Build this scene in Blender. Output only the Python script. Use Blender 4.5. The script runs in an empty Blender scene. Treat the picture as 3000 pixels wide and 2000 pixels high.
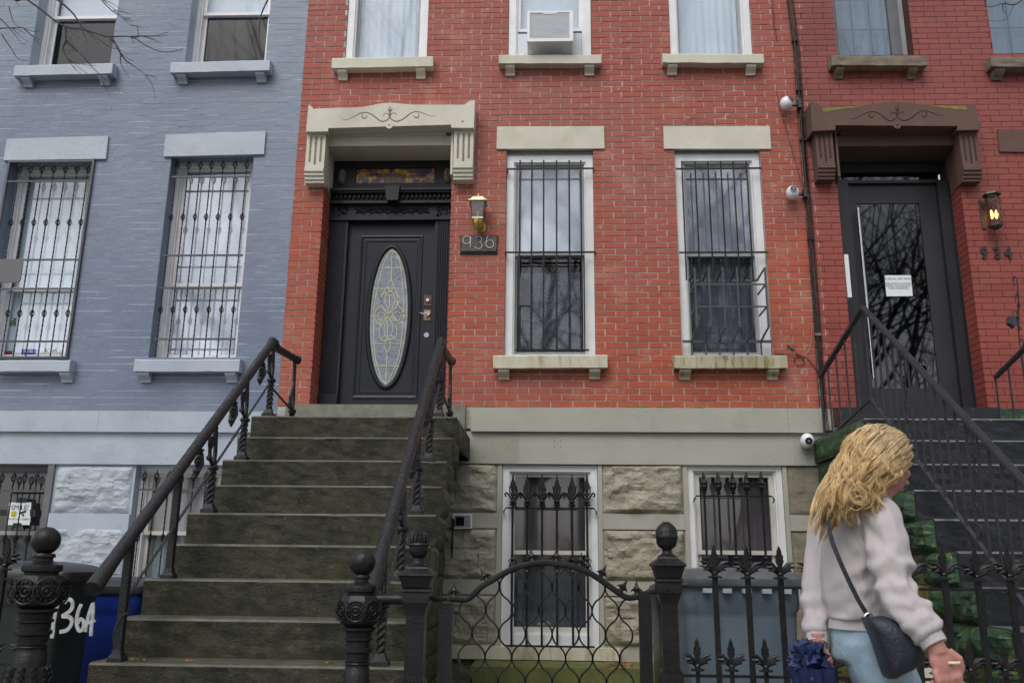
import bpy, bmesh, math, random
from mathutils import Vector, Matrix, noise
random.seed(7)
R = math.radians
S = bpy.context.scene
col = S.collection
PI = math.pi

# ---------------------------------------------------------------- camera
F = 2562.5
PITCH, YAW, ROLL = 0.249032, -0.042072, 0.010592
CAM = Vector((0, -8.005, 1.2))
fwd = Vector((math.sin(YAW)*math.cos(PITCH), math.cos(YAW)*math.cos(PITCH), math.sin(PITCH)))
_r = Vector((math.cos(YAW), -math.sin(YAW), 0)); _u = _r.cross(fwd)
RT = _r*math.cos(ROLL) + _u*math.sin(ROLL); UP = -_r*math.sin(ROLL) + _u*math.cos(ROLL)
cam = bpy.data.cameras.new('camera'); cam.sensor_width = 36; cam.lens = F/3000*36
cam.clip_end = 400; cam.clip_start = .05
co = bpy.data.objects.new('camera', cam); col.objects.link(co)
M = Matrix((RT, UP, -fwd)).transposed().to_4x4(); M.translation = CAM
co.matrix_world = M
cam.dof.use_dof = True; cam.dof.focus_distance = 7.6; cam.dof.aperture_fstop = 8
S.camera = co
S.render.resolution_x = 1024; S.render.resolution_y = 682

# ---------------------------------------------------------------- sky, sun, exposure
SUN_EL, SUN_ROT = R(52), R(200)
w = bpy.data.worlds.new('World'); S.world = w; w.use_nodes = True
nt = w.node_tree; nt.nodes.clear()
out = nt.nodes.new('ShaderNodeOutputWorld'); bg = nt.nodes.new('ShaderNodeBackground')
sky = nt.nodes.new('ShaderNodeTexSky'); sky.sky_type = 'NISHITA'; sky.sun_disc = False
sky.sun_elevation = SUN_EL; sky.sun_rotation = SUN_ROT; sky.air_density = 1.0; sky.dust_density = 3.0; sky.ozone_density = 1
hs = nt.nodes.new('ShaderNodeHueSaturation'); hs.inputs['Saturation'].default_value = .38
nt.links.new(sky.outputs[0], hs.inputs['Color']); nt.links.new(hs.outputs[0], bg.inputs['Color'])
bg.inputs['Strength'].default_value = .15
nt.links.new(bg.outputs[0], out.inputs[0])
sl = bpy.data.lights.new('sun', 'SUN'); sl.energy = .9; sl.angle = R(35); sl.color = (1, .97, .93)
so = bpy.data.objects.new('sun', sl); col.objects.link(so)
az = R(200)
sd = Vector((math.sin(az)*math.cos(SUN_EL), math.cos(az)*math.cos(SUN_EL), math.sin(SUN_EL)))  # direction to the sun
so.rotation_euler = sd.to_track_quat('Z', 'Y').to_euler(); so.location = (0, -10, 20)
S.view_settings.view_transform = 'Standard'; S.view_settings.look = 'None'
S.view_settings.gamma = 1; S.view_settings.use_curve_mapping = False
S.view_settings.exposure = 0.38

# ---------------------------------------------------------------- helpers
def at(px, py, y=0.0):
    """point on the plane y=const that the photograph shows at pixel px,py"""
    d = fwd + RT*((px-1500)/F) - UP*((py-1000)/F)
    return CAM + d*((y-CAM.y)/d.y)

def A8(x0, y0, s=2.24):
    """pixel of an enlarged crop -> pixel of the photograph"""
    return lambda X, Y: (x0+X/s, y0+Y/s)
Q1 = A8(0, 0); Q2 = A8(0, 650); Q3 = A8(0, 1300); Q4 = A8(1000, 0); Q5 = A8(1000, 650); Q6 = A8(1000, 1300)
Q7 = A8(2000, 0); Q8 = A8(2000, 650); Q9 = A8(2000, 1300)
QH = A8(880, 280, 3.92); QD = A8(900, 560, 2.306); QL = A8(1280, 500, 5.225); QP = A8(2300, 1200, 1.96)
QR = A8(2380, 860, 2.903); QN = A8(940, 1380, 2.528); QB = A8(0, 1480, 3.015)

WL = {}
class MB:
    def __init__(s): s.v = []; s.f = []
    def add(s, vs, fs):
        n = len(s.v); s.v += [tuple(v) for v in vs]; s.f += [tuple(i+n for i in f) for f in fs]; return s
    def hexa(s, p):   # 4 front (ccw) + 4 back
        return s.add(p, [(0,1,2,3), (7,6,5,4), (0,4,5,1), (1,5,6,2), (2,6,7,3), (3,7,4,0)])
    def box(s, x0, x1, y0, y1, z0, z1):
        return s.hexa([(x0,y0,z0),(x1,y0,z0),(x1,y0,z1),(x0,y0,z1),(x0,y1,z0),(x1,y1,z0),(x1,y1,z1),(x0,y1,z1)])
    def prism(s, pts, y0, y1):        # outline in x,z extruded along y
        n = len(pts)
        vs = [(x,y0,z) for x,z in pts]+[(x,y1,z) for x,z in pts]
        return s.add(vs, [tuple(range(n)), tuple(range(2*n-1, n-1, -1))]+[(i,(i+1)%n,(i+1)%n+n,i+n) for i in range(n)])
    def tube(s, path, r, n=6, cap=True, closed=False, flat=1.0):
        P = [Vector(p) for p in path]; m = len(P)
        rs = r if isinstance(r, (list, tuple)) else [r]*m
        base = len(s.v); vs = []; fs = []; prev = None
        for i, p in enumerate(P):
            if closed: t = P[(i+1)%m]-P[i-1]
            else: t = P[min(i+1, m-1)]-P[max(i-1, 0)]
            if t.length < 1e-9: t = Vector((0,0,1))
            t.normalize()
            if prev is None:
                a = Vector((0,1,0)) if abs(t.y) < .9 else Vector((1,0,0))
                a = (a-t*a.dot(t)).normalized()
            else:
                a = prev-t*prev.dot(t)
                a = a.normalized() if a.length > 1e-6 else Vector((1,0,0))
            prev = a; b = t.cross(a)
            for k in range(n):
                g = 2*PI*(k+.5)/n
                vs.append(p+(a*math.cos(g)*flat+b*math.sin(g))*rs[i])
        rng = m if closed else m-1
        for i in range(rng):
            j = (i+1) % m
            for k in range(n):
                fs.append((i*n+k, i*n+(k+1)%n, j*n+(k+1)%n, j*n+k))
        if cap and not closed:
            fs.append(tuple(range(n-1, -1, -1))); fs.append(tuple((m-1)*n+k for k in range(n)))
        return s.add(vs, fs)
    def lathe(s, prof, c=(0,0,0), n=16, sq=False, axis='z', rot=0):
        vs = []; fs = []; m = len(prof)
        for r, h in prof:
            for k in range(n):
                g = 2*PI*(k+.5)/n+rot
                if axis == 'z': vs.append((c[0]+r*math.cos(g), c[1]+r*math.sin(g), c[2]+h))
                else: vs.append((c[0]+r*math.cos(g), c[1]+h, c[2]+r*math.sin(g)))
        for i in range(m-1):
            for k in range(n): fs.append((i*n+k, i*n+(k+1)%n, (i+1)*n+(k+1)%n, (i+1)*n+k))
        fs.append(tuple(range(n-1, -1, -1))); fs.append(tuple((m-1)*n+k for k in range(n)))
        return s.add(vs, fs)
    def ball(s, c, r, n=14, sc=(1,1,1)):
        m = n//2+1
        prof = [(max(1e-4, math.sin(PI*i/m))*1.0, -math.cos(PI*i/m)) for i in range(m+1)]
        t = MB(); t.lathe(prof, n=n)
        return s.add([(c[0]+x*r*sc[0], c[1]+y*r*sc[1], c[2]+z*r*sc[2]) for x,y,z in t.v], t.f)
    def quad(s, pts, yf, yb):         # four photograph pixels TL TR BR BL on the plane yf, extruded back to yb
        P = [at(*p, yf) for p in pts]
        TL, TR, BR, BL = P
        d = Vector((0, yb-yf, 0))
        return s.hexa([BL, BR, TR, TL, BL+d, BR+d, TR+d, TL+d])
    def outline(s, pts, yf, yb):      # photograph pixels on plane yf, extruded back
        return s.prism([(at(*p, yf).x, at(*p, yf).z) for p in pts], yf, yb)
    def mesh(s, name, smooth=False, center=True):
        me = bpy.data.meshes.new(name)
        vs = s.v
        c = Vector((0,0,0))
        if center and vs:
            c = Vector([(min(v[i] for v in vs)+max(v[i] for v in vs))/2 for i in range(3)])
            vs = [(v[0]-c.x, v[1]-c.y, v[2]-c.z) for v in vs]
        me.from_pydata(vs, [], s.f)
        bm = bmesh.new(); bm.from_mesh(me)
        bmesh.ops.recalc_face_normals(bm, faces=bm.faces[:]); bm.to_mesh(me); bm.free()
        if smooth:
            me.polygons.foreach_set('use_smooth', [True]*len(me.polygons))
            if smooth != 'all':
                try: me.set_sharp_from_angle(angle=R(40))
                except Exception: pass
        return me, c
    def build(s, name, mat, parent=None, smooth=False, **kw):
        me, c = s.mesh(name, smooth)
        me.materials.append(mat)
        o = bpy.data.objects.new(name, me); col.objects.link(o)
        place(o, c, parent); tag(o, **kw)
        return o

def place(o, c, parent=None):
    if parent: o.parent = parent; o.location = c-WL[parent]
    else: o.location = c
    WL[o] = Vector(c)
def tag(o, label=None, cat=None, group=None, kind=None):
    if label: o['label'] = label
    if cat: o['category'] = cat
    if group: o['group'] = group
    if kind: o['kind'] = kind
    return o
def thing(name, loc, label, cat, group=None, rz=0, parent=None):
    o = bpy.data.objects.new(name, None); col.objects.link(o); o.empty_display_size = .1
    place(o, Vector(loc), parent); o.rotation_euler.z = rz
    return tag(o, label, cat, group)
def share(src, c, parent, name=None):
    o = bpy.data.objects.new(name or src.name.split('.')[0], src.data); col.objects.link(o); place(o, Vector(c), parent); return o
def rect(p0, p1, y):
    a = at(*p0, y); b = at(*p1, y); return a.x, b.x, b.z, a.z

# ---------------------------------------------------------------- materials
MATS = {}
def mat(name, c1, c2=None, rough=.6, scale=6, bump=.0, bscale=60, metal=0, island=0, spots=None, spec=.5, detail=6, stretch=(1,1,1), lo=.35, hi=.65, coat=0, moss=None, gloss_noise=0, zg=None):
    m = bpy.data.materials.new(name); m.use_nodes = True; N = m.node_tree.nodes; L = m.node_tree.links
    b = N['Principled BSDF']; b.inputs['Roughness'].default_value = rough; b.inputs['Metallic'].default_value = metal
    b.inputs['Specular IOR Level'].default_value = spec; b.inputs['Coat Weight'].default_value = coat
    geo = N.new('ShaderNodeNewGeometry'); mp = N.new('ShaderNodeMapping'); mp.inputs['Scale'].default_value = stretch
    L.new(geo.outputs['Position'], mp.inputs['Vector'])
    def nz(sc, d=detail, off=0):
        n = N.new('ShaderNodeTexNoise'); n.inputs['Scale'].default_value = sc; n.inputs['Detail'].default_value = d
        n.inputs['Roughness'].default_value = .6
        if off:
            m2 = N.new('ShaderNodeMapping'); m2.inputs['Location'].default_value = (off, off*1.7, off*.3)
            L.new(mp.outputs[0], m2.inputs[0]); L.new(m2.outputs[0], n.inputs['Vector'])
        else: L.new(mp.outputs[0], n.inputs['Vector'])
        return n.outputs['Fac']
    def rng(s_, a, b_, t0=0, t1=1):
        r = N.new('ShaderNodeMapRange'); r.inputs[1].default_value = a; r.inputs[2].default_value = b_
        r.inputs[3].default_value = t0; r.inputs[4].default_value = t1; L.new(s_, r.inputs[0]); return r.outputs[0]
    def mix(f, a, b_, mode='MIX'):
        x = N.new('ShaderNodeMix'); x.data_type = 'RGBA'; x.blend_type = mode
        if isinstance(f, (int, float)): x.inputs[0].default_value = f
        else: L.new(f, x.inputs[0])
        for i, v in ((6, a), (7, b_)):
            if isinstance(v, tuple): x.inputs[i].default_value = (*v[:3], 1)
            else: L.new(v, x.inputs[i])
        return x.outputs[2]
    c = tuple(c1)
    if c2: c = mix(rng(nz(scale), lo, hi), tuple(c1), tuple(c2))
    if island:
        oi = N.new('ShaderNodeObjectInfo'); ad = N.new('ShaderNodeMath'); ad.operation = 'ADD'
        L.new(geo.outputs['Random Per Island'], ad.inputs[0]); L.new(oi.outputs['Random'], ad.inputs[1])
        fr = N.new('ShaderNodeMath'); fr.operation = 'FRACT'; L.new(ad.outputs[0], fr.inputs[0])
        h = N.new('ShaderNodeHueSaturation'); L.new(rng(fr.outputs[0], 0, 1, 1-island, 1+island), h.inputs['Value'])
        f2 = N.new('ShaderNodeMath'); f2.operation = 'MULTIPLY'; f2.inputs[1].default_value = 7.31; L.new(fr.outputs[0], f2.inputs[0])
        f3 = N.new('ShaderNodeMath'); f3.operation = 'FRACT'; L.new(f2.outputs[0], f3.inputs[0])
        L.new(rng(f3.outputs[0], 0, 1, .5-.02*island*3, .5+.02*island*3), h.inputs['Hue'])
        if isinstance(c, tuple): h.inputs['Color'].default_value = (*c, 1)
        else: L.new(c, h.inputs['Color'])
        c = h.outputs[0]
    if zg:                     # (colour, z low, z high, strength): uneven shift of tone higher up; on walls it paints in haze
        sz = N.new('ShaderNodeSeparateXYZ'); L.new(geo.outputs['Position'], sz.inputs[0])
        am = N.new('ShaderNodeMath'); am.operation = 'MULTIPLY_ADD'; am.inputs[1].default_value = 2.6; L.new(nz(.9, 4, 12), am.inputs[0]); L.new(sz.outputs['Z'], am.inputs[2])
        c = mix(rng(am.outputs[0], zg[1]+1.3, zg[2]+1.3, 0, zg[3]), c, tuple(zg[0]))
    for sp in (spots or []):   # (color, scale, threshold lo, hi, offset[, strength])
        scol, ssc, a, b_, off = sp[:5]; st = sp[5] if len(sp) > 5 else 1
        c = mix(rng(nz(ssc, 5, off), a, b_, 0, st), c, tuple(scol))
    if moss:                   # (color, amount): grows on what faces up
        sx = N.new('ShaderNodeSeparateXYZ'); L.new(geo.outputs['Normal'], sx.inputs[0])
        f = rng(sx.outputs['Z'], .3, .9, 0, moss[1]); c = mix(f, c, tuple(moss[0]))
    if isinstance(c, tuple): b.inputs['Base Color'].default_value = (*c, 1)
    else: L.new(c, b.inputs['Base Color'])
    if gloss_noise: L.new(rng(nz(scale*2, 4, 3), .3, .7, rough-gloss_noise, rough+gloss_noise), b.inputs['Roughness'])
    if bump:
        bp = N.new('ShaderNodeBump'); bp.inputs['Strength'].default_value = min(1, bump); bp.inputs['Distance'].default_value = .01*max(1, bump)
        L.new(nz(bscale, 8, 1), bp.inputs['Height']); L.new(bp.outputs[0], b.inputs['Normal'])
    MATS[name] = m
    return m

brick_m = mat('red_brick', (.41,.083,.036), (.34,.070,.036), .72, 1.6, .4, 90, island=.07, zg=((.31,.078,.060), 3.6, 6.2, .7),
    spots=[((.33,.10,.08), .8, .48, .62, 5, .6), ((.50,.24,.18), 3.2, .55, .72, 2, .5), ((.15,.05,.04), 3.5, .62, .75, 9, .4), ((.70,.54,.47), 13, .64, .76, 4, .5)])  # zg paints haze into the colour of the upper courses
mortar_m = mat('mortar', (.48,.46,.41), (.30,.29,.25), .9, 9, .4, 120, spots=[((.74,.72,.69), 4, .52, .68, 3, .6), ((.10,.10,.07), 7, .6, .75, 8, .5)])
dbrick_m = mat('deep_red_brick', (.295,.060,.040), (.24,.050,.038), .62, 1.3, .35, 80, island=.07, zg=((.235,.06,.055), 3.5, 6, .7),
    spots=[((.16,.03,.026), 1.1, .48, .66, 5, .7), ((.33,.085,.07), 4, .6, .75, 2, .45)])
dmortar_m = mat('dark_mortar', (.05,.016,.014), (.08,.03,.025), .9, 9, .3, 100)
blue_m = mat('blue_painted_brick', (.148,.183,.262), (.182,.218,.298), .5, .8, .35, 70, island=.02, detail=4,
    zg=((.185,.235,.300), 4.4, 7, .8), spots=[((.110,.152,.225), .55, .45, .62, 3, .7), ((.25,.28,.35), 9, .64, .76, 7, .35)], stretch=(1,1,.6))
bjoint_m = mat('blue_painted_joint', (.20,.23,.31), (.52,.56,.64), .5, 3.0, .2, 70, stretch=(.7,1,5), lo=.46, hi=.60)
ptrim_m = mat('pale_blue_paint', (.40,.455,.52), (.34,.395,.46), .5, 2.5, .35, 25, spots=[((.25,.28,.33), 3, .60, .78, 4, .6), ((.20,.22,.25), 11, .64, .76, 7, .5)])
prock_m = mat('pale_blue_rock', (.41,.455,.50), (.32,.36,.405), .6, 5, .6, 30)
stone_m = mat('cream_stone', (.60,.58,.485), (.52,.505,.42), .7, 3, .3, 50, spots=[((.30,.28,.20), 1.4, .55, .75, 5, .6), ((.22,.2,.14), 12, .66, .8, 2, .35)])
sill_m = mat('stained_cream_stone', (.58,.555,.44), (.47,.45,.34), .72, 4, .3, 50, spots=[((.25,.20,.09), 5, .52, .7, 3, .7), ((.16,.15,.10), 9, .6, .72, 6, .6)], stretch=(2.2,1,.5))
band_m = mat('grey_cream_stone', (.39,.385,.325), (.345,.34,.285), .75, 2.2, .35, 45, spots=[((.26,.25,.19), 1.8, .55, .75, 5, .6)])
rock_m = mat('rock_faced_stone', (.36,.34,.265), (.265,.25,.19), .85, 9, 1.0, 55, spots=[((.15,.14,.10), 4, .58, .75, 5, .6), ((.42,.41,.34), 9, .62, .75, 1, .5)])
rock2_m = mat('worn_stone', (.215,.195,.145), (.165,.15,.11), .85, 7, .5, 40, spots=[((.10,.095,.07), 5, .55, .75, 5, .6)])
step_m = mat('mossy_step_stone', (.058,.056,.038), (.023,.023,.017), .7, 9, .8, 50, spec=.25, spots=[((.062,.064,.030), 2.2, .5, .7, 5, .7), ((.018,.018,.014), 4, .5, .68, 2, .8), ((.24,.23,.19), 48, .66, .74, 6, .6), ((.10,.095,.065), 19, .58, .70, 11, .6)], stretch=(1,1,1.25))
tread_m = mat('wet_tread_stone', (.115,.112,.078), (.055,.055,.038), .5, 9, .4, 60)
stepside_m = mat('mossy_rock_side', (.070,.067,.038), (.034,.034,.019), .85, 7, .9, 35, spots=[((.14,.16,.05), 3, .5, .7, 5, .7), ((.20,.19,.14), 12, .6, .75, 2, .5)])
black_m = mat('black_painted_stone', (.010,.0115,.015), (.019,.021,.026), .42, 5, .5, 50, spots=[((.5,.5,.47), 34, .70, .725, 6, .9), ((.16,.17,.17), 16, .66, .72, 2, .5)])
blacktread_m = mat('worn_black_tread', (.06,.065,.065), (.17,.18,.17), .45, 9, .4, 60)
green_m = mat('green_painted_rock', (.012,.045,.020), (.022,.07,.03), .55, 9, .7, 50, spots=[((.17,.19,.04), 16, .54, .66, 3, .75), ((.007,.02,.012), 7, .50, .64, 8, .85), ((.4,.42,.36), 30, .68, .74, 1, .7)])
yellow_m = mat('yellow_green_painted_rock', (.16,.14,.03), (.06,.07,.025), .6, 8, .9, 40, spots=[((.36,.25,.02), 10, .55, .66, 3, .9), ((.03,.10,.03), 5, .52, .66, 8, .8)])
brown_m = mat('brownstone', (.125,.07,.052), (.10,.058,.045), .8, 4, .4, 60, spots=[((.16,.14,.11), 2, .55, .75, 4, .5)], moss=((.22,.23,.04), .8))
brownsill_m = mat('weathered_brownstone', (.24,.205,.15), (.12,.085,.065), .8, 6, .5, 60, stretch=(1,1,3))
iron_m = mat('black_iron', (.009,.009,.0105), (.016,.0155,.016), .33, 14, .3, 90, gloss_noise=.09, spec=.32)
rail_m = mat('wet_black_rail', (.010,.010,.012), (.020,.020,.022), .30, 30, .55, 150, gloss_noise=.1, spec=.45)
grail_m = mat('grey_iron', (.022,.023,.029), (.04,.041,.05), .4, 20, .3, 90)
guard_m = mat('grey_black_guard_iron', (.05,.054,.063), (.075,.08,.09), .4, 20, .3, 90)
door_m = mat('black_door_paint', (.013,.015,.021), (.018,.020,.027), .36, 3, .08, 30, spec=.3, spots=[((.16,.16,.17), 60, .77, .80, 3, .5)])
worn_m = mat('worn_black_paint', (.03,.031,.036), (.25,.25,.25), .45, 22, .2, 60, lo=.55, hi=.68, stretch=(1,1,3))
white_m = mat('white_frame', (.74,.75,.77), (.66,.67,.69), .45, 5, .05, 30, spots=[((.42,.41,.38), 9, .66, .78, 3, .5)])
owhite_m = mat('aged_white_frame', (.62,.61,.55), (.52,.50,.45), .5, 5, .1, 30, spots=[((.32,.28,.22), 14, .64, .75, 3, .6)])
greyf_m = mat('grey_frame', (.10,.105,.12), (.14,.145,.16), .45, 5)
lgreyf_m = mat('light_grey_frame', (.30,.31,.33), (.26,.27,.29), .45, 5)
dark_m = mat('dark_interior', (.012,.013,.016), (.02,.02,.024), .9, 2)
curtain_m = mat('white_sheer_curtain', (.66,.70,.75), (.55,.59,.65), .9, 2.2, .1, 20, stretch=(1.2,1,.6))
bcurtain_m = mat('bright_sheer_curtain', (.93,.95,.98), (.80,.83,.87), .9, 1.5, .1, 20, stretch=(1.5,1,.6))
dcurtain_m = mat('dim_grey_curtain', (.085,.09,.105), (.05,.053,.065), .9, 4, .2, 20, stretch=(3,1,.3))
mauve_m = mat('mauve_curtain', (.12,.09,.10), (.07,.058,.065), .9, 4, .2, 20, stretch=(4,1,.3))
plastic_m = mat('plastic_white', (.72,.73,.75), None, .35)
blackp_m = mat('black_plastic', (.012,.013,.014), (.02,.02,.02), .35, 12, .1, 40)
lid_m = mat('bin_lid_plastic', (.02,.023,.026), (.032,.036,.04), .38, 8, .1, 30)
brass_m = mat('brass', (.62,.45,.16), (.45,.32,.10), .28, 10, metal=.9)
steel_m = mat('steel', (.62,.62,.62), None, .25, metal=1)
numeral_m = mat('satin_steel', (.70,.70,.66), None, .4, metal=.4)
paper_m = mat('paper', (.75,.79,.82), None, .6)
ink_m = mat('black_ink', (.02,.02,.02), None, .6)
slate_m = mat('old_slate', (.035,.036,.034), (.07,.07,.065), .45, 18, .4, 70)
pavement_m = mat('concrete_pavement', (.25,.24,.22), (.19,.185,.17), .8, 3, .5, 60)
ground_m = mat('areaway_concrete', (.11,.11,.085), (.07,.07,.05), .8, 5, .5, 60, spots=[((.09,.11,.03), 2, .5, .7, 2, .7)])
mossy_m = mat('green_mossy_slab', (.13,.145,.03), (.08,.09,.03), .8, 6, .5, 60)
bark_m = mat('dark_bark', (.045,.038,.033), (.025,.022,.02), .85, 12, .4, 60)
twig_m = mat('twig_bark', (.05,.04,.042), None, .8)

def glass(name, ior=1.6, tint=(1,1,1), rough=0.0, wav=0.0):
    m = bpy.data.materials.new(name); m.use_nodes = True; N = m.node_tree.nodes; L = m.node_tree.links; N.clear()
    o = N.new('ShaderNodeOutputMaterial'); mx = N.new('ShaderNodeMixShader'); fr = N.new('ShaderNodeFresnel'); fr.inputs[0].default_value = ior
    t = N.new('ShaderNodeBsdfTransparent'); t.inputs[0].default_value = (*tint, 1)
    g = N.new('ShaderNodeBsdfGlossy'); g.inputs['Roughness'].default_value = rough; g.inputs['Color'].default_value = (.97,.98,1,1)
    if wav:
        geo = N.new('ShaderNodeNewGeometry'); n = N.new('ShaderNodeTexNoise'); n.inputs['Scale'].default_value = 3.2; n.inputs['Detail'].default_value = 2
        b = N.new('ShaderNodeBump'); b.inputs['Strength'].default_value = 1; b.inputs['Distance'].default_value = wav
        L.new(geo.outputs['Position'], n.inputs['Vector']); L.new(n.outputs[0], b.inputs['Height'])
        L.new(b.outputs[0], g.inputs['Normal'])
    ge_ = N.new('ShaderNodeNewGeometry'); fm_ = N.new('ShaderNodeMath'); fm_.operation = 'SUBTRACT'; fm_.inputs[0].default_value = 1; L.new(ge_.outputs['Backfacing'], fm_.inputs[1])
    f2_ = N.new('ShaderNodeMath'); f2_.operation = 'MULTIPLY'; L.new(fr.outputs[0], f2_.inputs[0]); L.new(fm_.outputs[0], f2_.inputs[1])
    L.new(f2_.outputs[0], mx.inputs[0]); L.new(t.outputs[0], mx.inputs[1]); L.new(g.outputs[0], mx.inputs[2]); L.new(mx.outputs[0], o.inputs[0])
    return m
glass_m = glass('window_glass', 1.75, (.92,.95,.97), .035, .0)
sglass_m = glass('screened_glass', 1.55, (.35,.37,.40), .03, .0)
film_m = glass('film_covered_glass', 3.4, (.85,.88,.92), .06, .0)
crinkle_m = glass('crinkled_film_glass', 4.2, (.8,.82,.86), .05, .0012)
bglass_m = glass('reflecting_glass', 2.2, (.92,.95,.97), .03, .0)
dglass_m = glass('dark_door_glass', 1.85, (.08,.085,.09), .022, .0)
lglass_m = glass('lantern_glass', 2.0, (.55,.55,.52), .12)


# trees across the street (seen only in the window glass) and an added hedge
def limb_tree(seed, H, spread=1.0, levels=4, r0=.16, kids=(6,6,5,4), lean=.0):
    rnd = random.Random(seed); T = MB(); Br = MB(); Tw = MB()
    def grow(p, d, L_, r, lev):
        n = 5 if lev < 2 else 4; pts = [p]; rad = [r]; dd = d.copy()
        for i in range(n):
            dd = (dd+Vector((rnd.uniform(-1,1), rnd.uniform(-1,1), rnd.uniform(-.5,1)))*(.10+.07*lev)).normalized()
            pts.append(pts[-1]+dd*L_/n); rad.append(r*(1-.62*(i+1)/n))
        (T if lev == 0 else Br if lev < 3 else Tw).tube(pts, rad, 8 if lev == 0 else 5 if lev < 3 else 3)
        if lev >= levels: return
        for k in range(kids[lev]):
            u = .35+.65*(k+rnd.random())/kids[lev] if lev else .30+.70*(k+rnd.random())/kids[lev]
            f_ = u*n; i = min(n-1, int(f_)); q = pts[i].lerp(pts[i+1], f_-i)
            a = rnd.uniform(0, 2*PI); ax = dd.cross(Vector((math.cos(a), math.sin(a), .2))).normalized()
            nd = (dd*(.55 if lev == 0 else .6)+ax*rnd.uniform(.5, .95)*spread+Vector((0,0,.22))).normalized()
            grow(q, nd, L_*rnd.uniform(.45, .68), r*(1-.55*u)*.55, lev+1)
    grow(Vector((0,0,0)), Vector((lean,0,1)).normalized(), H*.55, r0, 0)
    return T, Br, Tw
protos = []
for sd_ in (3, 8, 15):
    protos.append([m_.mesh('bare_tree', True, center=False)[0] for m_ in limb_tree(sd_, 11+sd_*.1, 1.0, 4, .17, (7,6,5,5))])
random.seed(33)
spots = [(-9,-19.5),(-4.5,-20.5),(-.5,-19.2),(3.6,-20.2),(6.8,-19.4),(10.5,-21),(14.5,-20),(1.5,-27),(5.2,-26),(8.6,-29),(12,-27),(-6,-28),(18,-24),(-13,-24),(7.6,-22.8),(9.4,-24.2)]
for i, (x, y) in enumerate(spots):
    tr_ = thing('bare_tree', (x, y, 0), 'leafless tree across the street, seen only reflected in the glass', 'tree', 'leafless trees across the street', rz=random.uniform(0, 6))
    sc = random.uniform(.85, 1.2); sc *= 1.75; tr_.scale = (sc, sc, sc)
    for nm, me in zip(('trunk', 'limb', 'twig'), random.choice(protos)):
        if not me.materials: me.materials.append(bark_m)
        o = bpy.data.objects.new(nm, me); col.objects.link(o); o.parent = tr_
        if nm != 'trunk': o['kind'] = 'stuff'
t = MB(); random.seed(2)  # hedge added to darken what the low ironwork reflects
for i in range(5200):
    x = random.uniform(-26, 30); y = -23+random.uniform(-.6, .6); z = random.uniform(0, 2.2)
    a = random.uniform(0, 6); s_ = random.uniform(.05, .13)
    t.add([(x+s_*math.cos(a+k), y+s_*math.sin(a+k)*.6, z+s_*math.sin(a*2+k*1.3)) for k in (0, 1.6, 3.1, 4.6)], [(0,1,2,3)])
tag(t.build('unseen_hedge', mat('unseen_hedge_leaf', (.03,.05,.02), (.05,.07,.03), .7, 3)), 'dark leafy hedge added across the street to darken low reflections', 'unseen_hedge')

# ---------------------------------------------------------------- wall building
def cells(x0, x1, z0, z1, y0, y1, holes):
    m = MB()
    xs = sorted({x0, x1, *[h[0] for h in holes], *[h[1] for h in holes]}); xs = [x for x in xs if x0 <= x <= x1]
    for i in range(len(xs)-1):
        a, b = xs[i], xs[i+1]; mid = (a+b)/2
        zs = [(z0, z1)]
        for h in holes:
            if h[0] < mid < h[1]:
                n = []
                for p, q in zs:
                    if h[3] <= p or h[2] >= q: n.append((p, q)); continue
                    if h[2] > p: n.append((p, h[2]))
                    if h[3] < q: n.append((h[3], q))
                zs = n
        for p, q in zs: m.box(a, b, y0, y1, p, q)
    return m

def lay_bricks(x0, x1, z0, z1, course, length, joint, holes, stag=None, phase=0, jv=None):
    jv = jv or joint
    """list of (xa, xb, za, zb) for running bond clipped at the openings"""
    res = []; k = 0; z = z0
    while z < z1-.02:
        za, zb = z+joint/2, min(z+course-joint/2, z1); zm = (za+zb)/2
        lo, hi = x0, x1
        if stag: lo, hi = stag(k, lo, hi)
        iv = [(lo, hi)]
        for h in holes:
            if h[2] < zm < h[3]:
                n = []
                for p, q in iv:
                    if h[1] <= p or h[0] >= q: n.append((p, q)); continue
                    if h[0] > p: n.append((p, h[0]))
                    if h[1] < q: n.append((h[1], q))
                iv = n
        off = (k % 2)*length/2+phase+random.uniform(-.006, .006)
        for p, q in iv:
            i = math.floor((p-off)/length)
            while off+i*length < q:
                a = max(off+i*length+jv/2, p); b = min(off+(i+1)*length-jv/2, q)
                if b-a > .018: res.append((a, b, za, zb))
                i += 1
        z += course; k += 1
    return res

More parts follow.
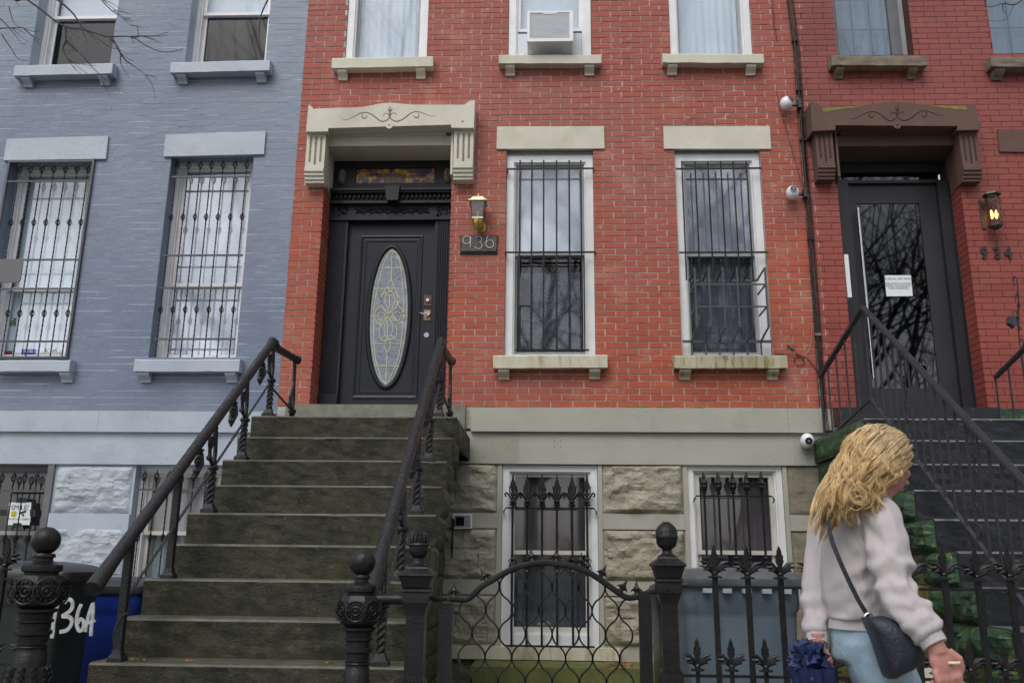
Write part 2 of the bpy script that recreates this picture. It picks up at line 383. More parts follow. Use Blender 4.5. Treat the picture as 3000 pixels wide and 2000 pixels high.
def brick_wall(house, bricks, m, ybase, depth, parts=300, jit=.0015, length=.2, course=.06):
    """the 300 that show largest are parts, the rest one stuff part"""
    full = [b for b in bricks if b[1]-b[0] > length*.93]
    def inview(b):
        x, z = (b[0]+b[1])/2, (b[2]+b[3])/2
        d = Vector((x, 0, z))-CAM; px = 1500+F*d.dot(RT)/d.dot(fwd); py = 1000-F*d.dot(UP)/d.dot(fwd)
        return 0 < px < 3000 and 0 < py < 2000
    cand = sorted([b for b in full if inview(b)], key=lambda b: (Vector(((b[0]+b[1])/2, 0, (b[2]+b[3])/2))-CAM).length)[:parts]
    cs = set(cand)
    if cand:
        variants = []
        L0 = cand[0][1]-cand[0][0]; H0 = cand[0][3]-cand[0][2]
        for k in range(4):
            t = MB(); j = lambda: random.uniform(-.0012, .0012)
            w2, h2 = L0/2, H0/2
            t.hexa([(-w2+j(), -depth/2+j(), -h2+j()), (w2+j(), -depth/2+j(), -h2+j()), (w2+j(), -depth/2+j(), h2+j()), (-w2+j(), -depth/2+j(), h2+j()),
                    (-w2, depth/2, -h2), (w2, depth/2, -h2), (w2, depth/2, h2), (-w2, depth/2, h2)])
            me, _ = t.mesh('brick', center=False); me.materials.append(m); variants.append(me)
        for b in cand:
            o = bpy.data.objects.new('brick', random.choice(variants)); col.objects.link(o)
            place(o, Vector(((b[0]+b[1])/2, ybase-depth/2+random.uniform(-jit, jit), (b[2]+b[3])/2)), house)
            o.scale = ((b[1]-b[0])/L0, 1, (b[3]-b[2])/H0)
    t = MB()
    for b in bricks:
        if b in cs: continue
        j = lambda: random.uniform(-.0012, .0012)
        dy = random.uniform(-jit, jit)
        yf, yb = ybase-depth+dy, ybase+.004
        t.hexa([(b[0]+j(), yf+j(), b[2]+j()), (b[1]+j(), yf+j(), b[2]+j()), (b[1]+j(), yf+j(), b[3]+j()), (b[0]+j(), yf+j(), b[3]+j()),
                (b[0], yb, b[2]), (b[1], yb, b[2]), (b[1], yb, b[3]), (b[0], yb, b[3])])
    return t

def rough_block(x0, x1, z0, z1, y, depth, nx=26, nz=18, seed=0, amp=1.0, base=.0):
    """rock-faced block: outward bulge with ragged facets, drafted at the edges"""
    t = MB(); vs = []; fs = []
    for j in range(nz+1):
        for i in range(nx+1):
            u, v = i/nx, j/nz; x = x0+(x1-x0)*u; z = z0+(z1-z0)*v
            e = min(u*(x1-x0), (1-u)*(x1-x0), v*(z1-z0), (1-v)*(z1-z0))
            mk = max(0, min(1, (e-.004)/.035)); mk = mk**.6
            p = Vector((x*3.1+seed*7.3, z*5.2, seed*3.1))
            n = noise.fractal(p*1.5, 1, 2, 5)
            r = noise.ridged_multi_fractal(p*1.1, .9, 2.1, 4, 1, 2)
            c = noise.cell(p*2.3)
            d = (depth*.55+depth*.42*n+depth*.18*(r-1)+depth*.12*c)*amp
            jx = noise.noise(p*4)*.006*mk; jz = noise.noise(p*4+Vector((9,9,9)))*.006*mk
            vs.append((x+jx, y-base-max(.002, d)*mk, z+jz))
    for j in range(nz):
        for i in range(nx):
            a = j*(nx+1)+i
            if (i+j) % 2: fs += [(a, a+1, a+nx+2), (a, a+nx+2, a+nx+1)]
            else: fs += [(a, a+1, a+nx+1), (a+1, a+nx+2, a+nx+1)]
    # rim back into the wall
    n0 = len(vs); ring = [i for i in range(nx+1)]+[j*(nx+1)+nx for j in range(1, nz+1)]+[nz*(nx+1)+i for i in range(nx-1, -1, -1)]+[j*(nx+1) for j in range(nz-1, 0, -1)]
    for k in ring: vs.append((vs[k][0], y+.03, vs[k][2]))
    L_ = len(ring)
    for k in range(L_): fs.append((ring[(k+1)%L_], ring[k], n0+k, n0+(k+1)%L_))
    return t.add(vs, fs)

def pleats(x0, x1, z0, z1, y, amp=.012, per=.06, n=None):
    t = MB(); n = n or max(16, int((x1-x0)/.012)); vs = []; fs = []; rows = 6
    ph = random.random()*6
    for j in range(rows+1):
        z = z0+(z1-z0)*j/rows
        for i in range(n+1):
            x = x0+(x1-x0)*i/n
            vs.append((x, y+amp*math.sin(x/per*2*PI+ph+.4*math.sin(z*2))+amp*.6*math.sin(x/per*3.7+z), z))
    for j in range(rows):
        for i in range(n):
            a = j*(n+1)+i; fs.append((a, a+1, a+n+2, a+n+1))
    return t.add(vs, fs)

def frame_mb(x0, x1, z0, z1, y0, y1, wl, wr=None, wt=None, wb=None):
    wr = wl if wr is None else wr; wt = wl if wt is None else wt; wb = wl if wb is None else wb
    t = MB()
    t.box(x0, x0+wl, y0, y1, z0, z1); t.box(x1-wr, x1, y0, y1, z0, z1)
    t.box(x0+wl, x1-wr, y0+.002, y1, z1-wt, z1); t.box(x0+wl, x1-wr, y0+.002, y1, z0, z0+wb)
    return t

def pane(x0, x1, z0, z1, y, m, parent, name='pane'):
    return MB().box(x0, x1, y, y+.005, z0, z1).build(name, m, parent)

def window(house, x0, x1, z0, z1, zm, yf=.05, cas=.065, fm=None, sm=None, sash=.035, gu=None, gl=None, cu=None, cl=None, back=.9, name='window', sill_w=.05, lower_open=0):
    """double hung window: casing, upper and lower sash with a pane each, curtains behind, a dark room"""
    fm = fm or white_m; sm = sm or white_m; gu = gu or glass_m; gl = gl or glass_m
    t = frame_mb(x0, x1, z0, z1, yf, yf+.10, cas, cas, cas, sill_w)
    # stepped brick moulding on the casing
    t2 = frame_mb(x0+cas, x1-cas, z0+sill_w, z1-cas, yf+.022, yf+.10, .016)
    t.add(t2.v, t2.f)
    wnd = t.build(name, fm, house)
    a, b, c, d = x0+cas+.016, x1-cas-.016, z0+sill_w+.016, z1-cas-.016
    s1 = frame_mb(a, b, zm-.02, d, yf+.045, yf+.075, sash, sash, sash*.8, .036); s1.build('sash', sm, wnd)
    s2 = frame_mb(a, b, c, zm+.016, yf+.078, yf+.108, sash, sash, .036, sash*1.3); s2.build('sash', sm, wnd)
    pane(a+sash-.003, b-sash+.003, zm+.014, d-sash*.8+.003, yf+.058, gu, wnd)
    pane(a+sash-.003, b-sash+.003, c+sash*1.3-.003, zm-.018, yf+.091, gl, wnd)
    if cu: pleats(a+.01, b-.01, zm-.01, d, yf+.13, .001, .22).build('curtain', cu, wnd, smooth='all')
    if cl: pleats(a+.01, b-.01, c, zm-.01, yf+.145, .006, .075).build('curtain', cl, wnd, smooth='all')
    r = MB()
    X0, X1, Z0, Z1, Y0, Y1 = x0+.01, x1-.01, z0+.01, z1-.01, yf+.115, back
    r.add([(X0,Y0,Z0),(X1,Y0,Z0),(X1,Y0,Z1),(X0,Y0,Z1),(X0,Y1,Z0),(X1,Y1,Z0),(X1,Y1,Z1),(X0,Y1,Z1)],
          [(4,5,6,7),(0,4,7,3),(1,2,6,5),(3,7,6,2),(0,1,5,4)])
    r.build('room', dark_m, wnd)
    return wnd

def stone_sill(house, TL, TR, hpx, m, proj=.10, br=(.10,.90), bw=.075, bh=.085, label=None):
    a = at(*TL, -proj); b = at(*TR, -proj)
    b0 = at(TL[0], TL[1]+hpx, -proj); b1 = at(TR[0], TR[1]+hpx, -proj)
    t = MB(); n = 14; vs = []; fs = []
    for i in range(n+1):
        u = i/n; top = a.lerp(b, u); bot = b0.lerp(b1, u)
        x = a.x+(b.x-a.x)*u; j = random.uniform(-.0025, .0025)
        vs += [(x, -proj+.010, top.z+j), (x, -proj, top.z-.012+j), (x, -proj, bot.z+j), (x, .02, bot.z+j*.3), (x, .02, top.z+.012)]
    for i in range(n):
        for k in range(5):
            fs.append((i*5+k, i*5+(k+1)%5, (i+1)*5+(k+1)%5, (i+1)*5+k))
    fs += [tuple(range(4, -1, -1)), tuple(n*5+k for k in range(5))]
    s_ = t.add(vs, fs).build('window_sill', m, house)
    if label: s_['label'] = label
    for u in br:
        x = a.x+(b.x-a.x)*u; z = b0.z+(b1.z-b0.z)*u
        pts = []                          # ogee bracket profile in y,z
        for k in range(9):
            q = k/8; pts.append((-proj*.82+proj*.62*q**1.2-.010*math.sin(q*PI*2), z-.004-bh*q))
        pts += [(.02, z-.004-bh), (.02, z-.004)]
        t = MB(); m_ = len(pts)
        t.add([(x-bw/2, p, q) for p, q in pts]+[(x+bw/2, p, q) for p, q in pts],
              [tuple(range(m_)), tuple(range(2*m_-1, m_-1, -1))]+[(i, (i+1)%m_, (i+1)%m_+m_, i+m_) for i in range(m_)])
        t.build('bracket', m, s_)
    return s_

def text_mesh(body, size, m, name, loc, parent=None, extrude=.0, bold=0.0, align='CENTER', rot=(PI/2,0,0), xs=1.0, sp=1.0, **kw):
    cu = bpy.data.curves.new(name, 'FONT'); cu.body = body; cu.size = size; cu.extrude = extrude; cu.offset = bold
    cu.align_x = align; cu.align_y = 'CENTER'; cu.resolution_u = 3; cu.space_line = sp
    tmp = bpy.data.objects.new('tmp', cu); col.objects.link(tmp)
    dg = bpy.context.evaluated_depsgraph_get(); dg.update()
    me = bpy.data.meshes.new_from_object(tmp.evaluated_get(dg)); bpy.data.objects.remove(tmp)
    me.materials.clear(); me.materials.append(m)
    o = bpy.data.objects.new(name, me); col.objects.link(o); place(o, Vector(loc), parent); o.rotation_euler = rot; o.scale.x = xs
    tag(o, **kw); return o

# ---------------------------------------------------------------- setting
MB().box(-60, 60, -7.2, .4, -.6, 0).build('pavement', pavement_m, kind='structure')
MB().box(-60, 60, -7.36, -7.2, -.6, .0).build('kerb', mat('kerb_stone', (.3,.3,.29), (.22,.22,.2), .7, 5, .3, 40), kind='structure')
MB().box(-60, 60, -19, -7.36, -.7, -.13).build('road', mat('asphalt', (.05,.05,.052), (.065,.065,.065), .6, 3, .5, 120), kind='structure')
MB().box(-80, 80, -90, -19, -.7, 0).build('far_ground', mat('far_lawn', (.07,.085,.035), (.10,.09,.06), .9, 1, .3, 20), kind='structure')
MB().box(-.60, 2.5, -3.9, -.002, .0, .05).build('areaway_floor', ground_m, kind='structure')

# ================================================================ brick house in the middle
X0, X1 = -2.532, 2.600
ZB, ZT = 2.610, 7.5
CO = .06226
h936 = thing('brick_house', (0, .2, 0), 'orange red brick row house with cream stone trim, between blue and deep red houses', 'house')
G1 = (-.412, .453, 3.09, 5.222); G2 = (1.256, 2.096, 3.09, 5.222)
SA = (-2.11, -1.25, 6.2, 8); SB = (-.412, .452, 6.2, 8); SC = (1.253, 2.092, 6.2, 8)
DH = (-2.237, -.948, 2.6, 5.36)
B1 = (-.412, .452, .50, 2.084); B2 = (1.262, 2.112, .50, 2.092)
cells(X0, X1, ZB-.2, ZT, .006, .46, [G1, G2, SA, SB, SC, DH]).build('wall', mortar_m, h936)
def stag936(k, a, b): return a, b+(-.0 if k % 2 else -.10)+random.uniform(-.004, .004)
br = lay_bricks(X0, X1+.03, ZB, ZT, CO, .2055, .0102, [G1, G2, SA, SB, SC, DH], stag936, phase=.03)
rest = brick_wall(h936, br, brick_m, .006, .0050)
k = 0; z = ZB                       # bricks turning into the door recess
while z < 5.2:
    L_ = [(.004, .10, .206, .30)[i] for i in range(4)]
    ed = [0, .10, .30] if k % 2 else [0, .20, .30]
    for a, b in zip(ed[:-1], ed[1:]):
        rest.box(DH[0]-.02, DH[0]+.006+random.uniform(-.001, .001), a+(.006 if a else -.0015), b-.004, z+.0045, z+CO-.0045)
        rest.box(DH[1]-.006, DH[1]+.02, a+(.006 if a else -.0015), b-.004, z+.0045, z+CO-.0045)
    z += CO; k += 1
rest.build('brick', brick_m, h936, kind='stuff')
# lime run and moss on the water table edge
t = MB()
for px in [1385+i*6 for i in range(9)]+[1850+i*5 for i in range(9)]+[1930+i*5 for i in range(9)]+[2040+i*7 for i in range(4)]:
    p = at(px+random.uniform(-3, 3), 1193, -.03); t.ball((p.x, -.025, ZB+.002), random.uniform(.006, .012), 6, (1.6, 1, .7))
t.build('moss', mat('bright_moss', (.22,.26,.02), (.12,.17,.02), .9, 30), h936, kind='stuff')

# windows: upper storey
def swin(h, lower=True, cu=curtain_m):
    return window(h936, h[0]+.006, h[1]-.006, 6.225, 7.9, 7.4, yf=.02, cas=.07, sm=lgreyf_m, sash=.026, cu=cu, cl=cu, sill_w=.012)
swin(SA); swin(SC)
wB = window(h936, SB[0]+.006, SB[1]-.006, 6.225, 7.45, at(1600, 87, .06).z, yf=.02, cas=.075, sm=white_m, sash=.03, cu=curtain_m, cl=curtain_m, sill_w=.012)
# windows: ground storey
w1 = window(h936, G1[0]+.004, G1[1]-.004, G1[2]+.003, G1[3]-.05, at(1612, 748, .12).z, yf=.045, cas=.072, sm=lgreyf_m, gu=film_m, sash=.026, cu=bcurtain_m, cl=None, gl=glass_m, sill_w=.02)
w2 = window(h936, G2[0]+.004, G2[1]-.004, G2[2]+.003, G2[3]-.05, at(2100, 748, .12).z, yf=.045, cas=.072, sm=lgreyf_m, sash=.026, gu=crinkle_m, cu=mat('mid_grey_curtain', (.72,.74,.77), (.52,.54,.58), .9, 3), cl=dcurtain_m, sill_w=.02)
MB().box(G1[0], G1[1], .05, .3, G1[3]-.05, G1[3]).build('soffit_board', lgreyf_m, w1)
MB().box(G2[0], G2[1], .05, .3, G2[3]-.05, G2[3]).build('soffit_board', lgreyf_m, w2)
# crinkled plastic sheet behind the lower sash and a cardboard patch
t = MB(); vs = []; fs = []; n, m_ = 60, 70
xa, xb, za, zb = G1[0]+.12, G1[1]-.12, 3.16, 3.98
for j in range(m_+1):
    for i in range(n+1):
        x = xa+(xb-xa)*i/n; z = za+(zb-za)*j/m_
        dx, dz = x-(xa+.05), z-za
        a_ = math.atan2(dz+.02, dx+.02); q = math.hypot(dx, dz)
        r_ = noise.noise(Vector((a_*8, q*2.2, 3)))*.9+noise.noise(Vector((a_*19, q*3, 7)))*.5
        r2 = noise.noise(Vector(((x+z*.5)*22, (z-x*.4)*4, 1)))
        n1 = noise.noise(Vector(((x*.85-z*.5)*16, (x*.5+z*.85)*2.2, 2)))+.4*noise.noise(Vector(((x*.85-z*.5)*30, (x*.5+z*.85)*4, 5))); vs.append((x, .185+.008*n1, z))
for j in range(m_):
    for i in range(n): a = j*(n+1)+i; fs.append((a, a+1, a+n+2, a+n+1))
t.add(vs, fs)
film = mat('clear_plastic_film', (.030,.033,.040), (.06,.065,.075), .22, 5, .0, 30, stretch=(1,1,2.2))
t.build('plastic_sheet', film, w1, smooth='all')
t = MB().quad([Q5(1158, 372), Q5(1245, 378), Q5(1243, 548), Q5(1153, 548)], .118, .122)
t.build('patch', mat('grey_patch', (.11,.12,.14), (.30,.31,.33), .5, 20, .3, 60, lo=.6, hi=.72), w1)

# lintels and sills
MB().quad([Q4(1022,830), Q4(1724,828), Q4(1727,975), Q4(1018,977)], -.016, .02).build('lintel', stone_m, h936)
MB().quad([Q4(2113,829), Q7(572,828), Q7(581,977), Q4(2117,976)], -.016, .02).build('lintel', stone_m, h936)
stone_sill(h936, Q5(997,873), Q5(1746,870), 38, sill_m, .10, (.093,.89), .10, .088, 'cream window sill with brown drip stains beside the door')
stone_sill(h936, Q5(2184,875), Q8(684,875), 37, mat('mossy_stained_stone', (.48,.45,.33), (.36,.34,.22), .72, 4, .3, 50, spots=[((.10,.09,.04), 8, .50, .62, 3, .8), ((.28,.25,.06), 6, .5, .7, 6, .7)], stretch=(2.4,1,.5)), .10, (.10,.88), .10, .088, 'cream window sill with dark and green stains under the basket guard')
stone_sill(h936, (973,169.6), (1269,164), 30, stone_m, .10, (.10,.875), .095, .085)
stone_sill(h936, Q4(1034,358), Q4(1706,357), 26, stone_m, .10, (.11,.885), .095, .085)
stone_sill(h936, Q4(2108,350), Q7(530,353), 27, stone_m, .10, (.10,.88), .095, .085)

# water table and fascia
def front_slab(name, pxT, pxB, xa, xb, yf, yb, m, parent, joints=()):
    zT = at(*pxT, yf).z; zBm = at(*pxB, yf).z
    t = MB(); xs = [xa, *joints, xb]
    for a, b in zip(xs[:-1], xs[1:]): t.box(a+.001, b-.001, yf, yb, zBm, zT)
    return t.build(name, m, parent), zBm, zT
wt, wz0, wz1 = front_slab('water_table', (1700,1193.7), (1700,1264), -.705, 2.500, -.05, .05, band_m, h936, (2.18,))
fa, fz0, fz1 = front_slab('fascia', (1700,1264), (1700,1359), -2.52, 2.597, -.012, .05, band_m, h936)
# tooled lines at the two ends of the fascia
t = MB()
for xa, xb in ((-.70, -.26), (2.22, 2.595)):
    x = xa
    while x < xb: t.box(x, x+.004, -.0155, -.011, fz0+.008, fz1-.012); x += .0105
t.build('tooled_margin', band_m, fa, kind='stuff')
t = MB()                                  # five rusty screw holes
for dx, dy in ((0,0), (-9,-8), (9,-8), (-9,8), (9,8)):
    p = at(1633+dx, 1300+dy, -.0135); t.ball((p.x, -.0125, p.z), .005 if dx else .004, 8, (1,.3,1))
t.build('screw_hole', mat('rust', (.08,.03,.025), None, .9), fa)

# basement wall
cells(X0, X1, 0, fz0+.01, .02, .40, [B1, B2]).build('basement_wall', band_m, h936)
rows = [(1358,1505), (1550,1702), (1745,1894)]
bands = [(1505,1550), (1702,1745)]
def zz(py, y=0, px=1850): return at(px, py, y).z
piers = [(-.985, -.455, 0), (.492, 1.222, 1), (2.150, 2.597, 2)]
for a, b, k in piers:
    for ri, (ya, yb) in enumerate(rows):
        z1_, z0_ = zz(ya)-.004, zz(yb)+.004
        xs = [a, b] if k != 0 or 1 else [a, b]
        for q in range(len(xs)-1):
            m_ = rock2_m if k == 2 else rock_m
            rough_block(xs[q]+.003, xs[q+1]-.003, z0_, z1_, .02, .030 if k == 2 else .062, seed=ri*3+k, nx=46 if k else 34, nz=24, amp=.7 if k == 2 else 1).build('stone_block', m_, h936)
    for ya, yb in bands: MB().box(a+.002, b-.002, .0, .03, zz(yb)+.001, zz(ya)-.001).build('smooth_course', band_m, h936)
    # drafted margins beside the windows
for x, y_ in ((-.455, -.414), (.454, .492), (1.222, 1.261), (2.113, 2.15)): MB().box(x, y_, .006, .03, .5, fz0-.001).build('smooth_margin', band_m, h936)
t = MB().box(-1.0, .62, -.06, .10, zz(1936, -.06), zz(1900, -.06)); t.build('basement_sill', sill_m, h936)
t = MB().box(1.1, 2.3, -.06, .10, zz(1936, -.06), zz(1900, -.06)); t.build('basement_sill', sill_m, h936)
for a, b, s_ in ((-1.0, -.2, 1), (-.2, .55, 2), (.55, 1.3, 3), (1.3, 2.55, 4)):
    rough_block(a, b, .05, zz(1938), .02, .04, seed=30+s_, nx=30, nz=12, amp=.8).build('stone_block', rock2_m, h936)
MB().box(.54, .72, -.03, .03, .30, .50)
MB().box(-.62, 1.22, -.55, -.02, .05, zz(1958, -.55)).build('cellar_step', mossy_m, h936)
MB().quad([(1909,1848),(1927,1848),(1927,1885),(1909,1885)], -.06, .0).build('outlet_cover', plastic_m, h936)

# basement windows
b1 = window(h936, B1[0]+.003, B1[1]-.003, B1[2]+.004, B1[3]-.004, at(1610, 1617, .08).z, yf=.03, cas=.06, fm=white_m, sm=owhite_m, sash=.034, cu=mauve_m, cl=dcurtain_m, sill_w=.10)
b2 = window(h936, B2[0]+.003, B2[1]-.003, B2[2]+.004, B2[3]-.004, at(2150, 1617, .08).z, yf=.03, cas=.05, fm=white_m, sm=owhite_m, sash=.045, cu=mauve_m, cl=dcurtain_m, sill_w=.10)
t = MB()                                  # swagged trim of the curtain and a red bundle on the inside ledge
for dz in (0, .035):
    pts = [at(1512+ (1708-1512)*u, 1572+26*(math.sin(u*PI*2.0)**2)*(.4 if dz else 1)-dz*300, .19) for u in [i/24 for i in range(25)]]
    t.tube([(p.x, .19, p.z) for p in pts], .006, 4, flat=.3)
t.build('curtain_trim', mat('lilac_trim', (.22,.20,.25), None, .8), b1)
t = MB(); p = at(1595, 1828, .2); t.ball((p.x, .2, p.z), .07, 12, (1.1,.6,.5)); t.ball((p.x-.05, .22, p.z-.01), .05, 12, (1.4,.6,.5))
t.build('cloth_bundle', mat('red_beige_cloth', (.25,.04,.04), (.35,.3,.22), .8, 12), b1, smooth=True)

# ---------------------------------------------------------------- iron finials
def fleur(t, x, y, z, h, w=None):
    """fleur de lis standing on z"""
    w = w or h*.42; th = h*.05
    t.lathe([(.10*h,0),(.12*h,.03*h),(.06*h,.07*h),(.11*h,.12*h),(.06*h,.17*h)], (x,y,z), 8)
    pts = [(-.02,.16),(-.05,.30),(-.05,.45),(-.10,.60),(-.045,.78),(0,1.0),(.045,.78),(.10,.60),(.05,.45),(.05,.30),(.02,.16)]
    t.prism([(x+a*h, z+b*h) for a, b in pts[::-1]], y-th, y+th)
    for s_ in (-1, 1):
        t.tube([(x+s_*a*h, y, z+b*h) for a, b in ((.03,.18),(.09,.26),(.15,.36),(.21,.40),(.25,.35),(.23,.29),(.19,.29))], [.02*h,.028*h,.03*h,.03*h,.028*h,.025*h,.02*h], 5)
        t.tube([(x+s_*a*h, y, z+b*h) for a, b in ((.04,.3),(.10,.42),(.10,.54),(.14,.60))], [.02*h,.02*h,.02*h,.01*h], 5)
def spear(t, x, y, z, h):
    t.lathe([(.11*h,0),(.13*h,.04*h),(.07*h,.08*h),(.12*h,.16*h),(.17*h,.30*h),(.15*h,.38*h),(.19*h,.48*h),(.10*h,.60*h),(.07*h,.66*h),(.10*h,.70*h),(.02*h,1.0*h)], (x,y,z), 8)
def palmette(t, x, y, z, h):
    """acanthus like leaf finial: tall middle leaf, curled side leaves"""
    t.lathe([(.22*h,0),(.22*h,.05*h),(.10*h,.07*h),(.09*h,.12*h),(.13*h,.15*h),(.10*h,.2*h)], (x,y,z), 8)
    pts = [(-.04,.15),(-.07,.40),(-.13,.55),(-.10,.58),(-.12,.69),(-.08,.73),(-.06,.86),(0,1.0),(.06,.86),(.08,.73),(.12,.69),(.10,.58),(.13,.55),(.07,.40),(.04,.15)]
    t.prism([(x+a*h, z+b*h) for a, b in pts[::-1]], y-.045*h, y+.045*h)
    for s_ in (-1, 1):
        for q, (c, e, f_) in enumerate((((.10,.30),(.26,.46),(.43,.50)), ((.12,.24),(.28,.36),(.45,.36)), ((.10,.20),(.22,.28),(.33,.24)))):
            for dy in (-1, 1):
                t.tube([(x+s_*.04*h, y, z+.14*h), (x+s_*c[0]*h, y+dy*.03*h, z+c[1]*h), (x+s_*e[0]*h, y+dy*(.07+.03*q)*h, z+e[1]*h), (x+s_*f_[0]*h, y+dy*.09*h, z+f_[1]*h)], [.03*h, .055*h, .06*h, .02*h], 5)
def knot(t, x, y, z, h, r):
    """basket twist: four strands"""
    for k in range(4):
        t.tube([(x+r*math.sin(PI*i/8)*math.cos(k*PI/2+i/8*PI*1.4), y+r*math.sin(PI*i/8)*math.sin(k*PI/2+i/8*PI*1.4), z-h/2+h*i/8) for i in range(9)], .0045, 4)
    t.ball((x,y,z-h/2), .009, 6); t.ball((x,y,z+h/2), .009, 6)
def twisted(t, x, y, z0, z1, r=.006, pitch=.05, n=4):
    m_ = max(4, int((z1-z0)/pitch*4)); P = []
    base = len(t.v)
    vs = []; fs = []
    for i in range(m_+1):
        z = z0+(z1-z0)*i/m_
        for k in range(n):
            g = 2*PI*k/n+i*PI/8
            vs.append((x+r*1.2*math.cos(g), y+r*1.2*math.sin(g), z))
    for i in range(m_):
        for k in range(n): fs.append((i*n+k, i*n+(k+1)%n, (i+1)*n+(k+1)%n, (i+1)*n+k))
    t.add(vs, fs)
def bar_x(t, x0, x1, y, z, h=.012, d=.008): t.box(x0, x1, y-d, y+d, z-h, z+h)

# guard 1: straight bars
yg = -.022; gd = thing('window_guard', (0, yg, 3.1), None, None, parent=h936)
for py, (xa, xb) in ((494.6, (1486,1739)), (739, (1481,1744)), (1025, (1510,1726))):
    g = MB(); p, q = at(xa, py, yg), at(xb, py, yg); bar_x(g, p.x, q.x, yg, (p.z+q.z)/2, .008, .006)
    for e in (p, q):
        if py < 1000: g.box(e.x-.006, e.x+.006, yg, .05, e.z-.012, e.z+.012)
    g.build('crossbar', iron_m, gd)
for x in (1521.5, 1557, 1592.5, 1631, 1669, 1704):
    a, b = at(x, 471, yg), at(x, 1026, yg); xx = at(x, 740, yg).x
    MB().box(xx-.0075, xx+.0075, yg-.017, yg-.004, b.z, a.z).build('bar', iron_m, gd)
xx0, xx1 = at(1514, 900, yg).x, at(1714, 900, yg).x
fz = at(1600, 748, yg).z; fz2 = at(1600, 1030, yg).z
frame_mb(xx0, xx1, fz2, fz, yg-.004, yg+.01, .010).build('hinged_frame', iron_m, gd)
# guard 2: straight above, basket below
gd = thing('window_guard', (1.67, yg, 3.1), None, None, parent=h936); gd['label'] = 'window guard with a basket bulging out over the lower sash'
for py in (495, 740):
    g = MB(); p, q = at(1979 if py < 600 else 1990, py, yg), at(2231 if py < 600 else 2249, py, yg); bar_x(g, p.x, q.x, yg, p.z, .008, .006); g.build('crossbar', iron_m, gd)
g = MB(); p, q = at(2000, 1000, yg), at(2262, 1000, yg); bar_x(g, p.x, q.x, yg, p.z, .012, .008); zlow = p.z; g.build('crossbar', guard_m, gd)
g = MB(); p, q = at(2020, 822, yg), at(2218, 822, yg); bar_x(g, p.x, q.x, yg, p.z, .010, .006); zup = p.z; g.build('crossbar', guard_m, gd)
YB = -.33
zt = at(2110, 783, YB).z; zb = at(2110, 958, YB).z
xr0, xr1 = at(2038, 870, YB).x, at(2246, 870, YB).x
for py in (833, 898):
    g = MB(); zq = at(2140, py, YB).z; bar_x(g, xr0, xr1, YB, zq, .007, .006)
    for xe in (xr0, xr1): g.box(xe-.006, xe+.006, YB, yg, zq-.007, zq+.007)
    g.build('crossbar', guard_m, gd)
for k in range(6):
    x = xr0+(xr1-xr0)*k/5
    t = MB(); t.tube([(x, yg, zup), (x, YB, zup+.02), (x, YB, zb), (x, yg, zlow+.0), (x, yg, at(2100, 1040, yg).z)], .0105, 4)
    t.build('bar', guard_m, gd)
for x in (2002, 2041, 2079, 2117, 2154, 2193):
    xx = at(x, 600, yg).x; MB().box(xx-.007, xx+.007, yg-.015, yg-.004, at(x, 822, yg).z, at(x, 474, yg).z).build('bar', iron_m, gd)
# basement guards with fleur de lis tops
def fleur_guard(px_list, ytop, yrail, ymid, ybot, y, knob=True, L=None, Rr=None, fh=.155, kind='f'):
    g = MB(); zr = at(px_list[2], yrail, y).z
    a, b = at(L, yrail, y).x, at(Rr, yrail, y).x
    g.tube([(a, y+.05, zr-.05), (a, y, zr-.03), (a+.02, y, zr), (b-.02, y, zr), (b, y, zr-.03), (b, y+.05, zr-.05)], .007, 6)
    gd = thing('window_guard', ((a+b)/2, y, .5), None, None, parent=h936); g.build('crossbar', iron_m, gd)
    g = MB(); bar_x(g, a+.03, b-.03, y, at(px_list[2], ybot, y).z, .008, .005); g.build('crossbar', iron_m, gd)
    for x in px_list:
        xx = at(x, yrail, y).x; z0_ = at(x, ybot, y).z-.02
        t = MB(); t.tube([(xx, y, z0_), (xx, y, zr+.02)], .0105, 8)
        ztop = at(x, ytop, y).z; hh = ztop-zr-.01
        if kind == 'f': fleur(t, xx, y, zr+.02, hh)
        else: spear(t, xx, y, zr+.02, hh)
        zm_ = at(x, ymid, y).z
        for s_ in (-1, 1):
            t.tube([(xx+s_*.01, y, zm_-.05), (xx+s_*.032, y, zm_-.02), (xx+s_*.02, y, zm_+.02), (xx+s_*.034, y, zm_+.05), (xx+s_*.012, y, zm_+.06)], .006, 4)
        t.lathe([(.012,-.06),(.022,-.05),(.012,-.03),(.024,0),(.013,.03),(.022,.055),(.010,.07)], (xx, y, zm_), 8)
        t.build('bar', iron_m, gd)
    return gd
fleur_guard([Q6(x, 0)[0] for x in (1125,1220,1317,1415,1515,1612)], 1300+200/2.24, 1300+420/2.24, 1300+800/2.24, 1300+1325/2.24, -.03, L=1476, Rr=1747)
fleur_guard([Q9(x, 0)[0] for x in (142,236,332,423,522)], 1300+188/2.24, 1300+342/2.24, 1300+790/2.24, 1888, -.03, L=2034, Rr=2268, kind='s')

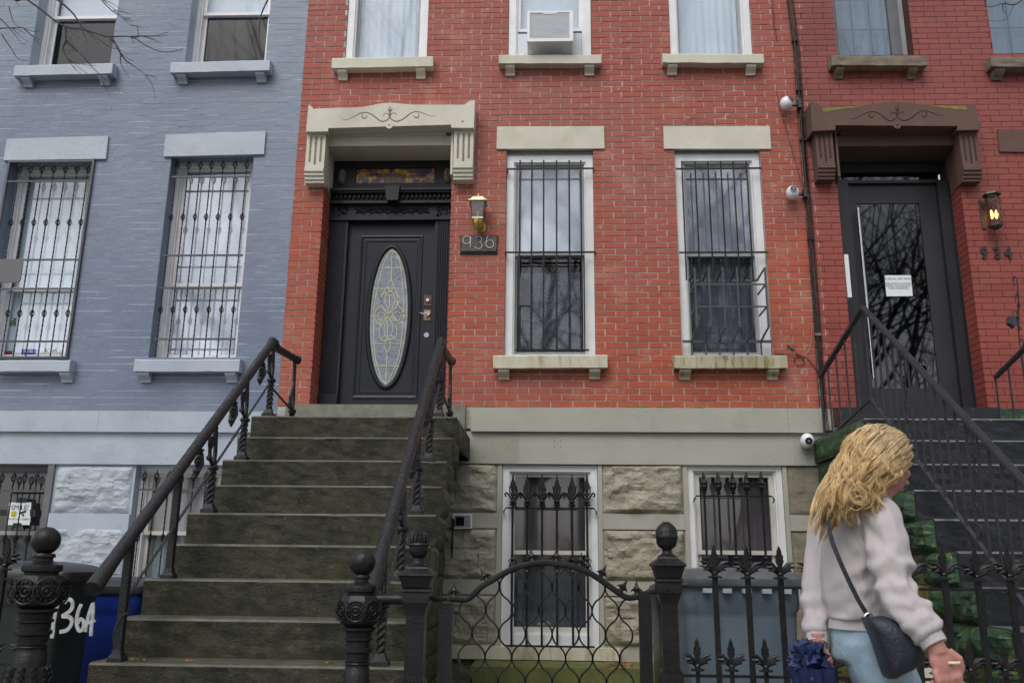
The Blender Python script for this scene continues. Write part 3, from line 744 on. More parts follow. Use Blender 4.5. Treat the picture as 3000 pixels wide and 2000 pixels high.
# ---------------------------------------------------------------- carved door hoods
def hood(house, q, m, cm, P, yf=-.20, yc=-.145):
    """P: photograph crop coordinates of the outlines"""
    o = MB().outline([q(*p) for p in P['head']], yf, .004).build('door_hood', m, house)
    t = MB()                                    # carving: scrolls, lily and pendant with a hole
    for path, r in P['carve']:
        pts = [at(*q(*p), yf) for p in path]
        # smooth the polyline
        sm = []
        for i in range(len(pts)-1):
            p0, p1, p2, p3 = pts[max(i-1,0)], pts[i], pts[i+1], pts[min(i+2, len(pts)-1)]
            for s_ in range(5):
                u = s_/5; sm.append(.5*((2*p1)+(p2-p0)*u+(2*p0-5*p1+4*p2-p3)*u*u+(3*p1-p0-3*p2+p3)*u**3))
        sm.append(pts[-1]); n = len(sm)
        t.tube([(p.x, yf+.001, p.z) for p in sm], [r*(.35+.65*math.sin(PI*min(1, max(0, (i+1)/(n+1))))) for i in range(n)], 5)
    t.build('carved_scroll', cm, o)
    p = at(*q(*P['pend']), yf); r = P['pr']
    MB().lathe([(r,0),(r,.012)], (p.x, yf-.011, p.z), 18, axis='y').build('pendant', m, o)
    MB().lathe([(r*.2,0),(r*.2,.003)], (p.x, yf-.0135, p.z), 8, axis='y').build('drill_hole', dark_m, o)
    for side in ('cl', 'cr'):
        (TL, TR, BR, BL) = P[side]
        a, b, c, d = [at(*q(*v), yc) for v in (TL, TR, BR, BL)]
        xa, xb = (a.x+d.x)/2, (b.x+c.x)/2; zt_, zb_ = (a.z+b.z)/2, (c.z+d.z)/2; H = zt_-zb_; W = xb-xa
        # profile: flat face, then three stepped rolls at the foot
        prof = [(.004, zt_), (yc, zt_), (yc, zt_-H*.72), (yc-.012, zt_-H*.725), (yc-.012, zt_-H*.80), (yc+.004, zt_-H*.81), (yc+.004, zt_-H*.87), (yc+.02, zt_-H*.88), (yc+.02, zt_-H*.94), (yc+.035, zt_-H*.95), (yc+.035, zb_), (.004, zb_)]
        t = MB(); n = len(prof)
        t.add([(xa, y_, z_) for y_, z_ in prof]+[(xb, y_, z_) for y_, z_ in prof], [tuple(range(n)), tuple(range(2*n-1, n-1, -1))]+[(i, (i+1)%n, (i+1)%n+n, i+n) for i in range(n)])
        c_ = t.build('console', m, o)
        t = MB()
        for k, e in ((-1, .60), (0, .66), (1, .60)):
            xc = (xa+xb)/2+k*W*.28; t.box(xc-W*.055, xc+W*.055, yc-.0015, yc+.01, zt_-H*e, zt_-H*.08)
        t.build('flute', cm, c_)
    return o
M_ = lambda pts, cx: [(2*cx-x, y) for x, y in pts]
scr = [([(470,255),(520,280),(600,250),(690,205),(760,195),(830,225),(900,280),(950,298),(1005,275),(1022,240),(1005,212),(975,205),(955,225),(960,245)], .006),
       ([(730,205),(708,230),(715,255),(740,262),(762,245),(762,228)], .006),
       ([(1560,230),(1500,238),(1440,215),(1370,190),(1310,188),(1250,215),(1180,270),(1110,297),(1055,280),(1030,245),(1045,212),(1075,200),(1100,215),(1102,235)], .006),
       ([(1350,195),(1362,225),(1350,250),(1325,255),(1306,238),(1308,222)], .006),
       ([(1028,245),(1028,185),(1030,125)], .008), ([(1028,195),(1015,175),(1005,150)], .006), ([(1030,195),(1042,175),(1056,150)], .006)]
hump = [(700,135),(780,122),(880,100),(960,88),(1035,84),(1110,88),(1200,98),(1300,106)]
P936 = dict(head=[(92,107),(120,118),(140,140),(150,158),(180,152)]+hump+[(1600,106),(1890,106),(1905,92),(1930,72),(1965,60),(2003,53),(1998,200),(1990,372),(1733,370),(1730,335),(320,375),(320,412),(65,415)],
    carve=scr, pend=(1022,345), pr=.038, cl=((75,430),(292,430),(262,985),(45,985)), cr=((1765,392),(1985,386),(1980,945),(1752,948)))
carve_m = mat('stone_carving_shadow', (.24,.22,.16), (.15,.14,.10), .9, 20)  # shade of the incised scrolls and flutes painted as a darker tone
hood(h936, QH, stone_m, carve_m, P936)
t = MB(); p = at(*QH(1862,298), -.2015); t.prism([(p.x+.011*a, p.z+.012*b) for a, b in ((-.9,-.9),(-.2,-.6),(.9,-.8),(1,.2),(.5,1),(-.1,.8),(-.3,.1),(-1,-.1))], -.2012, -.199); t.build('paint_chip', mat('red_chip', (.28,.06,.045), None, .9), h936)
# stone flanks of the recess behind the consoles, bed mould, lintel face and soffit
for xa, xb in ((DH[0]-.01, DH[0]+.012), (DH[1]-.012, DH[1]+.01)):
    z1_ = 5.35; z0_ = at(*QH(265,985), .0).z
    MB().add([(xa,-.10,z0_+.02),(xb,-.10,z0_+.02),(xb,-.10,z1_),(xa,-.10,z1_),(xa,.30,z0_-.06),(xb,.30,z0_-.06),(xb,.30,z1_),(xa,.30,z1_)],
             [(0,1,2,3),(7,6,5,4),(0,4,5,1),(1,5,6,2),(2,6,7,3),(3,7,4,0)]).build('stone_flank', stone_m, h936)
zf0 = at(*QH(1030,575), -.03).z; zf1 = at(*QH(1030,470), -.03).z; zf2 = at(*QH(1030,360), -.19).z
xl_, xr_ = DH[0]+.013, DH[1]-.013
MB().box(xl_, xr_, -.03, .42, zf0, zf1).build('door_lintel', stone_m, h936)
t = MB()
for yy, za, zb_ in ((-.06, zf1, zf1+.03), (-.10, zf1+.03, zf1+.055), (-.15, zf1+.055, max(zf1+.075, zf2+.0))): t.box(xl_+.06, xr_-.06, yy, .004, za, zb_)
t.build('bed_moulding', stone_m, h936)

# ---------------------------------------------------------------- front door of the middle house
YP = .27
xL, xR = DH[0]+.013, DH[1]-.006
zt0 = 2.623
zled = at(*QH(1030,1060), YP-.05).z
# transom
tr = MB()
ztT = zf0+.002
za, zb_ = at(*QH(1090,1012), YP+.06).z, at(*QH(1090,838), YP+.06).z
gx0, gx1 = at(*QH(640,925), YP+.06).x, at(*QH(1540,925), YP+.06).x
tr.box(xL, gx0, YP+.04, YP+.10, zled, ztT); tr.box(gx1, xR, YP+.04, YP+.10, zled, ztT)
tr.box(gx0, gx1, YP+.042, YP+.10, zled, za); tr.box(gx0, gx1, YP+.042, YP+.10, zb_, ztT)
trn = tr.build('transom', door_m, h936)
vm = bpy.data.materials.new('stained_glass'); vm.use_nodes = True; N = vm.node_tree.nodes; L = vm.node_tree.links
vo = N.new('ShaderNodeTexVoronoi'); vo.inputs['Scale'].default_value = 15; ge = N.new('ShaderNodeNewGeometry'); mp = N.new('ShaderNodeMapping'); mp.inputs['Scale'].default_value = (1,.0,1.3)
nzz = N.new('ShaderNodeTexNoise'); nzz.inputs['Scale'].default_value = 4.5; nzz.inputs['Detail'].default_value = 3
L.new(ge.outputs['Position'], mp.inputs[0]); L.new(mp.outputs[0], vo.inputs['Vector']); L.new(mp.outputs[0], nzz.inputs['Vector'])
ad = N.new('ShaderNodeMath'); ad.operation = 'MULTIPLY_ADD'; ad.inputs[1].default_value = .55; L.new(vo.outputs['Color'], ad.inputs[0]); L.new(nzz.outputs[0], ad.inputs[2])
rp = N.new('ShaderNodeValToRGB'); rp.color_ramp.elements[0].position = .45; rp.color_ramp.elements[0].color = (.05,.04,.10,1); rp.color_ramp.elements[1].position = 1; rp.color_ramp.elements[1].color = (.25,.12,.12,1)
for p_, c_ in ((.62,(.12,.09,.20,1)),(.70,(.20,.10,.14,1)),(.75,(.17,.17,.04,1)),(.80,(.50,.20,.03,1)),(.87,(.70,.40,.10,1)),(.93,(.45,.22,.16,1))):
    e = rp.color_ramp.elements.new(p_); e.color = c_
L.new(ad.outputs[0], rp.inputs[0]); L.new(rp.outputs[0], N['Principled BSDF'].inputs['Base Color']); N['Principled BSDF'].inputs['Roughness'].default_value = .12
MB().box(gx0, gx1, YP+.07, YP+.08, za, zb_).build('stained_pane', vm, trn)
t = MB(); random.seed(11)                 # lead cames
for i in range(17):
    x = gx0+(gx1-gx0)*(i+.5)/17; t.tube([(x+random.uniform(-.02,.02), YP+.068, za+(zb_-za)*u) for u in (0,.3,.6,1)], .0022, 4)
for i in range(24):
    x = gx0+random.random()*(gx1-gx0-.05); z_ = za+random.random()*(zb_-za); t.tube([(x, YP+.068, z_), (min(gx1, x+.05), YP+.068, min(zb_, max(za, z_+random.uniform(-.04,.04))))], .002, 4)
t.build('lead_came', black_m, trn)
# two carved wooden faces in the upper corners
face_m = mat('carved_grey_wood', (.24,.21,.17), (.10,.085,.07), .6, 25, .4, 60)
def carved_face(cx, cy, hz):
    c = at(cx, cy, YP+.0); W = hz*.44
    t = MB(); vs = []; fs = []; n, m2 = 22, 34
    for j in range(m2+1):
        for i in range(n+1):
            u = i/n*2-1; v = j/m2*2-1
            wv = W*math.sqrt(max(0, 1-abs(v)**2.4))*(1 if v > 0 else 1-.12*v*v)
            x = u*wv; r = max(0, 1-u*u)*max(0, 1-v*v)
            d = .055*math.sqrt(r)
            d += .035*math.exp(-(u/.16)**2)*max(0, 1-abs(v-.02)/.42)      # nose
            for s_ in (-1, 1): d -= .016*math.exp(-((u-s_*.42)/.2)**2-((v-.22)/.10)**2)
            for s_ in (-1, 1): d += .008*math.exp(-((u-s_*.42)/.16)**2-((v-.22)/.045)**2)
            d += .012*math.exp(-(u/.3)**2-((v+.50)/.05)**2)+.012*math.exp(-(u/.28)**2-((v+.64)/.05)**2)-.018*math.exp(-(u/.22)**2-((v+.57)/.03)**2)
            d += .010*math.exp(-((v-.38)/.05)**2)*(1-u*u)
            vs.append((c.x+x, YP+.04-d, c.z+v*hz))
    for j in range(m2):
        for i in range(n): a = j*(n+1)+i; fs.append((a, a+1, a+n+2, a+n+1))
    t.add(vs, fs); t.build('carved_face', face_m, trn, smooth='all')
carved_face(*QH(472,920), .092); carved_face(*QH(1684,905), .088)
# door case: ledge, dentils, keystone, frieze with scroll work, capitals, fluted pilasters
dc = MB()
zz_ = lambda yy, d=YP: at(*QH(1050, yy), d).z
dc.box(xL, xR, YP-.09, YP+.10, zz_(1082, YP-.09), zz_(1058, YP-.09))
dc.box(xL, xR, YP-.07, YP+.10, zz_(1110, YP-.07), zz_(1085, YP-.07))
dc.box(xL, xR, YP-.005, YP+.10, zz_(1200), zz_(1110))
dc.box(xL, xR, YP-.05, YP+.10, zz_(1232, YP-.05), zz_(1203, YP-.05))
dc.box(xL, xR, YP+.01, YP+.10, zz_(1395), zz_(1240))
dc.box(xL, xR, YP-.02, YP+.10, zz_(1425, YP-.02), zz_(1398, YP-.02))
case = dc.build('door_case', door_m, h936)
t = MB(); n = 26
for i in range(n):
    x = xL+.04+(xR-xL-.08)*(i+.5)/n; t.box(x-.012, x+.012, YP-.035, YP, zz_(1186), zz_(1135))
t.build('dentil', door_m, case)
p = [at(*QH(*v), YP-.12) for v in ((968,1030),(1142,1022),(1120,1195),(990,1200))]
MB().hexa([p[3],p[2],p[1],p[0]]+[v+Vector((0,.14,0)) for v in (p[3],p[2],p[1],p[0])]).build('keystone', door_m, case)
t = MB()
cxs = [xL+.26+(xR-xL-.52)*(i+.5)/9 for i in range(9)]; zc = zz_(1318)
for i, x in enumerate(cxs):
    sg = 1 if i % 2 else -1
    t.tube([(x+.036*math.cos(g)*(1-g/14), YP+.004, zc+sg*.022*math.sin(g)*(1-g/14)) for g in [k_*.5 for k_ in range(16)]], .0065, 5)
    t.tube([(x-.055, YP+.004, zc-sg*.028), (x-.02, YP, zc), (x+.02, YP, zc+sg*.02), (x+.055, YP+.004, zc+sg*.028)], .006, 5)
    t.ball((x+.03, YP+.004, zc-sg*.026), .011, 6); t.ball((x-.035, YP+.004, zc+sg*.024), .010, 6)
for x0_ in (xL+.10, xR-.10):
    for k_ in range(22):
        t.ball((x0_+random.uniform(-.08,.08), YP-.0, zc+random.uniform(-.05,.05)), random.uniform(.008,.018), 6, (1,.8,1))
t.build('scroll_carving', door_m, case, kind='stuff')
lx0, lx1 = at(*QD(282,800), YP).x-.0, at(*QD(850,800), YP).x
lx0 = at(*QD(252, 800), .34).x; lx1 = at(*QD(850, 800), .34).x
for xa, xb in ((xL+.0, lx0), (lx1, xR)):
    pm = MB(); ztp = zz_(1428); pm.box(xa, xb, YP+.01, YP+.12, zt0, ztp); pm.box(xa+.004, xb-.004, YP-.01, YP+.01, zt0, zt0+.16)
    pl = pm.build('pilaster', door_m, case)
    t = MB(); w_ = (xb-xa)*.74; x_ = (xa+xb)/2-w_/2
    for k_ in range(6):
        xc = x_+w_*(k_+.5)/6; t.tube([(xc, YP+.006, zt0+.17), (xc, YP+.006, ztp-.02)], w_/6*.34, 8)
    t.build('reeding', door_m, pl)
# the leaf
ztop = at(*QD(560,205), .34).z
leaf = MB(); leaf.box(lx0, lx1, .34, .39, zt0+.003, ztop)
door = leaf.build('front_door', door_m, h936, label='black front door with an oval leaded glass')
def pq(X, Y, y=.34): return at(*QD(X, Y), y)
# raised moulding of the big panel (mitred), plain inside
po = [pq(365,302), pq(788,302), pq(742,1398), pq(302,1398)]; wx = (po[1].x+po[2].x)/2-(po[0].x+po[3].x)/2
px0, px1 = (po[0].x+po[3].x)/2, (po[1].x+po[2].x)/2; pz0, pz1 = po[2].z, po[0].z
def picture(x0, x1, z0, z1, prof):
    t = MB(); vs = []; fs = []
    for d_, y_ in prof: vs += [(x0+d_, y_, z0+d_), (x1-d_, y_, z0+d_), (x1-d_, y_, z1-d_), (x0+d_, y_, z1-d_)]
    for i in range(len(prof)-1):
        for k_ in range(4): fs.append((i*4+k_, i*4+(k_+1)%4, (i+1)*4+(k_+1)%4, (i+1)*4+k_))
    return t.add(vs, fs)
picture(px0, px1, pz0, pz1, [(0,.341),(.002,.330),(.012,.327),(.024,.331),(.030,.338),(.052,.3365),(.056,.332),(.066,.333),(.069,.340)]).build('panel_moulding', door_m, door)
MB().box(px0+.004, px1-.004, .3245, .3305, pz0-.0, pz0+.014).build('worn_edge', worn_m, door)
oc0, oc1 = pq(575,392), pq(530,1310); oL, oR = pq(425,850), pq(680,850)
ocx, ocz = (oL.x+oR.x)/2, (oc0.z+oc1.z)/2; oa, ob = (oR.x-oL.x)/2, (oc0.z-oc1.z)/2
ell = lambda a_, b_, y_, n_=64: [(ocx+a_*math.cos(2*PI*i/n_), y_, ocz+b_*math.sin(2*PI*i/n_)) for i in range(n_)]
MB().tube(ell(oa+.022, ob+.022, .333), .024, 8, closed=True).build('oval_moulding', door_m, door, smooth='all')
og = mat('frosted_oval_glass', (.25,.28,.33), (.17,.19,.24), .22, 9, .6, 30, spots=[((.09,.10,.12), 14, .55, .72, 4, .7), ((.5,.52,.54), 5, .6, .8, 2, .4)])
t = MB(); e = ell(oa, ob, .332); t.add(e+[(p_[0], .336, p_[2]) for p_ in e], [tuple(range(64)), tuple(range(127, 63, -1))]+[(i, (i+1)%64, (i+1)%64+64, i+64) for i in range(64)])
gl_ = t.build('oval_glass', og, door)
# bevelled rim of the oval
t = MB(); t.tube(ell(oa*.93, ob*.965, .331), .0022, 4, closed=True)
def came(pts, r=.0036):
    P_ = [pq(*p_, .331) for p_ in pts]; sm = []
    for i in range(len(P_)-1):
        p0, p1, p2, p3 = P_[max(i-1,0)], P_[i], P_[i+1], P_[min(i+2, len(P_)-1)]
        for s_ in range(4):
            u = s_/4; sm.append(.5*((2*p1)+(p2-p0)*u+(2*p0-5*p1+4*p2-p3)*u*u+(3*p1-p0-3*p2+p3)*u**3))
    sm.append(P_[-1]); t.tube([(q_.x, .330, q_.z) for q_ in sm], r, 4)
for c_ in ([(575,392),(568,598)], [(540,1090),(530,1310)], [(485,520),(650,520)], [(450,660),(672,658)], [(428,843),(490,843)], [(640,843),(680,843)], [(428,1030),(655,1030)], [(450,1180),(620,1180)],
           [(568,598),(545,630),(550,660),(565,680),(582,655),(580,625),(568,598)], [(540,1090),(520,1050),(530,1015),(545,1000),(560,1030),(558,1060),(540,1090)],
           [(560,680),(520,690),(500,730),(508,790),(550,830),(590,880),(605,940),(598,985),(560,1000),(545,985)],
           [(562,680),(605,700),(618,740),(600,790),(560,825),(520,880),(490,940),(495,1000),(525,1012),(545,985)],
           [(515,675),(545,700),(560,705),(580,700),(600,680)], [(495,1010),(525,975),(545,985),(570,975),(600,1005)],
           [(535,690),(525,740),(545,800),(560,840)], [(582,690),(592,740),(570,800),(550,840)], [(557,700),(555,800)], [(545,880),(542,985)],
           [(528,985),(520,920),(550,850)], [(565,985),(580,920),(555,850)],
           [(452,843),(470,800),(500,780),(535,820),(500,870),(490,900),(465,880),(452,843)], [(655,840),(640,800),(610,775),(575,815),(600,865),(620,895),(645,880),(655,840)],
           [(470,843),(500,820),(530,843),(505,880),(470,843)], [(575,840),(605,815),(635,840),(610,880),(575,840)],
           [(590,660),(618,720),(605,770)], [(545,650),(505,700),(500,780)], [(490,900),(505,920)], [(600,900),(590,880)],
           [(578,392),(620,460),(645,640),(650,843),(625,1080),(575,1230),(530,1310)], [(572,392),(515,500),(470,680),(450,843),(455,1080),(485,1220),(530,1310)]):
    came(c_)
t.build('brass_came', mat('brass_came_metal', (.72,.70,.42), (.60,.58,.36), .5, 9), gl_)
# locks: deadbolt, lever handle, round plate
t = MB().quad([QD(790,700), QD(840,702), QD(836,775), QD(788,772)], .334, .341); dl = t.build('lock_plate', mat('red_brown_plate', (.11,.04,.035), (.06,.05,.05), .5, 20), door)
p = pq(814,735,.325); MB().lathe([(.017,0),(.019,.006),(.020,.016)], (p.x, .318, p.z), 16, axis='y').build('deadbolt', steel_m, dl, smooth=True)
t = MB().quad([QD(788,800), QD(834,803), QD(832,872), QD(786,870)], .334, .341); dl = t.build('lock_plate', mat('copper_plate', (.42,.20,.11), (.30,.22,.16), .45, 20), door)
p = pq(815,828,.31); t = MB().lathe([(.019,0),(.021,.008),(.024,.03)], (p.x, .305, p.z), 16, axis='y')
t.tube([(p.x, .300, p.z), (p.x-.02, .297, p.z+.002), (p.x-.045, .297, p.z-.004), (p.x-.065, .299, p.z+.004), (p.x-.082, .300, p.z+.010)], [.010,.009,.007,.006,.004], 8); t.build('lever_handle', steel_m, dl, smooth=True)
p = pq(805,970,.33); MB().lathe([(.025,0),(.027,.005),(.027,.010)], (p.x, .331, p.z), 20, axis='y').build('round_plate', mat('bluish_steel', (.42,.46,.55), None, .45), door, smooth=True)
# threshold stone
thr_m = mat('pale_threshold_stone', (.22,.22,.18), (.14,.14,.11), .75, 8, .5, 50)
MB().box(-2.44, -.76, -.055, .42, 2.30, 2.622).build('threshold', thr_m, h936)
MB().box(-2.232, -.953, .345, .5, 2.63, 5.3).build('entry_backing', dark_m, h936)

# ================================================================ blue house on the left
hb = thing('blue_house', (-4.6, .2, 0), 'row house painted slate blue with pale blue trim, left of the orange red house', 'house')
BG1 = (-5.50, -4.612, 3.075, 5.15); BG2 = (-3.823, -2.969, 3.075, 5.185)
BS1 = (-5.47, -4.59, 6.22, 8); BS2 = (-3.80, -2.94, 6.22, 8)
BB1 = (-5.60, -4.585, .45, 2.06); BB2 = (-3.822, -2.99, .45, 2.06)
XB0 = -7.2
cells(XB0, X0-.001, 2.5, ZT, .004, .40, [BG1, BG2, BS1, BS2]).build('wall', bjoint_m, hb)
br = lay_bricks(XB0, X0-.002, ZB-.05, ZT, .0655, .205, .0065, [BG1, BG2, BS1, BS2], jv=.0014)
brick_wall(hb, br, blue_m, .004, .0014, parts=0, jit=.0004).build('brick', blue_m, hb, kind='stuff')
# painted reveals
for H in (BG1, BG2, BS1, BS2):
    t = MB(); t.box(H[0]-.01, H[0]+.004, .006, .30, H[2], H[3]); t.box(H[1]-.004, H[1]+.01, .006, .30, H[2], H[3]); t.box(H[0], H[1], .006, .30, H[3]-.004, H[3]+.01)
    t.build('window_reveal', ptrim_m if H[2] > 6 else blue_m, hb)
def bwin(h, zm, z1, cu, cl, gl, cas=.04, yf=.15, gu=None):
    return window(hb, h[0]+.006, h[1]-.006, h[2]+.004, z1, zm, yf=yf, cas=cas, sm=white_m, sash=.034, cu=cu, cl=cl, gl=gl, gu=gu, sill_w=.02)
bwin(BS1, at(200, 52, .2).z, 7.45, curtain_m, dcurtain_m, sglass_m)
bwin(BS2, at(670, 41, .2).z, 7.45, curtain_m, dcurtain_m, sglass_m)
bw1 = bwin(BG1, at(130, 846, .2).z, 5.145, bcurtain_m, bcurtain_m, bglass_m, gu=bglass_m)
bw2 = bwin(BG2, at(590, 834, .2).z, 5.18, bcurtain_m, bcurtain_m, film_m, gu=film_m)
for Q, H in ((((45,911),(710,891),(693,1042),(22,1052)), BG1), (((1085,885),(1744,860),(1731,1011),(1073,1027)), BG2)):
    MB().quad([Q1(*p) for p in Q], -.022, .02).build('lintel', ptrim_m, hb)
stone_sill(hb, (-18, 1054), Q2(462,905), 33, ptrim_m, .10, (.93,), .10, .085)
stone_sill(hb, Q2(884,899), Q2(1575,899), 36, ptrim_m, .10, (.09,.91), .10, .085)
stone_sill(hb, Q1(97,428), Q1(742,412), 31, ptrim_m, .11, (.115,.90), .095, .075)
stone_sill(hb, Q1(1122,407), Q1(1772,392), 31, ptrim_m, .11, (.105,.90), .095, .075)
front_slab('water_table', (400,1204), (400,1264.5), XB0, X0-.002, -.05, .05, ptrim_m, hb, (-4.2,))
_, bz0, bz1 = front_slab('fascia', (300,1263), (300,1359), XB0, X0-.001, -.012, .05, ptrim_m, hb)
cells(XB0, X0-.004, 0, bz0+.01, .02, .40, [BB1, BB2]).build('basement_wall', ptrim_m, hb)
zl = lambda py: at(270, py, 0).z
for ya, yb, s_ in ((1362,1503,50), (1543,1684,51), (1726,1868,52)):
    rough_block(-4.565, -3.84, zl(yb), zl(ya), .02, .06, seed=s_, nx=46, nz=28, amp=.75).build('stone_block', prock_m, hb)
    rough_block(-2.965, -2.55, zl(yb), zl(ya), .02, .05, seed=s_+5, nx=24, nz=20).build('stone_block', prock_m, hb)
    MB().box(-4.58, -3.825, .0, .03, zl(yb)-.19, zl(yb)-.003).build('smooth_course', ptrim_m, hb)
wbb1 = window(hb, BB1[0]+.003, BB1[1]-.003, BB1[2], BB1[3], at(60, 1560, .2).z, yf=.12, cas=.055, fm=greyf_m, sm=lgreyf_m, sash=.035, cu=dark_m, cl=dcurtain_m, sill_w=.05)
wbb2 = window(hb, BB2[0]+.003, BB2[1]-.003, BB2[2], BB2[3], at(440, 1560, .2).z, yf=.12, cas=.05, fm=white_m, sm=owhite_m, sash=.04, cu=mat('pinkish_curtain', (.42,.38,.38), (.30,.27,.28), .9, 4, stretch=(4,1,.4)), cl=mat('greenish_curtain', (.30,.36,.35), (.2,.25,.25), .9, 4, stretch=(4,1,.4)), sill_w=.05)
MB().box(BB1[1]-.06, BB1[1], -.005, .12, BB1[2], BB1[3]).build('dark_jamb', greyf_m, wbb1)

# security guards with basket twists
def basket_guard(xs, y, zk, zr, z0, z1, tops=None, frame=None, twist=True):
    gd = thing('window_guard', ((xs[0]+xs[-1])/2, y, z0), None, None, parent=hb)
    if frame: frame_mb(*frame, y-.012, y+.012, .022).build('guard_frame', guard_m, gd)
    for z in zr: MB().box((frame[0] if frame else xs[0]-.045)+.001, (frame[1] if frame else xs[-1]+.045)-.001, y-.006, y+.006, z-.009, z+.009).build('crossbar', guard_m, gd)
    proto = None
    for x in xs:
        if proto is None:
            t = MB(); twisted(t, x, y, z0, z1, .0058)
            for z in zk: knot(t, x, y, z, .075, .021)
            if tops: knot(t, x, y, tops, .085, .024); t.tube([(x,y,tops+.04),(x,y-.002,tops+.075)], [.007,.001], 4)
            proto = t.build('bar', iron_m, gd); c = WL[proto]
        else:
            share(proto, (x, c.y, c.z), gd)
yg2 = .03
X_ = lambda px, py: at(px, py, yg2).x
xs2 = [sum(at(a, 482, yg2).x for a in (p,))*.5+at(q, 1045, yg2).x*.5 for p, q in zip((520,554,590,621,656,691,724), (454,490,526,561,596,634,671))]
basket_guard(xs2, yg2, [at(600, 636, yg2).z, at(590, 907, yg2).z], [at(620, 518, yg2).z, at(600, 748, yg2).z, at(590, 843, yg2).z, at(580, 993, yg2).z], at(560, 1046, yg2).z, at(620, 495, yg2).z, at(620, 484, yg2).z)
yg1 = -.012
xs1 = [at(a, 504, yg1).x*.5+at(b, 1043, yg1).x*.5 for a, b in zip((52,87,121,156,190,225,256), (-27,5,40,76,112,147,183))]
zq = lambda py: at(150, py, yg1).z
basket_guard(xs1, yg1, [zq(652), zq(918)], [zq(531), zq(761), zq(846), zq(1000)], zq(1047), zq(500), zq(496), frame=(BG1[0]-.0, BG1[1]+.012, zq(1050), zq(470)))
yb1 = .035
xb1 = [at(x, 1500, yb1).x for x in (-10, 26, 58, 94, 134)]
zq = lambda py: at(60, py, yb1).z
basket_guard(xb1, yb1, [zq(1578)], [zq(1437)], zq(1740), zq(1405), zq(1400))
xb2 = [at(x, 1480, yb1).x for x in (414, 450, 487, 522, 560, 597)]
zq = lambda py: at(500, py, yb1).z
basket_guard(xb2, yb1, [zq(1575)], [zq(1434)], zq(1700), zq(1400), zq(1396))
# plants and small things on the inside ledge of the left window
yy = .31
t = MB(); random.seed(5)
leafm = mat('houseplant_leaf', (.05,.14,.04), (.09,.2,.06), .5, 9)
def leaves(t, c, n, sp, ln):
    for i in range(n):
        a = random.uniform(0, 2*PI); p = Vector((c[0]+random.uniform(-1,1)*sp*.4, c[1]-.0, c[2]))
        q = p+Vector((math.cos(a)*sp, -abs(math.sin(a))*.02, random.uniform(-.2, 1)*sp*1.2)); d = Vector((math.cos(a), 0, random.uniform(-.6,.6)))*ln
        s_ = Vector((-d.z, 0, d.x))*.25
        t.add([q, q+d*.5+s_, q+d, q+d*.5-s_], [(0,1,2,3)])
leaves(t, (at(70,815,yy).x, yy, at(70,830,yy).z), 60, .05, .06); leaves(t, (at(40,920,yy).x, yy, at(40,950,yy).z), 60, .05, .06)
leaves(t, (at(150,1040,yy).x, yy, at(150,1045,yy).z), 50, .06, .05)
t.build('plant_leaves', leafm, bw1)
for (pa, pb, c_) in (((8,1028),(32,1046),(.35,.03,.03)), ((64,1022),(102,1040),(.03,.06,.35)), ((112,1030),(175,1046),(.7,.7,.7))):
    x0_, x1_, z0_, z1_ = rect(pa, pb, yy-.03)
    MB().box(x0_, x1_, yy-.03, yy+.03, min(z0_,z1_), max(z0_,z1_)).build('plant_pot', mat('pot_%d' % pa[0], c_, None, .4), bw1)
# SMILE sign taped inside the basement window
ys = .10
sg = MB().quad([Q3(60,382), Q3(205,382), Q3(197,530), Q3(47,530)], ys, ys+.003).build('window_sign', paper_m, label='white SMILE sign with a yellow face taped inside the barred basement window', cat='sign')
ca = at(*Q3(126,456), ys); sx_ = (at(*Q3(200,456), ys).x-at(*Q3(52,456), ys).x)
text_mesh('SMILE!', sx_*.29, ink_m, 'lettering', (ca.x, ys-.002, at(*Q3(128,418), ys).z), sg)
text_mesh("YOU'RE ON CAMERA", sx_*.105, ink_m, 'lettering', (ca.x, ys-.002, at(*Q3(122,493), ys).z), sg)
p = at(*Q3(90,458), ys)
fc = MB().lathe([(sx_*.13,0),(sx_*.13,.001)], (p.x, ys-.002, p.z), 20, axis='y').build('smiley', mat('yellow_print', (.62,.55,.01), None, .6), sg)
t = MB()
for s_ in (-1,1): t.ball((p.x+s_*sx_*.045, ys-.003, p.z+sx_*.04), sx_*.016, 6, (1,.1,1.6))
t.tube([(p.x+sx_*.08*math.cos(g), ys-.003, p.z+sx_*.08*math.sin(g)) for g in [PI*(1.15+.7*i/8) for i in range(9)]], sx_*.010, 4); t.build('smile_print', ink_m, sg)
t = MB(); p = at(*Q3(152,452), ys)
t.prism([(p.x-sx_*.10,p.z+.01),(p.x+sx_*.12,p.z+.026),(p.x+sx_*.12,p.z+.006),(p.x-.03,p.z-.014)], ys-.003, ys-.001); t.prism([(p.x-.01,p.z-.01),(p.x+.01,p.z-.01),(p.x+.012,p.z-.03),(p.x-.004,p.z-.03)], ys-.003, ys-.001)
t.build('camera_print', ink_m, sg)
t = MB()
for a, b in (((108,352),(172,384)), ((0,430),(46,470)), ((196,430),(232,475)), ((85,518),(140,550))): t.quad([Q3(*a), Q3(b[0],a[1]), Q3(*b), Q3(a[0],b[1])], ys-.004, ys-.002)
t.build('tape', mat('black_tape', (.015,.015,.015), None, .5), sg)

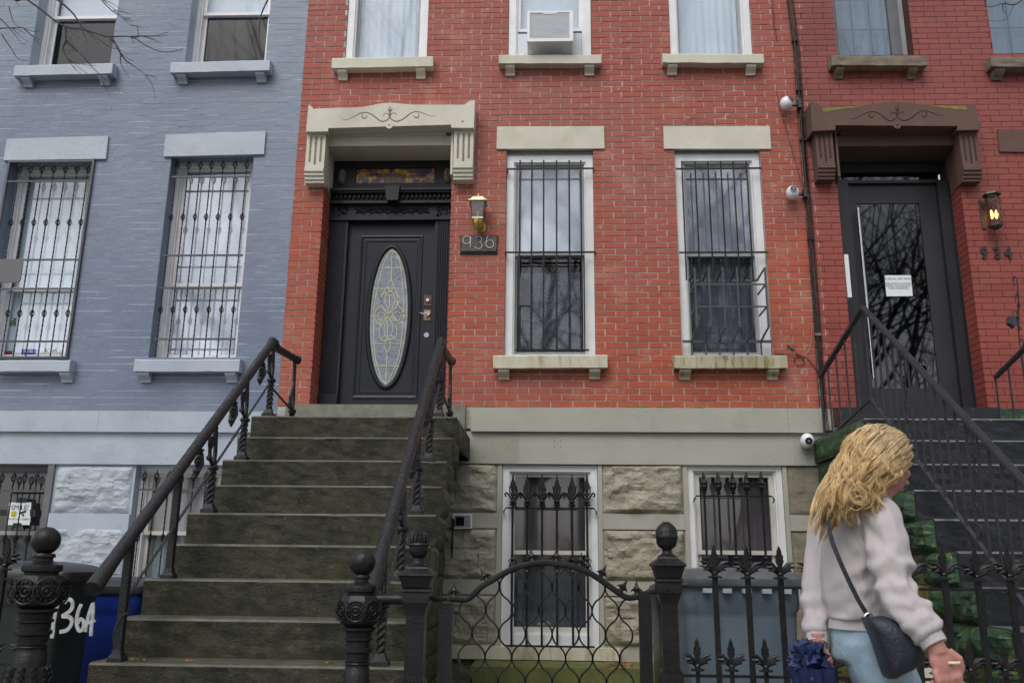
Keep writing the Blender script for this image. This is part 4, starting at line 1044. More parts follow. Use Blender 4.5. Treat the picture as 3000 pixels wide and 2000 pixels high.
# ================================================================ deep red house on the right
hr = thing('brick_house', (4.6, .2, 0), 'deep red brick row house with brownstone trim and a modern black door, on the right', 'house')
RD = (2.812, 4.0, 2.6, 5.38); RS1 = (2.935, 3.70, 6.23, 8); RS2 = (4.488, 5.4, 6.23, 8); RG = (4.66, 5.5, 3.1, 5.235)
XR1 = 6.6
cells(2.601, XR1, 2.45, ZT, .006, .40, [RD, RS1, RS2, RG]).build('wall', dmortar_m, hr)
CR = CO
def stagR(k, a, b): return a+(.006 if k % 2 else -.086), b
br = lay_bricks(2.604, XR1, ZB, ZT, CR, .2045, .0055, [RD, RS1, RS2, RG], stagR, phase=.07)
# the two walls meet in teeth: where the orange bricks reach over, leave room
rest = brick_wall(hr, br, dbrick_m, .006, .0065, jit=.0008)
z = ZB; k = 0
while z < 5.0:
    ed = [0, .10, .22] if k % 2 else [0, .205, .22]
    for a, b in zip(ed[:-1], ed[1:]):
        rest.box(RD[1]-.006, RD[1]+.02, a+(.004 if a else -.0005), b-.002, z+.0028, z+CR-.0028)
        rest.box(RD[0]-.02, RD[0]+.006, a+(.004 if a else -.0005), b-.002, z+.0028, z+CR-.0028)
    z += CR; k += 1
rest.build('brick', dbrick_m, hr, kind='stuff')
blgl = glass('blue_grey_window_glass', 1.9, (.75,.82,.88), .01)
def rwin(h, z0, z1, bars=True, cu=curtain_m):
    wv = MB(); fr = frame_mb(h[0]+.004, h[1]-.004, z0, z1, .13, .22, .045, .045, .045, .02); wv.add(fr.v, fr.f)
    wo = wv.build('window', lgreyf_m, hr)
    frame_mb(h[0]+.05, h[1]-.05, z0+.02, z1-.045, .15, .2, .03, .10).build('sash', greyf_m, wo)
    pane(h[0]+.08, h[1]-.15, z0+.05, z1-.07, .17, blgl, wo)
    if bars:
        t = MB(); a, b = h[0]+.08, h[1]-.15
        for u in (.31, .66): t.box(a+(b-a)*u-.006, a+(b-a)*u+.006, .182, .187, z0+.05, z1-.07)
        z_ = z0+.02
        while z_+.28 < z1: z_ += .36; t.box(a, b, .1815, .1875, z_-.006, z_+.006)
        t.build('muntin_grid', mat('muntin_grey_%d' % int(h[0]*10), (.13,.15,.17), None, .5), wo)
    pleats(h[0]+.06, h[1]-.06, z0+.03, z1-.05, .23, .006, .08).build('curtain', cu, wo, smooth='all')
    MB().add([(h[0],.225,z0),(h[1],.225,z0),(h[1],.225,z1),(h[0],.225,z1),(h[0],.7,z0),(h[1],.7,z0),(h[1],.7,z1),(h[0],.7,z1)],[(4,5,6,7),(0,4,7,3),(1,2,6,5),(3,7,6,2),(0,1,5,4)]).build('room', dark_m, wo)
    return wo
teal = mat('grey_green_curtain', (.42,.45,.46), (.32,.35,.36), .9, 3, stretch=(3,1,.5))
rwin(RS1, 6.26, 7.45, cu=teal); rwin(RS2, 6.26, 7.45, cu=teal); rwin(RG, 3.12, 5.2, bars=False)
stone_sill(hr, Q7(975,363), Q7(1600,365), 29, brownsill_m, .12, (.095,.86), .085, .085, 'weathered brown window sill with a pale worn face')
stone_sill(hr, Q7(2018,371), (3040,167), 29, brownsill_m, .12, (.20,), .10, .085)
MB().quad([Q7(2068,850), (3060,379), (3060,446), Q7(2080,995)], -.02, .02).build('lintel', brown_m, hr)
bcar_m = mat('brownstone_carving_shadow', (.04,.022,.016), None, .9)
def tr(p): return p
scr2 = []
kx = (1720-1085)/(1565-470); 
for path, r in scr: scr2.append(([(1085+(x-470)*kx, 762+(y-245)*.58) for x, y in path], r))
P934 = dict(head=[(838,668),(870,672),(893,683),(908,703),(912,710),(1000,705),(1110,698),(1200,690),(1260,680),(1320,673),(1390,670),(1450,672),(1520,680),(1600,690),(1740,696),(1868,702),(1878,690),(1900,680),(1922,677),(1940,770),(1952,852),(1803,855),(1803,828),(1003,822),(1003,853),(850,860)],
    carve=scr2, pend=(1405,825), pr=.038, cl=((868,860),(993,860),(995,1165),(892,1165)), cr=((1815,870),(1937,872),(1966,1180),(1846,1180)))
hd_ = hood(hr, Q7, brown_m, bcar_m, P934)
hm_ = mat('hood_moss', (.24,.25,.045), (.15,.15,.05), .95, 14)
for o_ in ([(914,712),(1000,706),(1110,699),(1215,690),(1120,708),(1000,722),(925,738)], [(1600,691),(1740,697),(1866,703),(1862,722),(1790,716),(1690,706)]):
    MB().outline([Q7(*p) for p in o_], -.2022, -.199).build('moss_stain', hm_, hd_)
zf0 = at(*Q7(1400,957), -.03).z; zf1 = at(*Q7(1400,890), -.03).z
MB().box(RD[0]+.004, RD[1]-.004, -.03, .40, zf0, zf1).build('door_lintel', brown_m, hr)
t = MB()
for yy_, za, zb_ in ((-.06, zf1, zf1+.03), (-.10, zf1+.03, zf1+.06), (-.15, zf1+.06, zf1+.095)): t.box(RD[0]+.06, RD[1]-.06, yy_, .004, za, zb_)
t.build('bed_moulding', brown_m, hr)
for xa, xb in ((RD[0]-.01, RD[0]+.012), (RD[1]-.012, RD[1]+.01)):
    z0_ = at(*Q7(1845,1180), 0).z
    MB().add([(xa,-.10,z0_),(xb,-.10,z0_),(xb,-.10,5.36),(xa,-.10,5.36),(xa,.22,z0_-.10),(xb,.22,z0_-.10),(xb,.22,5.36),(xa,.22,5.36)],
             [(0,1,2,3),(7,6,5,4),(0,4,5,1),(1,5,6,2),(2,6,7,3),(3,7,4,0)]).build('stone_flank', brown_m, hr)
# modern black door in a deep black frame
YD = .30
dblack = mat('satin_black_frame', (.020,.021,.026), (.026,.027,.033), .38, 3)
zdt = at(*Q7(1350,1182), YD-.04).z
ztr = at(*Q7(1350,1125), YD).z
fr = MB()
xl_ = at(*Q7(1070,1205), YD).x; xr_ = at(*Q7(1655,1210), YD).x
xl2 = RD[0]+.012; xr2 = RD[1]-.012
fr.box(xl2, xl_, YD-.06, YD+.1, 2.60, zdt-.03); fr.box(xr_, xr_+.10, YD-.05, YD+.1, 2.60, zdt-.03); fr.box(xr_+.10, xr2, YD-.10, YD+.1, 2.60, zdt-.03)
fr.box(xl2, xr2, YD-.04, YD+.1, zdt-.03, zdt); fr.box(xl2, xr2, YD+.02, YD+.1, ztr, zf0)
dfr = fr.build('door_frame', dblack, hr)
pane(xl2, xr2-.15, zdt, ztr, YD+.03, dglass_m, dfr)
lf = MB()
zt_ = at(*Q7(1350,1210), YD).z-.004
gT = at(*Q7(1355,1335), YD); gl0 = at(*Q7(1153,1335), YD).x*.5+at(*Q8(1225,1090), YD).x*.5; gr0 = at(*Q7(1560,1335), YD).x*.5+at(*Q8(1676,1095), YD).x*.5; gzb = at(*Q8(1450,1092), YD).z
lf.box(xl_+.003, gl0, YD, YD+.05, 2.63, zt_); lf.box(gr0, xr_-.003, YD, YD+.05, 2.63, zt_); lf.box(gl0, gr0, YD+.001, YD+.05, 2.63, gzb); lf.box(gl0, gr0, YD+.001, YD+.05, gT.z, zt_)
d934 = lf.build('front_door', dblack, hr, label='black front door with one tall pane and a long steel pull')
pane(gl0-.004, gr0+.004, gzb-.004, gT.z+.004, YD+.012, dglass_m, d934)
MB().box(xl2, xr2, YD+.11, YD+.13, 2.6, 5.3).build('entry_backing', dark_m, hr)
pa, pb = at(*Q7(1150,1365), YD-.06), at(*Q8(1254,1030), YD-.06); xm = (pa.x+pb.x)/2
t = MB(); t.tube([(xm, YD-.06, pb.z), (xm, YD-.06, pa.z)], .015, 12)
for z_ in (pb.z+.15, pa.z-.15): t.tube([(xm, YD-.06, z_), (xm, YD+.0, z_)], .009, 8)
t.build('pull_handle', steel_m, d934, smooth=True)
MB().quad([Q8(1058,213), Q8(1086,213), Q8(1111,494), Q8(1083,494)], .02, .20).build('white_board', plastic_m, hr)
nt_ = MB().quad([Q8(1325,350), Q8(1498,350), Q8(1510,486), Q8(1338,488)], YD-.004, YD-.001).build('paper_notice', paper_m, label='white paper notice taped on the glass of the modern black door', cat='notice')
pc = at(*Q8(1415,374), YD-.005); text_mesh('UPS/ FED EX/ USPS/ AMAZON', .028, ink_m, 'lettering', (pc.x, YD-.0055, pc.z), nt_, xs=.85)
pc = at(*Q8(1416,420), YD-.005); text_mesh('PLEASE LEAVE ALL PACKAGES\nINSIDE THE BUILDING\nNEAR MAILBOXES.', .028, ink_m, 'lettering', (pc.x, YD-.0055, pc.z), nt_, xs=.85, sp=.85)
front_slab('base_course', (2900,1196), (2900,1265), 4.06, 6.6, -.02, .05, green_m, hr)
MB().box(2.66, 4.055, -.055, .40, 2.30, 2.612).build('threshold', black_m, hr)
MB().box(2.602, 6.6, .02, .4, 0, 2.5).build('basement_wall', rock2_m, hr)
num_m = mat('bronze_numeral', (.06,.05,.045), None, .35, metal=.6)
ns = thing('house_numbers', (at(2930,750,0).x, 0, at(2930,760,0).z), 'dark metal house number 934 on the deep red brick', 'house number')
for ch, X in (('9',1980), ('3',2065), ('4',2137)):
    p = at(*Q8(X, 207), -.01); o = text_mesh(ch, .155, num_m, 'numeral', (p.x, -.008, p.z), ns, extrude=.006, bold=.007, xs=.8)

# ================================================================ stoops
def stoop(name, xl, xr, nsteps, m, mt, side_l, side_r, label, inner=None, outs=0, inset=0, ztop=2.302, h=.2005, d=.2615, y0=-1.325, tl='top_step'):
    st = thing(name, ((xl+xr)/2, -2.2, 0), label, 'steps')
    for n in range(nsteps):
        zt_, yf = ztop-h*n, y0-d*n
        yb = -.06 if n == 0 else yf+d+.06
        NX = 44; vs = []; fs = []
        rw = 10
        for i in range(NX+1):
            u = i/NX; x = xl+(xr-xl)*u
            q = noise.noise(Vector((x*7, n*3.3, 1)))*.006+noise.noise(Vector((x*23, n*5.1, 4)))*.004
            q2 = noise.noise(Vector((x*11, n*3.3, 9)))*.005
            chip = .018*max(0, noise.noise(Vector((x*4.1, n*8.7, 2)))-.42)*2
            P_ = [(yb, zt_+.002), (yf+.03, zt_+.002+q*.2), (yf+.008+q*.5+chip, zt_-.001-chip), (yf-.002+q*.6, zt_-.012-chip), (yf+q2, zt_-.035)]
            for k_ in range(1, 6): P_.append((yf+.004*k_/5+noise.noise(Vector((x*9, zt_*13+k_*1.9, n)))*.007, zt_-.035-(h-.033)*k_/5))
            for y_, z_ in P_: vs.append((x, y_, z_))
        for i in range(NX):
            for k_ in range(rw-1): a = i*rw+k_; fs.append((a, a+1, a+rw+1, a+rw))
        o = MB().add(vs, fs); 
        o.add([vs[k_] for k_ in range(rw)]+[(xl, yb, zt_-h)], [tuple(range(rw+1))]); o.add([vs[NX*rw+k_] for k_ in range(rw)]+[(xr, yb, zt_-h)], [tuple(range(rw+1))])
        o.add([(xl,yb,zt_-h),(xr,yb,zt_-h),(xr,yb,zt_),(xl,yb,zt_)], [(0,1,2,3)])
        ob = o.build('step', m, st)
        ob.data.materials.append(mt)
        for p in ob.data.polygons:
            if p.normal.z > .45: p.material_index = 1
    # side walls of rock faced blocks, one or two to a course
    for side, x, mm in ((-1, xl, side_l), (1, xr, side_r)):
        if mm is None: continue
        for n in range(nsteps):
            zt_, yf = ztop-h*n, y0-d*n
            ys_ = [yf+.01]
            if inset and side > 0: ys_.append(yf+.40 if n else -.85); (n == 0 and ys_.append(-.42))
            while ys_[-1] < -.35: ys_.append(min(-.012, ys_[-1]+random.uniform(.40, .75)))
            if -.012-ys_[-1] > 0: ys_[-1] = -.012
            for a, b in zip(ys_[:-1], ys_[1:]):
                t = rough_block(a+.002, b-.002, zt_-h+.003, zt_-.004, 0, (.030 if not outs or a != ys_[0] else .085), seed=n*5+int(a*10), nx=16, nz=9, amp=1.0)
                # turn the block to face sideways
                t.v = [(x-side*((0 if a == ys_[0] or (n == 0 and b <= -.4) else inset) if inset and side > 0 else .0 if n == 0 else .055 if not outs else -.005 if a == ys_[0] else .03)+side*(-vy), vx, vz) for vx, vy, vz in t.v]
                t.build('side_stone', mm if a == ys_[0] or n < 2 or not inner else (inner if n > 3 else rock2_m), st)
    MB().box(xl+.02, xr-.02-inset*1.1, y0-d*(nsteps-1)+.08, -.06, 0, ztop-h*nsteps+.02).build('core', m, st) if ztop-h*nsteps > 0 else None
    # fill under the steps
    for n in range(1, nsteps):
        pass
    return st
XSL, XSR = -2.311, -.708
stoop('stone_stoop', XSL, XSR, 11, step_m, tread_m, prock_m, stepside_m, 'dark mossy stone steps up to the black oval glass door', inset=.22)
stoop('stone_stoop', at(2531,1212,-1.325).x, 4.75, 11, black_m, blacktread_m, green_m, None, 'black painted stone steps with green painted rock sides, up to the modern door', inner=yellow_m, outs=1)


# ================================================================ stoop handrails
SL = .2005/.2615
def zline(y, off): return 2.302+off+(y+1.325)*SL
def on_line(px, py, off, lo=-4.6, hi=-1.2):
    for _ in range(40):
        m_ = (lo+hi)/2; p = at(px, py, m_)
        if (p.z-zline(m_, off)) > 0: hi = m_     # point above the line: come forward
        else: lo = m_
    return at(px, py, (lo+hi)/2)
def solve_line(px, py, off):
    best = min(((abs(at(px, py, -4.6+i*.01).z-zline(-4.6+i*.01, off)), i) for i in range(340)))
    return at(px, py, -4.6+best[1]*.01)
def scroll(t, c, r, turns=1.5, w=.006, flip=1, n=22):
    t.tube([(c[0], c[1]+flip*r*(1-i/n*.85)*math.cos(2*PI*turns*i/n), c[2]+r*(1-i/n*.85)*math.sin(2*PI*turns*i/n)) for i in range(n+1)], w, 5)
def handrail(label, X, y_end, end_px, wall_end, feet, plain, sgn):
    hr_ = thing('handrail', (X, -2.4, .6), label, 'handrail', 'iron handrails of the brown stone steps')
    offr = .585; offl = .25
    # the rail: flared lower end, straight flight, knee at the top, short fall to the wall
    y0 = -1.325
    P_ = [Vector((X, y_end-.0, zline(y_end, offr)-.004))]
    rad = [.044]
    for i in range(1, 15):
        y = y_end+(y0-.05-y_end)*i/14; P_.append(Vector((X, y, zline(y, offr)))); rad.append(.0345)
    P_ += [Vector((X, y0+.0, zline(y0, offr)+.018)), Vector((X, y0+.06, zline(y0, offr)+.018)), Vector((X, y0+.13, zline(y0, offr)-.012))]; rad += [.034,.034,.033]
    P_ += [Vector((X, wall_end, at(*end_px, wall_end).z))]; rad += [.031]
    rad[1] = .036
    MB().tube(P_, rad, 14).build('rail', rail_m, hr_, smooth=True)
    e = P_[-1]; MB().ball(tuple(e), .042, 10).build('end_ball', rail_m, hr_, smooth=True)
    # lower twisted rod
    t = MB(); n = 150; vs = []; fs = []
    for i in range(n+1):
        y = y_end+.35+(y0-y_end-.35)*i/n; z = zline(y, offl)
        for k_ in range(4):
            g = k_*PI/2+i*.55; vs.append((X+.011*math.cos(g), y, z+.011*math.sin(g)))
    for i in range(n):
        for k_ in range(4): fs.append((i*4+k_, i*4+(k_+1)%4, (i+1)*4+(k_+1)%4, (i+1)*4+k_))
    t.add(vs, fs); t.tube([(X, y0, zline(y0, offl)), (X, wall_end-.02, zline(y0, offl)-.10)], .009, 5)
    t.build('twisted_rod', rail_m, hr_)
    # balusters
    for n_, (k_, pl) in enumerate(zip(feet, plain)):
        if k_ == -1: yb, zb_ = wall_end-.03, 2.302; ztop_ = P_[-1].z; zl_ = zline(y0, offl)-.10
        else: yb = y0-.2615*k_+.055; zb_ = 2.302-.2005*k_; ztop_ = zline(yb, offr); zl_ = zline(yb, offl)
        t = MB()
        if pl:
            t.box(X-.019, X+.019, yb-.019, yb+.019, zb_, ztop_)
            t.lathe([(.052,0),(.052,.02),(.036,.035),(.03,.06)], (X, yb, zb_), 4)
        else:
            t.lathe([(.062,0),(.062,.022),(.045,.034),(.034,.055),(.028,.062)], (X, yb, zb_), 4)
            # rope column
            vs = []; fs = []; m2 = 40; nn = 10; zc0, zc1 = zb_+.06, zl_-.015
            for i in range(m2+1):
                for q in range(nn):
                    g = 2*PI*q/nn; rr = .0225+.0055*math.cos(3*(g-i*.30)); vs.append((X+rr*math.cos(g), yb+rr*math.sin(g), zc0+(zc1-zc0)*i/m2))
            for i in range(m2):
                for q in range(nn): fs.append((i*nn+q, i*nn+(q+1)%nn, (i+1)*nn+(q+1)%nn, (i+1)*nn+q))
            t.add(vs, fs)
            t.lathe([(.02,-.02),(.032,-.012),(.036,.0),(.032,.012),(.02,.02)], (X, yb, zl_), 10)
            # fork: one arm to the rail, a curled arm in front
            t.tube([(X, yb, zl_), (X, yb+.012, zl_+.10), (X, yb+.0, zl_+.2), (X, yb-.03, ztop_-.03+.0)], [.016,.015,.014,.016], 6, flat=1.4)
            t.tube([(X, yb, zl_+.01), (X, yb-.07, zl_+.05), (X, yb-.085, zl_+.11), (X, yb-.03, zl_+.20), (X, yb-.0, zl_+.27)], [.012,.013,.013,.013,.012], 6, flat=1.3)
            t.ball((X, yb-.085, zl_+.055), .02, 8)
        b = t.build('baluster', rail_m, hr_)
        if not pl and k_ >= 0:
            t = MB(); cz = zline(yb+.02, offr)-.15
            scroll(t, (X, yb-.075, zline(yb-.075, offr)-.13), .05, 1.6, .009)
            t.lathe([(.045,-.006),(.045,.006)], (X, yb-.075, 0), 8) if 0 else None
            for i in range(6):
                g = i*PI/3; t.ball((X, yb-.075+.022*math.cos(g), zline(yb-.075, offr)-.13+.022*math.sin(g)), .010, 6)
            t.build('scroll', rail_m, b)
    # leaf drops hanging from the rail between the balusters
    for k_ in feet:
        if k_ < 0: continue
        yb = y0-.2615*(k_+1)+.055+.0
        if yb < y_end+.9 : continue
        z_ = zline(yb, offr)-.035
        t = MB(); t.tube([(X, yb, z_), (X, yb+.03, z_-.04), (X, yb+.02, z_-.10), (X, yb-.01, z_-.15), (X, yb-.004, z_-.19)], [.012,.022,.034,.026,.006], 7, flat=.5)
        scroll(t, (X, yb, z_-.10), .042, 1.4, .008, -1)
        t.tube([(X, yb+.02, z_-.01), (X, yb+.06, z_-.012), (X, yb+.085, z_+.0)], [.012,.009,.003], 5)
        t.build('leaf_drop', rail_m, hr_)
    return hr_
Xl = -2.195
handrail('black iron handrail with a flared lower end, left side of the brown steps', Xl, -3.70, (879,1054), -.62, [0, 2, 4, 6, 8, -1], [0, 0, 0, 1, 1, 0], -1)
Xr = at(1293,1005,-1.3).x+.0
handrail('black iron handrail on the right side of the brown steps, nearest the doorbell panel', Xr, -3.75, (1333,1058), -.55, [0, 2, 4, 6, 8, -1], [0, 0, 0, 0, 0, 0], 1)
# bent flat strap at the foot of the left rail
t = MB(); pts = [at(*Q3(x, y), -3.45) for x, y in ((850,1060),(845,1100),(800,1130),(760,1200),(745,1260),(750,1330))]
t.tube([tuple(p) for p in pts], .007, 5, flat=.5); tag(t.build('bent_strap', rail_m), 'loose bent iron strap curling from the foot of the left handrail', 'iron strap')

# ================================================================ posts, gate and fence by the pavement
YF = -4.15
def post(name, label, cx, rows, group=None, y=YF, n=24, rosette=None, gad=None):
    """rows: (px half width, py) from top to bottom down to the ground"""
    pr = []
    for hw, py in rows:
        p = at(cx, py, y); q = at(cx+hw, py, y); pr.append((max(.001, q.x-p.x), p.z))
    c = at(cx, rows[len(rows)//2][1], y)
    th = thing(name, (c.x, y, 0), label, 'post', group)
    return th, c.x, pr
def lathe_part(th, x, pr, m, nm, n=20, sq=None, smooth=True, y=YF):
    pr = sorted(pr, key=lambda a: a[1])
    t = MB()
    if sq: t.lathe([(r*1.30, z) for r, z in pr], (x, y, 0), 4); o = t.build(nm, m, th)
    else: t.lathe([(r, z) for r, z in pr], (x, y, 0), n); o = t.build(nm, m, th, smooth=smooth)
    return o
def rosette(t, x, y, z, r, axis='y'):
    t.tube([(x+r*math.cos(g), y, z+r*math.sin(g)) for g in [2*PI*i/24 for i in range(24)]], r*.10, 5, closed=True)
    for i in range(12):
        g = 2*PI*i/12; t.ball((x+r*.72*math.cos(g), y, z+r*.72*math.sin(g)), r*.13, 6, (1,.6,1))
    t.tube([(x+r*.4*math.cos(g), y, z+r*.4*math.sin(g)) for g in [2*PI*i/18 for i in range(18)]], r*.09, 5, closed=True)
    t.ball((x, y, z), r*.17, 8, (1,.8,1))
def newel(label, cx, ytop, sc=1.0):
    pz = lambda v: ytop+v*sc
    th, x, _ = post('newel_post', label, cx, [(10, pz(40)), (10, pz(50))], 'round ball newel posts at the foot of the brown steps')
    zb_ = at(cx, pz(41), YF).z; rb = (at(cx+40.5*sc, pz(41), YF).x-x)
    MB().ball((x, YF, zb_), rb, 24).build('ball', iron_m, th, smooth=True)
    Z = lambda v: at(cx, pz(v), YF).z; W = lambda v: (at(cx+v*sc, pz(100), YF).x-x)
    lathe_part(th, x, [(W(20), Z(78)), (W(24), Z(84)), (W(24), Z(89)), (W(18), Z(92)), (W(19), Z(100)), (W(30), Z(106)), (W(45), Z(112)), (W(47), Z(120)), (W(46), Z(130)), (W(38), Z(134)), (W(38), Z(140))], iron_m, 'collar')
    # eight sided drum with rosettes
    t = MB(); t.lathe([(W(40), Z(238)), (W(56), Z(226)), (W(64), Z(205)), (W(66), Z(185)), (W(62), Z(160)), (W(50), Z(142)), (W(40), Z(138))], (x, YF, 0), 8, rot=PI/8*0)
    dr = t.build('drum', iron_m, th)
    for g in (-PI/2, -PI/2-PI/4*1.0, -PI/2+PI/4, 0, PI):
        t = MB(); rosette(t, 0, -W(61)-.003, 0, W(27))
        ca, sa = math.cos(g+PI/2), math.sin(g+PI/2)
        t.v = [(x+a*ca-b*sa, YF+a*sa+b*ca, Z(188)+c_) for a, b, c_ in t.v]
        t.build('rosette', iron_m, dr, smooth=True)
    lathe_part(th, x, [(W(48), Z(240)), (W(48), Z(248)), (W(38), Z(254)), (W(36), Z(268)), (W(42), Z(272)), (W(42), Z(278)), (W(34), Z(283)), (W(34), Z(300)), (W(41), Z(304)), (W(41), Z(314)), (W(33), Z(320)), (W(32), Z(340)), (W(37), Z(343)), (W(34), Z(347)), (W(37), Z(351)), (W(33), Z(356)), (W(33), Z(366)), (W(36), Z(370)), (W(38), Z(410)), (W(44), Z(440)), (W(50), Z(470)), (W(54), Z(560)), (W(60), Z(700)), (W(64), 0.0)], iron_m, 'shaft')
    t = MB()
    for v in (425, 441, 457):
        t.tube([(x+(W(41)+W(6)*((v-420)/40))*math.cos(g), YF+(W(41)+W(6)*((v-420)/40))*math.sin(g), Z(v)+W(5)*math.sin(12*g)) for g in [2*PI*i/72 for i in range(72)]], W(3), 4, closed=True)
    t.build('wave_band', iron_m, th)
newel('ball topped iron newel post by the bins, left foot of the brown steps', 134, 1542)
newel('ball topped iron newel post with rosettes, right foot of the brown steps', 1062, 1608, .95)

def gate_post(label, cx, v0, sc, kind):
    pz = lambda v: v0+v*sc
    th, x, _ = post('gate_post', label, cx, [(10, pz(40)), (10, pz(50))], 'square iron posts either side of the gate')
    Z = lambda v: at(cx, pz(v), YF).z; W = lambda v: (at(cx+v*sc, pz(100), YF).x-x)
    if kind == 'ribbed':
        prof = [(12,-1),(13,4),(20,8),(27,16),(32,26),(33,38),(35,42),(35,46),(32,50),(32,60),(26,72),(16,80),(14,84)]
    else:
        prof = [(4,0),(14,3),(22,10),(24,20),(25,30),(30,34),(31,38),(27,42),(27,54),(25,64),(18,72),(13,76),(14,84)]
    fin = lathe_part(th, x, [(W(a), Z(b)) for a, b in prof], iron_m, 'finial')
    t = MB(); nr = 14
    for k_ in range(nr):
        g = 2*PI*k_/nr
        rr = [(13,3),(21,9),(27.5,16),(32,26),(33,36)] if kind == 'ribbed' else [(14,3),(22,9),(24.5,18),(26,28)]
        t.tube([(x+W(a)*math.cos(g), YF+W(a)*math.sin(g), Z(b)) for a, b in rr], W(3.2), 5)
    t.build('rib', iron_m, fin, kind='stuff')
    lathe_part(th, x, [(W(16), Z(84)), (W(18), Z(92)), (W(28), Z(98)), (W(28), Z(102))], iron_m, 'neck')
    # square cap and body
    t = MB(); P_ = [(28,102),(30,106),(50,121),(51,127),(46,131),(44,137),(40,150),(38,160),(35,164),(41,166),(42,173),(36,176),(37,190),(37,205),(30,222),(26,236),(25,244),(25,420),(26,430),(32,434),(33,452),(34,560)]
    P_ = [(W(a)*1.40, Z(b)) for a, b in P_]+[(W(34)*1.40, 0.0)]
    t.lathe(sorted(P_, key=lambda a: a[1]), (x, YF, 0), 4)
    t.build('shaft', iron_m, th)
    t = MB()
    for s_ in range(5):
        xx = x-W(26)+W(52)*(s_+.5)/5; t.prism([(xx-W(5), Z(434)), (xx+W(5), Z(434)), (xx, Z(422))], YF-W(33)-.002, YF-W(20))
    if kind == 'ribbed':
        zc = Z(200)
        for a in range(8): g = a*PI/4; t.ball((x+W(10)*math.cos(g), YF-W(37), zc+W(9)*math.sin(g)), W(4), 6)
        t.ball((x, YF-W(38), zc), W(4), 6)
    t.build('leaf_ornament', iron_m, th)
    return x
xg0 = gate_post('iron gate post with an acorn finial, left of the arched gate', 1227, 1558, 1.0, 'acorn')
xg1 = gate_post('taller iron gate post with a ribbed ball finial, right of the arched gate', 1953, 1529, 1.0, 'ribbed')
p = at(1030+70, 1754, YF); q = at(1190, 1754, YF)
tag(MB().tube([(p.x-.06, YF, p.z), (q.x+.03, YF, p.z)], .022, 12).build('link_rail', iron_m, smooth=True), 'short round iron rail joining the right newel to the gate post', 'rail')

# ---- gate
YG = -4.12
zg = lambda px, py: at(px, py, YG)
gt = thing('garden_gate', (zg(1600,1800).x, YG, 0), 'arched black iron gate of wavy wires in front of the basement window', 'gate')
def sideplate(pxa, pxb, pyt, d=.02):
    a, b = zg(pxa, 1850), zg(pxb, 1850); return MB().box(a.x, b.x, YG-d, YG+d, .06, zg((pxa+pxb)/2, pyt).z)
sideplate(1286, 1325, 1766).build('hinge_stile', iron_m, gt)
sideplate(1873, 1909, 1731).build('latch_stile', iron_m, gt)
archp = [(1317,1751),(1345,1754),(1368,1754),(1385,1743),(1410,1718),(1440,1700),(1480,1676),(1520,1659),(1560,1650),(1598,1647),(1640,1652),(1685,1660),(1725,1676),(1765,1702),(1800,1727),(1825,1744),(1845,1750),(1873,1745),(1905,1732)]
ap = []
for i in range(len(archp)-1):
    p0, p1, p2, p3 = [Vector(archp[min(max(j, 0), len(archp)-1)]) for j in (i-1, i, i+1, i+2)]
    for s_ in range(4):
        u = s_/4; ap.append(.5*((2*p1)+(p2-p0)*u+(2*p0-5*p1+4*p2-p3)*u*u+(3*p1-p0-3*p2+p3)*u**3))
ap.append(Vector(archp[-1])); AW = [zg(*p) for p in ap]
MB().tube([tuple(p) for p in AW], .0135, 8).build('arch_rail', iron_m, gt, smooth=True)
MB().tube([(zg(1195+90,1750).x-.05, YG, zg(1290,1752).z), (zg(1290,1752).x+.03, YG, zg(1290,1752).z)], .010, 8).build('hinge_pin', iron_m, gt)
MB().tube([(zg(1909,1733).x-.01, YG, zg(1909,1733).z), (zg(1909,1733).x+.04, YG, zg(1909,1733).z)], .010, 8).build('hinge_pin', iron_m, gt)
def arch_z(x):
    for a, b in zip(AW[:-1], AW[1:]):
        if a.x <= x <= b.x: return a.z+(b.z-a.z)*(x-a.x)/(b.x-a.x)
    return AW[0].z if x < AW[0].x else AW[-1].z
for px, dx in ((1331,0),(1433,-.6),(1562,-.15),(1632,0),(1697,.2),(1755,.5),(1810,.6),(1864,0)):
    p = min(AW, key=lambda q: abs(q.x-zg(px, 1700).x)); t = MB(); r = .0
    def rot(pt, g): return (p.x+pt[0]*math.cos(g)+pt[1]*math.sin(g), YG, p.z-pt[0]*math.sin(g)+pt[1]*math.cos(g))
    t.tube([rot((0,.008), dx), rot((0,.022), dx), rot((0,.034), dx), rot((0,.045), dx), rot((0,.068), dx)], [.013,.008,.014,.007,.001], 6)
    for s_ in (-1, 1): t.tube([rot((0,.02), dx), rot((s_*.016,.03), dx), rot((s_*.024,.022), dx)], [.006,.006,.003], 5)
    t.build('spike', iron_m, gt)
# ogee wires
xa, xb = zg(1325, 1850).x, zg(1873, 1850).x; wch = (zg(1680,1850).x-zg(1603,1850).x)*.5*.985
per = zg(1600,1757).z-zg(1600,1896).z
znode = zg(1564, 1856).z; nW = int(round((xb-xa)/(wch*2)*2)); wch = (xb-xa)/nW
for i in range(nW+1):
    c0 = xa+wch*i; sg_ = 1 if i % 2 else -1
    if i in (0, nW): continue
    pts = []; z = .08; top = None
    N_ = 150
    for k_ in range(N_+1):
        z = .08+1.35*k_/N_
        ph = (z-znode)/per*2*PI
        c_ = math.cos(ph); sv = math.copysign(abs(c_)**.75, c_)
        x = c0+sg_*wch*.5*sv*1.0
        if z > arch_z(x)-.004: break
        pts.append((x, YG, z))
    if len(pts) > 3: MB().tube(pts[::1], .0052, 4).build('wire', iron_m, gt)

